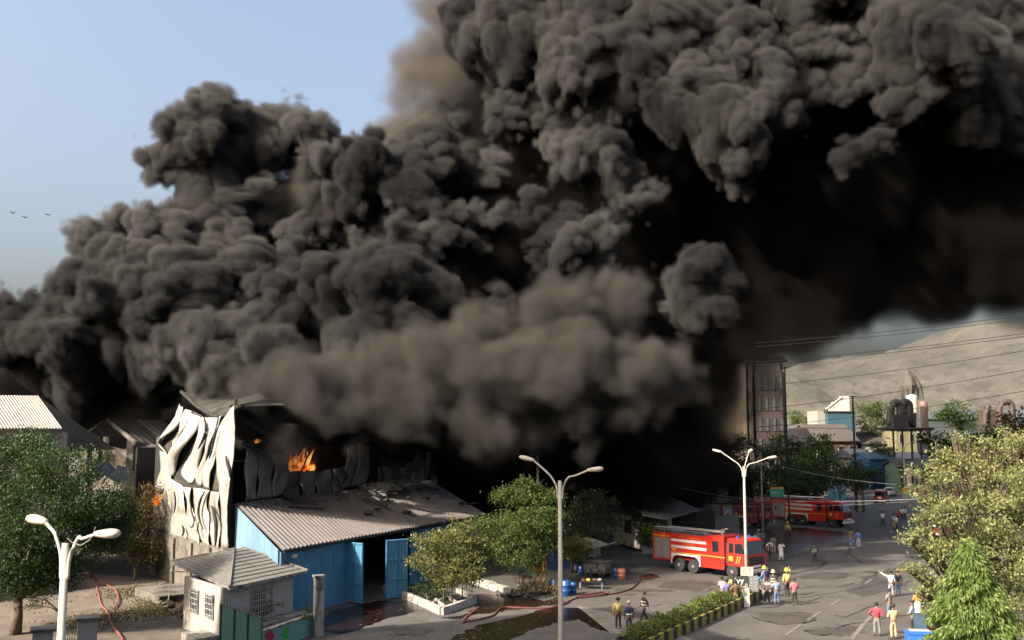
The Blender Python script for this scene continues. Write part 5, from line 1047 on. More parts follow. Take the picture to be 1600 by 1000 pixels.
car('red jeep with roof rack, rear towards the camera', tuple(on(1378, 786)), R(62), carr, 'jeep', 'jeep', 'jeep'); car('white car just beyond the red jeep', tuple(on(1391, 775)), R(62), carw)
tr_ = car('white pickup with box body beyond the white car', tuple(on(1402, 764)), R(62), carw, 'pickup', 'pickup', 'pickup'); b = MB(); b.box(-2.25, .1, -.95, .95, 1.12, 2.7); b.build('box_body', mat('dull_white', (.28, .28, .27), .7), tr_)
car('grey car near the striped-shade end of the street', tuple(on(1421, 757)), R(62), carg); car('small white car by the market sheds', tuple(on(1413, 752)), R(62), carw); car('white van parked under the market sheds', tuple(on(1432, 745)), R(62), carw, 'van', 'van', 'parked_van')
bus = thing('minibus', 'white and maroon minibus half hidden by the leafy tree', 'minibus', tuple(on(1461, 838)), R(-105)); b = MB(); b.box(-3.2, 3.2, -1.05, 1.05, .45, 1.3); b.build('lower_body', carr, bus); b = MB(); b.hexa([(-3.2, -1.05, 1.303), (3.2, -1.05, 1.303), (3.2, 1.05, 1.303), (-3.2, 1.05, 1.303), (-3.1, -.98, 2.6), (3.0, -.98, 2.6), (3.0, .98, 2.6), (-3.1, .98, 2.6)]); b.build('upper_body', carw, bus)
b = MB(); b.hexa([(3.19, -.9, 1.5), (3.22, -.9, 1.5), (3.22, .9, 1.5), (3.19, .9, 1.5), (3.03, -.85, 2.35), (3.07, -.85, 2.35), (3.07, .85, 2.35), (3.03, .85, 2.35)]); b.build('windscreen', glass, bus)
for s in (-1, 1):
    for k in range(4): b = MB(); b.box(-2.8 + k * 1.4, -1.65 + k * 1.4, *sorted((s * 1.0, s * 1.06)), 1.55, 2.2); b.build('side_window', glass, bus)
    for a in (-2.1, 2.1): wheel(bus, a, s * .95, .4, .24, s)
    b = MB(); b.box(3.201, 3.23, s * .75 - .15, s * .75 + .15, .7, .95); b.build('headlight', lampm, bus)
b = MB(); b.box(3.201, 3.3, -1.05, 1.05, .45, .65); b.build('bumper', stripe, bus)
b = MB(); b.box(-1.5, 1.5, -.7, .7, 2.603, 2.75); b.build('roof_load', carr, bus)
# motorbike-sized clutter by the shop, as small goods
for i, (x, y, c_, lab) in enumerate(((1062, 842, 'packet_dark_red', 'dark red bundle on the shop ground'), (1070, 846, 'packet_grey', 'grey crate beside the dark red bundle'), (1090, 842, 'orange_jar', 'orange sheet heap before the green bin'), (1050, 848, 'stripe_white', 'white crate at the corner of the sheet-roofed shop'))):
    b = MB(); b.rock((0, 0, .4), .5, (1.1, .8, .8), i + 20) if i in (0, 2) else b.box(-.4, .4, -.3, .3, 0, .8); o = b.build('bundle' if i in (0, 2) else 'crate', MATS[c_], None, label=lab, cat='goods'); o.location = on(x, y)

# letter-painted teal wall behind the engines
w0, w1 = on(1294, 790), on(1322, 778); tw_ = thing('painted_wall', 'pale teal street wall with painted lettering and grey sheets above', 'wall', tuple(w0)); O = Vector(w0); ltw = mat('light_teal', (.13, .33, .34), .8, 0, .15, 1, .1)
b = MB(); b.slab(L_(w0), L_(w1), 0, 2.0, .2); b.build('wall', ltw, tw_); wl = (w1 - w0).length; aw = math.atan2(w1.y - w0.y, w1.x - w0.x)
for k in range(4): b = MB(); b.slab(L_(w0.lerp(w1, k / 4)), L_(w0.lerp(w1, (k + .95) / 4)), 2.003, 3.3, .08); b.build('fence_sheet', greys, tw_)
sb = scribble(.3, wl - .3, .6, .9, -.105, 77, 1); o = sb.build('lettering', mat('teal_ink', (.02, .10, .13), .8), tw_); o.rotation_euler = (0, 0, aw)
walling('yellow_gate_wall', 'faded yellow wall beside the painted teal one', 'wall', on(1333, 774), on(1345, 770), 0, 3.2, .3, yell)

# ================================================================== PEOPLE
def skin_mesh(J, E_, name, sub=1):
    """J: joint name -> (x, y, z, radius); E_: edges. Grown with a skin and frozen"""
    keys = list(J); me = bpy.data.meshes.new(name); me.from_pydata([J[k][:3] for k in keys], [(keys.index(a), keys.index(c)) for a, c in E_], [])
    o = bpy.data.objects.new(name, me); C.objects.link(o); sk = o.modifiers.new('s', 'SKIN'); me.skin_vertices.new() if not me.skin_vertices else None
    for i, k in enumerate(keys):
        v = me.skin_vertices[0].data[i]; r = J[k][3]; v.radius = (r[0], r[1]) if isinstance(r, tuple) else (r, r); v.use_root = (i == 0)
    sk.use_smooth_shade = True; sb_ = o.modifiers.new('u', 'SUBSURF'); sb_.levels = sub; sb_.render_levels = sub
    dg = bpy.context.evaluated_depsgraph_get(); dg.update(); m2 = bpy.data.meshes.new_from_object(o.evaluated_get(dg)); m2.name = name; m2.materials.clear(); bpy.data.objects.remove(o); return m2
POSES = {
 'stand': dict(lh=(.24, .04, .82), rh=(-.24, .02, .82), lf=(.11, .03, 0), rf=(-.11, -.03, 0)),
 'apart': dict(lh=(.26, .08, .84), rh=(-.24, .06, .84), lf=(.17, .05, 0), rf=(-.17, -.05, 0)),
 'walk': dict(lh=(.22, .20, .86), rh=(-.22, -.16, .86), lf=(.09, -.25, .03), rf=(-.09, .27, 0)),
 'hips': dict(lh=(.17, .08, 1.0), rh=(-.17, .08, 1.0), le=(.40, -.05, 1.12), re=(-.40, -.05, 1.12), lf=(.14, .02, 0), rf=(-.14, 0, 0)),
 'front': dict(lh=(.08, .25, 1.0), rh=(-.08, .25, 1.0), le=(.27, .04, 1.1), re=(-.27, .04, 1.1), lf=(.12, .03, 0), rf=(-.12, 0, 0)),
 'phone': dict(lh=(.12, .10, 1.52), rh=(-.24, .04, .82), le=(.33, .12, 1.24), lf=(.1, .12, 0), rf=(-.1, -.1, 0)),
 'raise': dict(rh=(-.24, .04, .84), lh=(.36, .22, 1.78), le=(.36, .10, 1.45), lf=(.16, .02, 0), rf=(-.16, -.06, 0)),
 'point': dict(rh=(-.62, .30, 1.62), lh=(.22, .08, .84), re=(-.40, .12, 1.46), lf=(.12, .03, 0), rf=(-.12, 0, 0))}
PM = {}
def pose_meshes(pose):
    if pose in PM: return PM[pose]
    p = POSES[pose]; mid = lambda a, c, off=(0, 0, 0): tuple((a[i] + c[i]) / 2 + off[i] for i in range(3))
    sh = {1: (.185, 0, 1.39), -1: (-.185, 0, 1.39)}; hp_ = {1: (.09, 0, .88), -1: (-.09, 0, .88)}
    J = {'pelvis': (0, 0, .92, .115), 'waist': (0, 0, 1.06, .105), 'chest': (0, 0, 1.28, .125), 'neck0': (0, 0, 1.43, .06), 'neck': (0, .01, 1.49, .052), 'chin': (0, .035, 1.55, .062), 'head': (0, .02, 1.61, .088), 'crown': (0, .0, 1.67, .072), 'nose': (0, .125, 1.60, .014)}
    E_ = [('pelvis', 'waist'), ('waist', 'chest'), ('chest', 'neck0'), ('neck0', 'neck'), ('neck', 'chin'), ('chin', 'head'), ('head', 'crown'), ('head', 'nose')]
    S = {'w0': (0, 0, .86, (.155, .12)), 'waist': (0, 0, 1.05, (.15, .115)), 'chest': (0, 0, 1.27, (.165, .13)), 'top': (0, 0, 1.40, (.11, .09))}; SE = [('w0', 'waist'), ('waist', 'chest'), ('chest', 'top')]
    T = {'hip': (0, 0, .93, (.145, .115)), 'crotch': (0, 0, .86, .12)}; TE = [('hip', 'crotch')]; SH = {}; HE = []
    for s, n in ((1, 'l'), (-1, 'r')):
        h = p[n + 'h']; e = p.get(n + 'e') or mid(sh[s], h, (s * .05, -.05, 0)); f = p[n + 'f']; an = (f[0], f[1] - .02, f[2] + .09); kn = mid(hp_[s], an, (0, .05 + (.06 if f[1] < -.1 else 0), 0))
        J[n + 'sh'] = (*sh[s], .062); J[n + 'el'] = (*e, .043); J[n + 'wr'] = (*mid(e, h, tuple((h[i] - e[i]) * .38 for i in range(3))), .028); J[n + 'pa'] = (*h, .034)
        J[n + 'hip'] = (*hp_[s], .09); J[n + 'kn'] = (*kn, .056); J[n + 'an'] = (*an, .04); J[n + 'toe'] = (f[0] + s * .02, f[1] + .15, f[2] + .035, .035)
        E_ += [('chest', n + 'sh'), (n + 'sh', n + 'el'), (n + 'el', n + 'wr'), (n + 'wr', n + 'pa'), ('pelvis', n + 'hip'), (n + 'hip', n + 'kn'), (n + 'kn', n + 'an'), (n + 'an', n + 'toe')]
        d = Vector(h) - Vector(e); d.normalize(); sd_ = d.cross(Vector((0, 1, 0.01))).normalized()
        for k in range(5):
            ln = (.055, .08, .09, .083, .065)[k]; off = sd_ * ((k - 2) * .019); base_ = Vector(h) + off + d * .02; curl = Vector((0, .02, 0))
            if k == 0: base_ = Vector(h) + sd_ * -.03; dd_ = (d * .6 - sd_ * .8).normalized()
            else: dd_ = d
            m_ = base_ + dd_ * ln * .6; t_2 = m_ + dd_ * ln * .5 + curl; J[n + 'f%d' % k] = (*m_, .0095); J[n + 'g%d' % k] = (*t_2, .008); E_ += [(n + 'pa', n + 'f%d' % k), (n + 'f%d' % k, n + 'g%d' % k)]
        S[n + 'sh'] = (sh[s][0], sh[s][1], sh[s][2] - .02, .085); S[n + 'el'] = (*e, .062); SE += [('chest', n + 'sh'), (n + 'sh', n + 'el')]
        S[n + 'cu'] = (*mid(e, h, tuple((h[i] - e[i]) * .25 for i in range(3))), .05); SE.append((n + 'el', n + 'cu'))
        T[n + 'hip'] = (hp_[s][0] * 1.05, 0, .84, .108); T[n + 'kn'] = (*kn, .078); T[n + 'an'] = (an[0], an[1], an[2] + .03, .066); TE += [('crotch', n + 'hip'), (n + 'hip', n + 'kn'), (n + 'kn', n + 'an')]
        SH[n + 'a'] = (f[0], f[1] - .04, f[2] + .045, .05); SH[n + 'b'] = (f[0] + s * .015, f[1] + .08, f[2] + .04, .05); SH[n + 'c'] = (f[0] + s * .025, f[1] + .18, f[2] + .03, .035); HE += [(n + 'a', n + 'b'), (n + 'b', n + 'c')]
    short = {k: v for k, v in S.items() if not k.endswith('cu')}; shE = [e for e in SE if not e[1].endswith('cu')]
    out = {'body': skin_mesh(J, E_, 'body'), 'long': skin_mesh(S, SE, 'shirt'), 'short': skin_mesh(short, shE, 'shirt'), 'trousers': skin_mesh(T, TE, 'trousers')}
    out['shoeL'] = skin_mesh({k: v for k, v in SH.items() if k[0] == 'l'}, HE[:2], 'shoe'); out['shoeR'] = skin_mesh({k: v for k, v in SH.items() if k[0] == 'r'}, HE[2:], 'shoe')
    PM[pose] = out; return out
def static(bm_, name):
    me = bpy.data.meshes.new(name); me.from_pydata(bm_.v, [], bm_.f); me.polygons.foreach_set('use_smooth', [True] * len(me.polygons)); return me
b = MB(); b.lathe([(.108, 1.60), (.112, 1.66), (.09, 1.73), (.045, 1.765), (.005, 1.77)], (0, -.012, 0), 12); HAIR = static(b, 'hair')
b = MB(); b.lathe([(.165, 1.615), (.17, 1.63), (.125, 1.65), (.13, 1.70), (.10, 1.78), (.05, 1.82), (.005, 1.825)], (0, -.005, 0), 14); HELM = static(b, 'helmet')
b = MB(); b.lathe([(.115, 1.66), (.12, 1.72), (.10, 1.76), (.005, 1.77)], (0, -.005, 0), 12); b.box(-.07, .07, .08, .2, 1.665, 1.68); CAP = static(b, 'cap')
b = MB(); b.lathe([(.24, .30), (.19, .6), (.17, .95), (.165, 1.1)], (0, 0, 0), 14); KURTA = static(b, 'kurta_skirt')
b = MB(); b.lathe([(.22, .05), (.21, .5), (.18, .92), (.15, 1.05)], (0, 0, 0), 14); SAREE = static(b, 'saree_skirt')
b = MB(); b.lathe([(.215, 1.0), (.215, 1.06)], (0, 0, 0), 14); b.v = [(v[0], v[1] * .8, v[2]) for v in b.v]; BAND1 = static(b, 'band')
b = MB(); b.lathe([(.222, 1.17), (.222, 1.22)], (0, 0, 0), 14); b.v = [(v[0], v[1] * .82, v[2]) for v in b.v]; BAND2 = static(b, 'band')
b = MB(); b.box(-.14, .14, -.26, -.14, 1.0, 1.42); AIRP = static(b, 'air_pack')
COL = dict(skin=(.16, .085, .05), yellow=(.36, .30, .10), navy=(.012, .016, .045), black=(.012, .012, .014), white=(.45, .44, .42), stripe=(.26, .26, .28), blue=(.05, .08, .28), teal=(.02, .17, .27), khaki=(.24, .19, .12), brown=(.10, .065, .02),
           pink=(.42, .09, .10), palepink=(.30, .25, .26), ltblue=(.18, .24, .36), jeans=(.07, .11, .20), ltjeans=(.20, .26, .34), maroon=(.20, .02, .035), beige=(.42, .27, .15), grey=(.12, .12, .13), ltgrey=(.22, .23, .25), lime=(.42, .50, .03), cream=(.45, .38, .24), orange=(.42, .17, .03), check=(.18, .23, .26), red=(.30, .02, .03), violet=(.13, .12, .25), hair=(.008, .007, .006), gold=(.45, .33, .03), refl=(.45, .46, .34))
def cm(k): return mat('cloth_' + k, COL[k], .8, 0, .18, 9, .15)
def person(label, px, py, rz, pose, shirt, trousers, head='hair', headcol='hair', group='people watching near the engines', sleeve='short', extra=(), h=1.0, cat='person'):
    M_ = pose_meshes(pose); p = on(px, py); t = thing('person', label, cat, tuple(p), R(rz), group); t.scale = (h, h, h)
    def part(nm, me, col, mm=None):
        o = bpy.data.objects.new(nm, me); C.objects.link(o); o.parent = t
        if not me.materials: me.materials.append(None)
        o.material_slots[0].link = 'OBJECT'; o.material_slots[0].material = mm or cm(col); return o
    part('body', M_['body'], 'skin'); part('shirt', M_[sleeve], shirt); part('trousers', M_['trousers'], trousers)
    part('shoe', M_['shoeL'], 'black'); part('shoe', M_['shoeR'], 'black')
    part({'hair': 'hair', 'helmet': 'helmet', 'cap': 'cap'}[head], {'hair': HAIR, 'helmet': HELM, 'cap': CAP}[head], headcol)
    if 'kurta' in extra: part('kurta_skirt', KURTA, shirt)
    if 'saree' in extra: part('saree_skirt', SAREE, trousers)
    if 'bands' in extra: part('reflective_band', BAND1, 'refl'); part('reflective_band', BAND2, 'refl')
    if 'band' in extra: part('reflective_band', BAND1, 'refl')
    if 'pack' in extra: part('air_pack', AIRP, 'yellow')
    return t
FG = 'firefighters walking on the apron'; FF = 'firefighters at the near engine'; SG = 'people strolling on the shaded road'; RG = 'bystanders at the right of the road'
PP = [
 ('firefighter in yellow jacket seen from behind on the ribbed paving', 966, 983, -5, 'stand', 'yellow', 'black', 'hair', 'hair', FG, 'long', ('pack',), 1.02),
 ('man in navy uniform with one pale band and cream cap on the paving', 983, 989, 10, 'stand', 'navy', 'navy', 'cap', 'cream', FG, 'long', ('band',), 1.0),
 ('firefighter in black uniform with two bands striding alone', 1007, 974, 100, 'walk', 'black', 'black', 'hair', 'hair', FG, 'long', ('bands',), 1.05),
 ('man in white and grey striped shirt and pale jeans behind the hedge end', 1129, 943, -20, 'front', 'stripe', 'ltjeans'),
 ('man in violet-blue shirt and pale grey trousers by the hedge', 1136, 948, 10, 'stand', 'violet', 'ltgrey', 'hair', 'hair', 'people watching near the engines', 'long'),
 ('firefighter in yellow jacket partly behind the brown-shirted man', 1146, 940, -10, 'front', 'yellow', 'black', 'cap', 'black', FF, 'long'),
 ('man in brown shirt and pale khaki trousers beside the poster column', 1150, 950, 15, 'hips', 'brown', 'khaki', 'hair', 'hair', 'people watching near the engines', 'long'),
 ('firefighter in yellow jacket and yellow helmet right of the poster column', 1173, 940, -15, 'front', 'yellow', 'black', 'helmet', 'cream', FF, 'long'),
 ('man in bright teal shirt with hands on hips', 1183, 935, 5, 'hips', 'teal', 'black'),
 ('person in violet shirt with a lime green helmet at the engine front', 1195, 925, 40, 'front', 'violet', 'grey', 'helmet', 'lime', FF, 'long'),
 ('man in pale pinkish shirt and dark trousers', 1199, 945, 0, 'hips', 'palepink', 'black'),
 ('firefighter in black coat with bands and cream helmet', 1209, 932, -10, 'stand', 'black', 'black', 'helmet', 'cream', FF, 'long', ('bands',)),
 ('man in light blue shirt and jeans with hands together', 1214, 945, 10, 'front', 'ltblue', 'jeans', 'cap', 'black', 'people watching near the engines', 'long'),
 ('firefighter in yellow suit and yellow helmet raising one arm', 1230, 932, 20, 'raise', 'yellow', 'black', 'helmet', 'gold', FF, 'long', ('pack',), 1.06),
 ('man in pink shirt and black trousers at the right of the crowd', 1242, 946, 0, 'front', 'pink', 'black', 'hair', 'hair'),
 ('man in long white kurta holding a phone to his ear', 1221, 877, -60, 'phone', 'white', 'white', 'hair', 'hair', SG, 'long', ('kurta',)),
 ('man in white shirt and dark trousers left of the kurta man', 1203, 874, -30, 'walk', 'white', 'black', 'hair', 'hair', SG),
 ('firefighter in black with yellow bands standing alone on the road', 1273, 880, 0, 'hips', 'navy', 'black', 'hair', 'hair', SG, 'long', ('bands',)),
 ('firefighter in yellow jacket in the shade before the second engine', 1231, 842, -10, 'apart', 'yellow', 'black', 'helmet', 'gold', FF, 'long', ('pack',)),
 ('man in beige shirt behind the near engine cab', 1172, 862, 20, 'stand', 'khaki', 'grey'), ('man in teal shirt behind the near engine cab', 1181, 861, -20, 'front', 'teal', 'black'),
 ('man in dark blue behind the near engine cab', 1193, 864, 60, 'stand', 'navy', 'black'), ('man in grey shirt furthest right behind the engine cab', 1209, 866, -50, 'stand', 'grey', 'khaki'), ('man in black cap behind the near engine cab', 1186, 856, 0, 'stand', 'grey', 'black', 'cap', 'white'),
 ('man in maroon shirt and jeans beside the blue-shirted one', 1331, 854, 10, 'stand', 'brown', 'jeans', 'hair', 'hair', SG), ('man in bright blue shirt and pale jeans near the engine bumper', 1342, 856, -20, 'stand', 'blue', 'ltjeans', 'hair', 'hair', SG, 'long'),
 ('man in white shirt walking alone towards the jeep', 1380, 822, 10, 'walk', 'white', 'black', 'hair', 'hair', SG), ('man in grey shirt and khaki trousers by the far lamp', 1397, 826, 0, 'stand', 'ltgrey', 'khaki', 'hair', 'hair', SG),
 ('man in white shirt striding in dark trousers by the far lamp', 1401, 829, -70, 'walk', 'white', 'navy', 'hair', 'hair', SG), ('person in red shirt by the far lamp', 1404, 817, 20, 'stand', 'red', 'black', 'hair', 'hair', SG),
 ('taller man in white shirt beside the far lamp post', 1410, 814, 0, 'stand', 'white', 'black', 'hair', 'hair', SG), ('shorter man in white shirt right of the far lamp post', 1415, 813, 30, 'stand', 'white', 'black', 'hair', 'hair', SG, 'short', (), .95),
 ('man in maroon shirt with one hand on his hip', 1371, 994, -25, 'hips', 'maroon', 'grey', 'hair', 'hair', RG, 'long', (), 1.06), ('man in beige uniform with his back turned', 1397, 999, 5, 'front', 'beige', 'beige', 'hair', 'hair', RG, 'long', (), 1.08),
 ('person in grey top and jeans with head bent', 1391, 966, 30, 'front', 'grey', 'jeans', 'hair', 'hair', RG), ('man in white shirt pointing at the fire', 1393, 933, 5, 'point', 'white', 'ltgrey', 'hair', 'hair', RG, 'long', (), 1.02),
 ('man in black jacket beside the pointing one', 1404, 931, 0, 'stand', 'black', 'jeans', 'hair', 'hair', RG, 'long'), ('man in checked shirt and black trousers by the blue box', 1427, 988, 50, 'front', 'check', 'black', 'cap', 'black', RG, 'long'),
 ('woman in orange dress with a white skirt', 1435, 968, 0, 'front', 'orange', 'white', 'hair', 'hair', RG, 'long', ('saree',)), ('person in black beside the orange-dressed woman', 1441, 966, 10, 'stand', 'black', 'black', 'hair', 'hair', RG, 'long'),
 ('man in grey near the shaded engine wheel', 1140, 838, 0, 'hips', 'ltgrey', 'grey'), ('man in white shirt by the grey cabinet', 1125, 834, 0, 'stand', 'white', 'black')]
for a in PP: person(*a)
# things at the lower right
t = thing('blue_kiosk', 'blue topped kiosk with torn sheet at the lower right edge', 'kiosk', tuple(on(1441, 1012)), R(-8)); kb_ = mat('kiosk_blue', (.015, .09, .36), .6, 0, .2, 3, .1, dirt=.6, dirtcol=(.2, .2, .18), dscale=2)
b = MB(); b.box(-.75, .75, -.5, .5, 0, .75); b.build('box', kb_, t); b = MB(); b.box(-.8, .8, -.55, .55, .753, .80); b.build('top', kb_, t)
b = MB(); b.box(-.55, .45, .15, .5, .803, .86); b.build('torn_sheet', mat('multi_sheet', (.30, .28, .22), .7, 0, .5, 6, .2, dirt=.5, dirtcol=(.03, .2, .2), dscale=5), t)
b = MB(); b.box(-.32, .32, -.25, .25, 0, 1.1); o = b.build('steel_cupboard', mat('slate_blue', (.035, .07, .10), .5, .1, .15, 2, .05), None, label='slate blue cupboard beside the man in the checked shirt', cat='cupboard'); o.location = on(1438, 990); o.rotation_euler.z = R(-12)
for i, (x, y, c_, lab) in enumerate(((1452, 988, 'maroon', 'dark red sack beside the slate blue cupboard'), (1458, 984, 'grey', 'grey-brown sack behind the dark red one'))):
    b = MB(); b.rock((0, 0, .3), .33, (1.1, .8, .9), i + 70); o = b.build('sack', cm(c_), None, True, label=lab, cat='sack'); o.location = on(x, y)
# birds
for i, (x, y) in enumerate(((20, 333), (39, 340), (75, 336), (90, 445), (55, 454))):
    p = at(x, y, 90); s = .35; b = MB(); b.add([(-s, 0, .12), (-s * .45, .08, .16), (0, .12, 0), (0, -.12, 0), (s * .45, .08, .16), (s, 0, .12), (0, .3, .02), (0, -.25, 0), (0, 0, -.06)], [(0, 1, 2, 3), (5, 3, 2, 4), (6, 3, 8), (6, 8, 2), (7, 8, 3), (7, 2, 8)])
    o = b.build('bird', MATS['dark_steel'], None, label=('upper left', 'upper middle', 'upper right', 'lower right', 'lower left')[i] + ' bird flying in the pale sky at the left', cat='bird', group='birds in the sky'); o.location = p

# ================================================================== TREES
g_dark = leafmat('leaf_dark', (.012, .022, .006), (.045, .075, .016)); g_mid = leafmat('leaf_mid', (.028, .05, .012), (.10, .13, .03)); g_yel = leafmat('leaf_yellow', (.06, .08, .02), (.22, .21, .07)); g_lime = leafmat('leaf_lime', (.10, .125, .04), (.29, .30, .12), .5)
g_brown = leafmat('leaf_scorched', (.03, .03, .012), (.12, .075, .025)); g_deep = leafmat('leaf_deep', (.012, .026, .006), (.04, .08, .015), .3); g_conif = leafmat('leaf_ashoka', (.04, .075, .015), (.14, .19, .045), .35)  # deep leaf colours darkened, shade of the big left tree put in
def K(px, py, r, Y, sq=.8): return (at(px, py, Y), r / F * Y, sq)
tree('tree', 'big dark green feathery tree at the left behind the nearest lamp', (at(28, 900, 57).x, 57, 0), [K(*a) for a in ((20, 740, 62, 57), (95, 735, 52, 56), (-40, 780, 60, 57), (60, 800, 66, 55), (135, 780, 52, 56), (175, 800, 36, 58), (120, 840, 50, 57), (30, 860, 55, 56), (-30, 860, 50, 57), (75, 880, 36, 57), (160, 850, 30, 57), (10, 905, 30, 56), (55, 900, 26, 56), (100, 905, 20, 57), (-30, 820, 50, 57), (180, 835, 26, 58), (45, 700, 34, 58), (-20, 710, 40, 58))], g_deep, 27, 84, .36, .15, .30, twig=3)
tree('tree', 'small leafy bush hanging over the yard wall by the dark trunk', (at(45, 920, 59).x + 2, 59, 0), [K(*a) for a in ((62, 925, 18, 59), (25, 925, 16, 59), (92, 885, 24, 60), (50, 945, 12, 59))], g_mid, 22, 40, .2, .13, .08)
tree('burning_tree', 'scorched brown-green tree burning beside the white wall', (at(210, 900, 77).x, 77, 0), [K(*a) for a in ((195, 800, 38, 77), (228, 800, 30, 77), (215, 840, 36, 77), (180, 840, 34, 76), (240, 770, 18, 78), (225, 870, 26, 77))], g_brown, 16, 40, .35, .2, .14)
for lab, bx, by, cl in (('left young tree in the planter with sparse reddish tips', 693, 948, ((665, 850, 24, 0), (680, 880, 26, 0), (655, 875, 16, -.6), (700, 900, 20, -.4), (690, 862, 20, .3))),
                    ('middle young tree in the planter with pale yellow-green leaves', 706, 946, ((712, 850, 32, 0), (725, 885, 30, -.5), (700, 895, 24, -.8), (735, 850, 24, .4), (715, 826, 20, .3))),
                    ('right young tree in the planter, darker and taller', 722, 938, ((745, 835, 26, 0), (750, 870, 26, 0), (735, 895, 22, -.5), (756, 818, 16, .4)))):
    p = on(bx, by); tree('young_tree', lab, tuple(p), [K(x, y, r, p.y + o) for x, y, r, o in cl], g_yel if 'pale' in lab or 'reddish' in lab else g_mid, 26, 46, .22, .17, .05, group='young trees in the planter')
tree('tree', 'layered bright green tree behind the debris heap', tuple(on(815, 912)), [K(*a) for a in ((828, 752, 17, 73), (818, 772, 40, 74, .35), (848, 778, 30, 73, .4), (792, 775, 26, 75, .35), (820, 815, 42, 73, .6), (852, 812, 28, 72, .7), (788, 825, 30, 75, .6), (812, 850, 40, 73, .7), (845, 848, 28, 73), (790, 865, 24, 74), (825, 880, 26, 74))], g_mid, 22, 60, .28, .18, .14)
tree('tree', 'greyish green loose tree right of the middle lamp', tuple(on(905, 880)), [K(*a) for a in ((920, 790, 30, 84), (900, 815, 34, 83), (945, 800, 26, 85), (925, 830, 36, 83), (958, 815, 18, 85), (890, 850, 30, 82), (912, 860, 26, 82))], leafmat('leaf_greygreen', (.02, .03, .012), (.075, .09, .035)), 18, 46, .3, .19, .13)
tree('tree', 'bright low leaves in front of the loose grey-green tree', tuple(on(893, 895)), [K(*a) for a in ((885, 842, 18, 78), (905, 855, 18, 78), (897, 870, 14, 78))], g_yel, 26, 46, .22, .17, .07)
tree('tree', 'round small tree beside the white plank shack', tuple(on(1022, 862)), [K(*a) for a in ((1010, 815, 20, 92), (1028, 825, 18, 91), (1018, 838, 20, 91), (998, 805, 10, 93), (1034, 840, 10, 91))], g_mid, 26, 50, .25, .19, .1)
tree('shrub', 'dark shrub growing in the planter bed by the blue door', tuple(on(668, 946)), [K(*a) for a in ((655, 930, 20, 68), (675, 925, 20, 68), (690, 930, 14, 67))], g_dark, 20, 36, .25, .15, .04, cat='shrub')
tree('shrub', 'small grey-leaved shrub at the foot of the yellow basket', tuple(on(810, 918)), [K(*a) for a in ((808, 888, 9, 70), (826, 896, 9, 70), (817, 890, 7, 70))], leafmat('leaf_bluegreen', (.05, .08, .05), (.16, .20, .13)), 60, 30, .12, .12, .03, cat='shrub')
tree('shrub', 'small green plant at the end of the gatehouse terrace', tuple(on(482, 985)), [K(*a) for a in ((479, 953, 6, 56), (482, 962, 6, 56))], g_mid, 90, 30, .1, .09, .02, cat='shrub')
tree('shrub', 'dry weeds on the gatehouse terrace below the window', tuple(on(430, 975)), [K(430, 950, 9, 57), K(441, 944, 8, 57), K(412, 957, 8, 57)], g_brown, 40, 14, .14, .1, .02, cat='shrub')
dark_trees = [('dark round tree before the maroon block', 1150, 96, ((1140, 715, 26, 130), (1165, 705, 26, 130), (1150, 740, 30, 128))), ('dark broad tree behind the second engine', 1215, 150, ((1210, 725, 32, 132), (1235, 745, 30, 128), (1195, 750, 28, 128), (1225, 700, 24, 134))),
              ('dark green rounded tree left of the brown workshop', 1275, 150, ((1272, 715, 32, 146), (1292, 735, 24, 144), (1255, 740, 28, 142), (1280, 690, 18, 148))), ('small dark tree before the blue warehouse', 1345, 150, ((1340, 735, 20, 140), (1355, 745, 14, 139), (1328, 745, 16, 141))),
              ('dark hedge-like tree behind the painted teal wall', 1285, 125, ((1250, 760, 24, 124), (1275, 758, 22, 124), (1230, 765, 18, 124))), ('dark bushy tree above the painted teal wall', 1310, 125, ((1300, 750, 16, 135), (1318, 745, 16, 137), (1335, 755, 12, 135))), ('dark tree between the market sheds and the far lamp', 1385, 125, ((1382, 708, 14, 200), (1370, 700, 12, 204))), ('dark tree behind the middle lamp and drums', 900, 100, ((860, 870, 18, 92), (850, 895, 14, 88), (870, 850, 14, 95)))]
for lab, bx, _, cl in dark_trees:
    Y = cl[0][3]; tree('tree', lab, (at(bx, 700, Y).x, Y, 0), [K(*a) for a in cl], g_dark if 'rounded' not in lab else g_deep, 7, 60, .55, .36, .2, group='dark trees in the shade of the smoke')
for lab, bx, Y, cl, m_ in (('pale green tree left of the duct works below the quarry', 1365, 235, ((1358, 642, 16), (1375, 640, 14), (1368, 660, 18), (1352, 665, 10)), g_mid), ('tall dark green tree between the tanks and the right sheds', 1492, 250, ((1490, 640, 20), (1500, 655, 18), (1478, 655, 14), (1508, 668, 16)), g_deep),
                       ('brownish tree at the right edge under the quarry', 1590, 120, ((1588, 665, 24), (1600, 690, 28), (1575, 700, 20)), g_brown), ('olive shrubs at the quarry foot left of the pole', 1245, 320, ((1235, 652, 12), (1252, 655, 14), (1268, 652, 10)), g_mid),
                       ('dark tree line along the right side below the sheds', 1520, 200, ((1460, 690, 22), (1490, 700, 26), (1525, 695, 26), (1560, 690, 24), (1540, 715, 22), (1590, 715, 26), (1500, 725, 22), (1465, 715, 16)), g_dark)):
    tree('tree', lab, (at(bx, 700, Y).x, Y, 0), [K(x, y, r, Y) for x, y, r in cl], m_, 2.2, 90, .9, .55, .3, group='trees below the quarry')
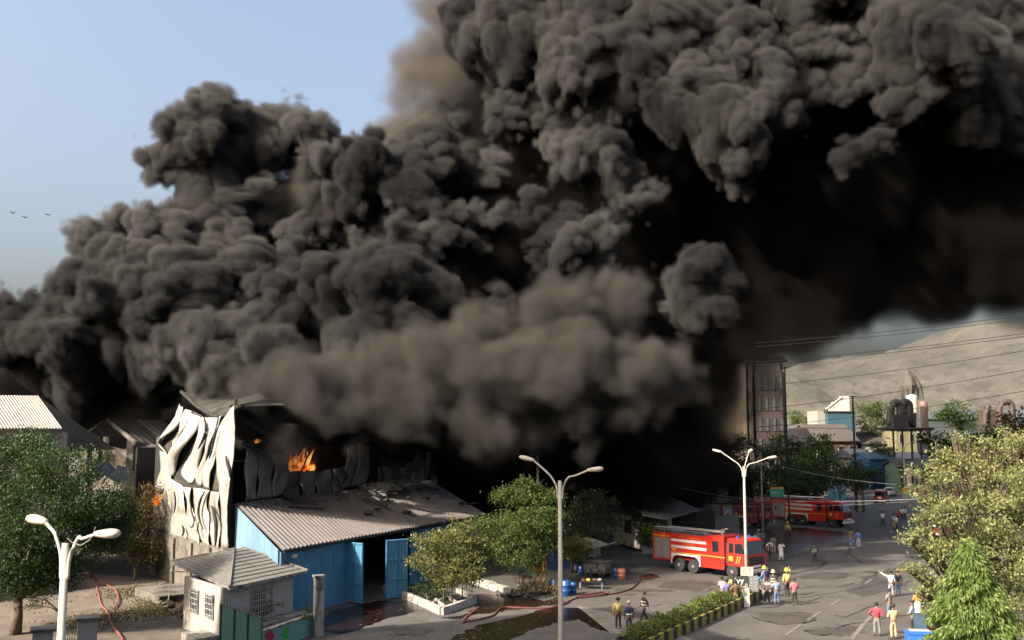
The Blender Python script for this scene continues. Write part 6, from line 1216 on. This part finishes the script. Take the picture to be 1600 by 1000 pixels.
# sunlit trees close by at the right
big = [K(*a) for a in ((1560, 760, 44, 34), (1510, 735, 30, 34), (1475, 745, 18, 33), (1600, 770, 60, 35), (1530, 810, 50, 33), (1480, 800, 28, 32), (1455, 775, 14, 33), (1445, 815, 18, 32), (1500, 870, 44, 32), (1455, 860, 22, 31), (1570, 870, 56, 33), (1505, 690, 10, 35), (1492, 683, 8, 35), (1520, 705, 14, 35), (1470, 705, 7, 34), (1486, 715, 12, 34), (1448, 755, 9, 33), (1432, 765, 6, 33),
    (1555, 705, 18, 35), (1590, 690, 22, 35), (1540, 690, 9, 35), (1572, 675, 8, 36), (1428, 835, 7, 31), (1418, 838, 5, 31), (1440, 895, 12, 31), (1420, 889, 6, 31), (1480, 925, 34, 31), (1440, 925, 9, 31), (1540, 950, 46, 32), (1630, 850, 66, 34), (1590, 950, 50, 33), (1462, 955, 16, 31), (1458, 723, 6, 34), (1434, 742, 5, 33))]
tree('tree', 'large sunlit yellow-green tree filling the lower right', (at(1560, 900, 34).x, 34, 0), big, g_lime, 62, 40, .17, .11, .17, twig=12)
def frond_tree(label, px, Y, ytop, hgt, rad):
    p = at(px, ytop, Y); root = thing('ashoka_tree', label, 'tree', (p.x, Y, 0)); zt_ = p.z; n = 34000
    h_ = rng.rand(n) ** .8; th = rng.rand(n) * 6.283; lob = .78 + .22 * np.sin(th * 4 + h_ * 13 + 2 * np.sin(h_ * 31)); rr = rad * (h_ ** .62) * lob * (.9 + .2 * rng.rand(n)) * (.55 + .45 * rng.rand(n) ** .5)
    P_ = np.stack([np.cos(th) * rr, np.sin(th) * rr, zt_ - h_ * hgt - .25 * rr], 1); d = np.stack([np.cos(th) * .55, np.sin(th) * .55, -np.ones(n) * .9], 1) + rng.normal(size=(n, 3)) * .34; d /= np.linalg.norm(d, axis=1)[:, None]
    s_ = np.cross(d, rng.normal(size=(n, 3))); s_ /= np.linalg.norm(s_, axis=1)[:, None]; Lf = (.15 * (.6 + .7 * rng.rand(n)))[:, None]
    V = np.stack([P_, P_ + d * Lf * .45 + s_ * Lf * .13, P_ + d * Lf, P_ + d * Lf * .45 - s_ * Lf * .13], 1).reshape(-1, 3); fast_mesh('crown', V, np.arange(4 * n).reshape(n, 4), g_conif, root)
    b = MB(); b.tube([(0, 0, 0), (0, 0, zt_ - .1)], [.14, .02], 6); b.build('trunk', MATS['bark'], root)
frond_tree('pointed bright green drooping tree in front of the large sunlit one', 1512, 24, 842, 4.4, 1.75)
# grass tufts in the yard
n = 5000; cx_ = rng.choice(4, n); cs_ = [on(215, 925), on(262, 940), on(150, 970), on(245, 955)]; P = np.array([[cs_[i].x, cs_[i].y, 0] for i in cx_]) + rng.normal(size=(n, 3)) * np.array([1.2, 1.6, 0]); V, Q_ = leaf_geo(P, .16, up=.1); V[:, 2] = np.abs(V[:, 2]); o = fast_mesh('grass', V, Q_, leafmat('dry_grass', (.04, .045, .015), (.13, .11, .04))); o['kind'] = 'stuff'; o['label'] = 'dry grass tufts in the yard'

# litter, cracks and leaf fall on the open ground
b = MB(); q = random.Random(21)
for k in range(900):
    x, y = (q.gauss(1000, 170), q.uniform(890, 1000)) if k % 3 else (q.gauss(700, 60), q.uniform(950, 1000))
    p = on(x, y); r_ = q.uniform(.02, .07); t_ = q.uniform(0, 3.1); c_, s_ = math.cos(t_) * r_, math.sin(t_) * r_; b.add([(p.x - c_, p.y - s_, .02), (p.x + s_, p.y - c_, .035), (p.x + c_, p.y + s_, .022), (p.x - s_, p.y + c_, .03)], [(0, 1, 2, 3)])
o = b.build('litter', mat('pale_litter', (.16, .14, .11), .9, 0, .6, 8, 0)); o['kind'] = 'stuff'; o['label'] = 'scraps of litter scattered over the apron'
for i in range(16):
    x0_, y0_ = q.uniform(900, 1380), q.uniform(890, 995); pts = [(x0_, y0_)]
    for k in range(5): pts.append((pts[-1][0] + q.uniform(8, 26), pts[-1][1] + q.uniform(-7, 3)))
    ribbon('road', 'thin dark crack in the road surface', pts, q.uniform(.05, .12), .0175 + i * .0003, tyre_ink)
stain_m = mat('road_stain', (.034, .029, .025), .75, 0, .4, .6, .2, 6)
for i, (x, y, rx, ry) in enumerate(((980, 965, 60, 10), (1080, 915, 50, 9), (1230, 965, 50, 9), (1310, 985, 46, 9), (1120, 1000, 40, 6), (1010, 925, 50, 6), (1290, 900, 46, 7), (640, 985, 40, 8))):
    area('road', 'darker stained patch of road surface', .0125 + i * .0004, stain_m, .5, 30 + i, *[(x + rx * math.cos(t) * q.uniform(.7, 1.1), y + ry * math.sin(t) * q.uniform(.7, 1.1)) for t in [k * .785 for k in range(8)]])
# ================================================================== SMOKE
_T=np.random.RandomState(11).rand(32,32,32,3).astype(np.float32)
def worley(p,cell,off):
    """squared distance to the nearest jittered feature point, in cells"""
    q=p/np.float32(cell)+np.float32(off); b=np.floor(q).astype(np.int32); f=q-b
    best=np.full(len(p),9.,np.float32)
    for i in (-1,0,1):
        for j in (-1,0,1):
            for k in (-1,0,1):
                o=_T[(b[:,0]+i)&31,(b[:,1]+j)&31,(b[:,2]+k)&31]
                dx=o[:,0]+(i-f[:,0]); dy=o[:,1]+(j-f[:,1]); dz=o[:,2]+(k-f[:,2])
                np.minimum(best,dx*dx+dy*dy+dz*dz,out=best)
    return best
def vnoise(p,cell,ch):
    """smooth value noise -.5...5"""
    q=p/np.float32(cell); b=np.floor(q).astype(np.int32); f=q-b; f=f*f*(3-2*f); r=0
    for i in (0,1):
        wx=f[:,0] if i else 1-f[:,0]
        for j in (0,1):
            wy=f[:,1] if j else 1-f[:,1]
            for k in (0,1):
                wz=f[:,2] if k else 1-f[:,2]
                r=r+_T[(b[:,0]+i)&31,(b[:,1]+j)&31,(b[:,2]+k)&31,ch]*wx*wy*wz
    return r-np.float32(.5)
def smoke_volume(name, blobs, lo_, hi_, vox, octs, vals, density, mat, soft, label, warp=3.5, blend=1.6, holes=(), shrink=0.):
    n=[int((hi_[k]-lo_[k])/vox)+1 for k in range(3)]
    hi_=[lo_[k]+(n[k]-1)*vox for k in range(3)]
    S=np.full((n[2],n[1],n[0]),-30.,np.float32)
    ax=[(np.arange(n[k])*vox+lo_[k]).astype(np.float32) for k in range(3)]
    for (c,r) in blobs:
        sl=[]
        for k in range(3):
            a=max(0,int((c[k]-r-7-lo_[k])/vox)); b=min(n[k],int((c[k]+r+7-lo_[k])/vox)+2); sl.append(slice(a,max(a,b)))
        if any(s.stop<=s.start for s in sl): continue
        dx=(ax[0][sl[0]]-c[0])[None,None,:]; dy=(ax[1][sl[1]]-c[1])[None,:,None]; dz=(ax[2][sl[2]]-c[2])[:,None,None]
        d=np.float32(r)-np.sqrt(dx*dx+dy*dy+dz*dz)
        v=S[sl[2],sl[1],sl[0]]
        h=np.clip(.5+.5*(d-v)/blend,0,1)
        S[sl[2],sl[1],sl[0]]=v*(1-h)+d*h+blend*h*(1-h)
    for (c,r) in holes:
        sl=[]
        for k in range(3):
            a=max(0,int((c[k]-r-6-lo_[k])/vox)); b=min(n[k],int((c[k]+r+6-lo_[k])/vox)+2); sl.append(slice(a,max(a,b)))
        if any(s.stop<=s.start for s in sl): continue
        dx=(ax[0][sl[0]]-c[0])[None,None,:]; dy=(ax[1][sl[1]]-c[1])[None,:,None]; dz=(ax[2][sl[2]]-c[2])[:,None,None]
        d=np.sqrt(dx*dx+dy*dy+dz*dz)-np.float32(r); v=S[sl[2],sl[1],sl[0]]; S[sl[2],sl[1],sl[0]]=np.minimum(v,d)
    S=S.ravel()-np.float32(shrink)
    amp=sum(a for _,a in octs)+sum(abs(a) for _,a in vals)*.5
    shell=np.flatnonzero((S>-amp)&(S<amp+soft))
    def work(ix):
        z,rem=np.divmod(ix,n[0]*n[1]); y,x=np.divmod(rem,n[0])
        p=np.stack([ax[0][x],ax[1][y],ax[2][z]],1)
        if warp: 
            w=np.stack([vnoise(p,11.,0)+.5*vnoise(p,4.5,1),vnoise(p,11.,1)+.5*vnoise(p,4.5,2),vnoise(p,11.,2)+.5*vnoise(p,4.5,0)],1)*warp
            pw=p+w
        else: pw=p
        acc=S[ix]
        for q,(cell,a) in enumerate(octs):
            acc=acc+a*(1-2.0*np.minimum(worley(pw,cell,q*5.3),1))
        for q,(cell,a) in enumerate(vals): acc=acc+(a*vnoise(p,cell,q%3) if a>0 else np.minimum(0,-a*vnoise(p,cell,q%3)+.4))
        S[ix]=acc
    ch=np.array_split(shell,max(1,len(shell)//150000))
    with ThreadPoolExecutor(4) as ex: list(ex.map(work,ch))
    S=np.clip(S/soft,0,1)*density
    me=bpy.data.meshes.new(name); me.vertices.add(len(S))
    me.attributes.new('thick','FLOAT','POINT').data.foreach_set('value',S)
    ob=bpy.data.objects.new(name,me); C.objects.link(ob); ob['kind']='stuff'; ob['label']=label
    ng=bpy.data.node_groups.new(name,'GeometryNodeTree')
    for io in ('INPUT','OUTPUT'): ng.interface.new_socket('Geometry',in_out=io,socket_type='NodeSocketGeometry')
    X=ng.nodes; LK=ng.links
    def op(t,o,a,b):
        q=X.new(t); q.operation=o
        for i,v in enumerate((a,b)):
            if hasattr(v,'is_linked'): LK.new(v,q.inputs[i])
            else: q.inputs[i].default_value=v
        return q.outputs[0]
    gi=X.new('NodeGroupInput'); go=X.new('NodeGroupOutput'); P=X.new('GeometryNodeInputPosition').outputs[0]
    g=op('ShaderNodeVectorMath','MULTIPLY',op('ShaderNodeVectorMath','SUBTRACT',P,tuple(lo_)),(1/vox,)*3)
    sp=X.new('ShaderNodeSeparateXYZ'); LK.new(g,sp.inputs[0])
    ix,iy,iz=[op('ShaderNodeMath','ROUND',sp.outputs[i],0) for i in range(3)]
    I='FunctionNodeIntegerMath'
    idx=op(I,'ADD',ix,op(I,'MULTIPLY',op(I,'ADD',iy,op(I,'MULTIPLY',iz,n[1])),n[0]))
    na=X.new('GeometryNodeInputNamedAttribute'); na.data_type='FLOAT'; na.inputs[0].default_value='thick'
    si=X.new('GeometryNodeSampleIndex'); si.data_type='FLOAT'; si.domain='POINT'; si.clamp=True
    LK.new(gi.outputs[0],si.inputs['Geometry']); LK.new(na.outputs[0],si.inputs['Value']); LK.new(idx,si.inputs['Index'])
    vc=X.new('GeometryNodeVolumeCube'); LK.new(si.outputs[0],vc.inputs['Density']); vc.inputs['Background'].default_value=0
    vc.inputs['Min'].default_value=lo_; vc.inputs['Max'].default_value=hi_
    for k,a_ in enumerate('XYZ'): vc.inputs['Resolution '+a_].default_value=n[k]
    sm=X.new('GeometryNodeSetMaterial'); sm.inputs['Material'].default_value=mat
    LK.new(vc.outputs[0],sm.inputs[0]); LK.new(sm.outputs[0],go.inputs[0])
    ob.modifiers.new('smoke','NODES').node_group=ng
    print('smoke',name,n,len(S)/1e6,len(shell)/1e6)
    return ob
def vol_mat(name,color,aniso=0.0,vary=False):
    m=bpy.data.materials.new(name); m.use_nodes=True; nt=m.node_tree; nt.nodes.clear()
    o=nt.nodes.new('ShaderNodeOutputMaterial'); v=nt.nodes.new('ShaderNodeVolumePrincipled')
    v.inputs['Color'].default_value=(*color,1); v.inputs['Anisotropy'].default_value=aniso
    v.inputs['Density'].default_value=1
    if vary:      # soot load differs from billow to billow
        tn=nt.nodes.new('ShaderNodeTexNoise'); tn.inputs['Scale'].default_value=.075; tn.inputs['Detail'].default_value=2
        gm=nt.nodes.new('ShaderNodeNewGeometry'); nt.links.new(gm.outputs['Position'],tn.inputs['Vector'])
        mr=nt.nodes.new('ShaderNodeMapRange'); mr.inputs['From Min'].default_value=.36; mr.inputs['From Max'].default_value=.64; nt.links.new(tn.outputs['Fac'],mr.inputs[0])
        mx=nt.nodes.new('ShaderNodeMix'); mx.data_type='RGBA'; mx.inputs[6].default_value=(color[0]*.45,color[1]*.46,color[2]*.48,1); mx.inputs[7].default_value=(color[0]*1.35,color[1]*1.34,color[2]*1.33,1)
        nt.links.new(mr.outputs[0],mx.inputs[0]); nt.links.new(mx.outputs[2],v.inputs['Color'])
    nt.links.new(v.outputs[0],o.inputs['Volume']); return m
SMOKE='''20 535 45 118|70 575 50 120|120 600 60 136|60 630 70 136|150 640 60 136|175 520 65 118|125 555 50 116|215 435 70 124|205 385 35 125|270 400 50 127|250 520 60 118|200 610 60 136|290 470 70 120|340 235 45 126|390 245 60 130|390 215 36 127|330 215 30 126|450 215 34 127|450 240 60 128|480 280 35 127|350 310 55 130|430 340 75 128|340 390 60 126|430 430 70 122|470 370 50 126|380 500 60 122|310 300 30 128|600 330 80 134|660 300 65 128|660 400 90 128|570 400 60 130|740 230 60 134|830 110 85 125|900 50 80 122|960 130 85 118|870 210 70 120|790 270 65 122|740 340 60 120|690 260 45 124|1020 60 80 120|1110 110 65 116|1160 60 45 114|1060 200 55 114|1140 210 45 112|1190 190 30 112|940 270 55 114|870 340 50 114|830 400 40 112|760 410 50 116|800 460 34 108|620 290 50 120|850 20 80 125|770 60 50 130|900 410 25 108|1085 455 17 99|1300 60 100 122|1440 70 95 118|1540 60 80 116|1400 150 60 112|1370 205 32 110|1500 150 60 114|1600 120 120 120|1230 130 70 124|1330 -40 140 125|1150 -50 130 128|950 -60 120 128|1550 -80 160 126|1450 40 50 108|1490 90 30 106|590 430 42 106|535 440 34 107|640 430 30 105|690 440 22 106|480 470 38 108|530 500 48 106|450 510 34 108|590 490 46 106|640 490 40 108|420 540 44 110|340 575 32 100|308 562 14 99|380 600 30 100|430 600 36 100|560 560 46 104|310 260 50 128|485 225 42 128|495 275 38 127|350 200 34 127|420 200 34 127'''
SOFT='''540 630 46 92|480 640 34 90|620 612 48 93|700 608 50 93|780 600 54 94|860 580 54 95|930 560 52 96|985 590 40 96|910 500 34 97|955 490 25 97|860 520 38 98|750 552 36 99|650 570 30 98|1010 575 20 95|890 630 36 96|800 640 36 97|440 640 24 88'''
WISP='''620 260 60 136|600 320 60 134|690 190 55 136|660 240 50 134|700 120 45 138|650 170 36 138|710 60 34 140|690 20 30 142|640 110 20 140|720 260 50 134|580 370 50 132|545 330 36 130|500 310 22 130|760 100 30 138'''
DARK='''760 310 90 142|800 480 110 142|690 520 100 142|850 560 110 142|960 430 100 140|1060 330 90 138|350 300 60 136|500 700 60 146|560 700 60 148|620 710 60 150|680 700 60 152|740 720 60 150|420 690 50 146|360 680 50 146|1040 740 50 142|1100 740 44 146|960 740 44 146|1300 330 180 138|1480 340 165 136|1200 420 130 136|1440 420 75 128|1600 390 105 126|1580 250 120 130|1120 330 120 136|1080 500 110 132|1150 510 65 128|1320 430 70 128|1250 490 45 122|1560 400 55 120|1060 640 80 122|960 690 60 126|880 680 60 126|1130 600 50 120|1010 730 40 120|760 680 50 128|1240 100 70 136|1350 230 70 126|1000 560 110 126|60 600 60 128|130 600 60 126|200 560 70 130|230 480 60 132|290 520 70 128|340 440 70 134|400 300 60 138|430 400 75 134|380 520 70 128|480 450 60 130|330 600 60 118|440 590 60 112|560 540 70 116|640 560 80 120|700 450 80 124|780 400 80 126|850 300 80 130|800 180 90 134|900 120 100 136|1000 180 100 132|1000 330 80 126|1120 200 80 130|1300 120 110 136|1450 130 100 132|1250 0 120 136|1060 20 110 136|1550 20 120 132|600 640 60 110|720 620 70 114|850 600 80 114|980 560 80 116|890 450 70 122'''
DEEP='''1000 300 150 200|1150 350 130 190|1300 300 150 200|1450 300 150 190|1600 300 140 190|900 150 150 200|1100 150 150 205|1300 100 150 205|1500 120 150 200|1200 440 70 180|1400 440 60 180|1550 430 60 180'''
HOLES='''335 505 50 108|360 560 30 104|300 620 26 104|725 500 50 104|735 580 40 104|700 470 26 102|290 450 22 116|500 265 20 120|380 470 24 114|985 440 40 104|1010 350 36 106|930 440 34 104|1130 320 60 108|1080 360 40 104|990 400 40 104|1000 520 50 104|905 470 40 106|1250 230 40 114|1000 150 22 112|1060 290 30 108|450 600 20 98|780 230 20 114|1210 110 18 112|880 320 18 106'''  # billows carved away where the black-coloured smoke stands for shaded valleys
HAZE='''1060 715 60 116|900 740 50 120|780 720 50 122|1120 640 60 116|1200 560 70 118|1300 540 60 120|1400 500 60 124|1490 480 50 124|1570 480 50 124|1250 600 40 120|1110 700 50 118|1350 590 35 120|240 730 24 100|200 690 18 108|660 690 30 124'''
PALE='''1400 530 40 170|1460 515 40 175|1520 500 36 175|1580 500 40 175|1360 560 36 170|1430 560 34 172|1480 570 40 174|1540 560 40 176|1590 550 40 176|1330 590 30 172|1400 600 24 172'''
rng=np.random.RandomState(3)
def blob_list(raw,sub,ratio):
    out=[]
    for t in raw.replace('\n','|').split('|'):
        px,py,r,Y=map(float,t.split()); Y=70+(Y-88)*.75
        c=np.array(at(px,py,Y)); rm=r/F*Y; out.append((c,rm*ratio))
        for i in range(sub):
            d=rng.normal(size=3); d/=np.linalg.norm(d)
            if d[1]>.2: d[1]*=-1
            out.append((c+d*rm*.8,rm*(.26+.2*rng.rand())))
    return out
V=.33
smoke_volume('smoke_plume',blob_list(SMOKE,9,.92),[-64,58,4],[66,106,62],.29,[(5.2,2.3),(2.4,1.3),(1.15,.7),(.6,.3)],[(12.,-8.5),(6.,-3.)],3.2,vol_mat('smoke',(.089,.087,.0845),vary=True),.65,'thick grey-black smoke billowing up from the burning factory',holes=blob_list(HOLES,0,1.0),shrink=.75)
smoke_volume('smoke_drift',blob_list(SOFT,6,.85),[-30,64,7],[20,84,34],.33,[(4,2.0),(1.9,1.),(.95,.45)],[(5.,1.5),(1.2,1.0),(.7,.6)],.8,vol_mat('thin_smoke',(.098,.092,.084)),1.7,'pale brownish smoke drifting low past the factory roof')
smoke_volume('smoke_wisp',blob_list(WISP,6,1.0),[-40,94,24],[10,116,66],.5,[(5,2.0),(2.4,1.)],[(3.,1.6),(1.2,1.2)],.9,vol_mat('wisp_smoke',(.15,.135,.12)),3.5,'thin brownish smoke rising behind the main plume')
smoke_volume('shade_smoke',blob_list(DARK,4,.9),[-62,74,1],[74,126,68],.6,[(6,2.2),(2.8,1.)],[(1.6,.8)],.9,vol_mat('shade_smoke',(.014,.013,.0125)),3.,'smoke mass coloured black for its shade, spreading over the street')  # the plume's own shade is put into this near-black smoke colour
smoke_volume('far_shade_smoke',blob_list(DEEP,2,.9),[-30,122,24],[110,184,96],1.3,[(8,2.5)],[(4,1.5)],.5,vol_mat('far_shade_black',(.014,.013,.0125)),5.,'unseen black smoke added behind the plume to shade the town')  # hidden smoke, added to throw shade on the houses at the right
smoke_volume('smoke_veil',blob_list(HAZE,4,.9),[-44,74,2],[70,118,40],.8,[(7,2.5)],[(4,3.),(1.6,1.4)],.09,vol_mat('veil_smoke',(.035,.033,.031)),6.,'thin dark smoke veil hanging under the plume')
smoke_volume('pale_veil',blob_list(PALE,4,.9),[30,118,8],[90,150,36],.9,[(6,2.)],[(4,3.),(1.6,1.6)],.06,vol_mat('pale_smoke',(.34,.34,.35)),7.,'thin pale smoke haze before the quarry hill')
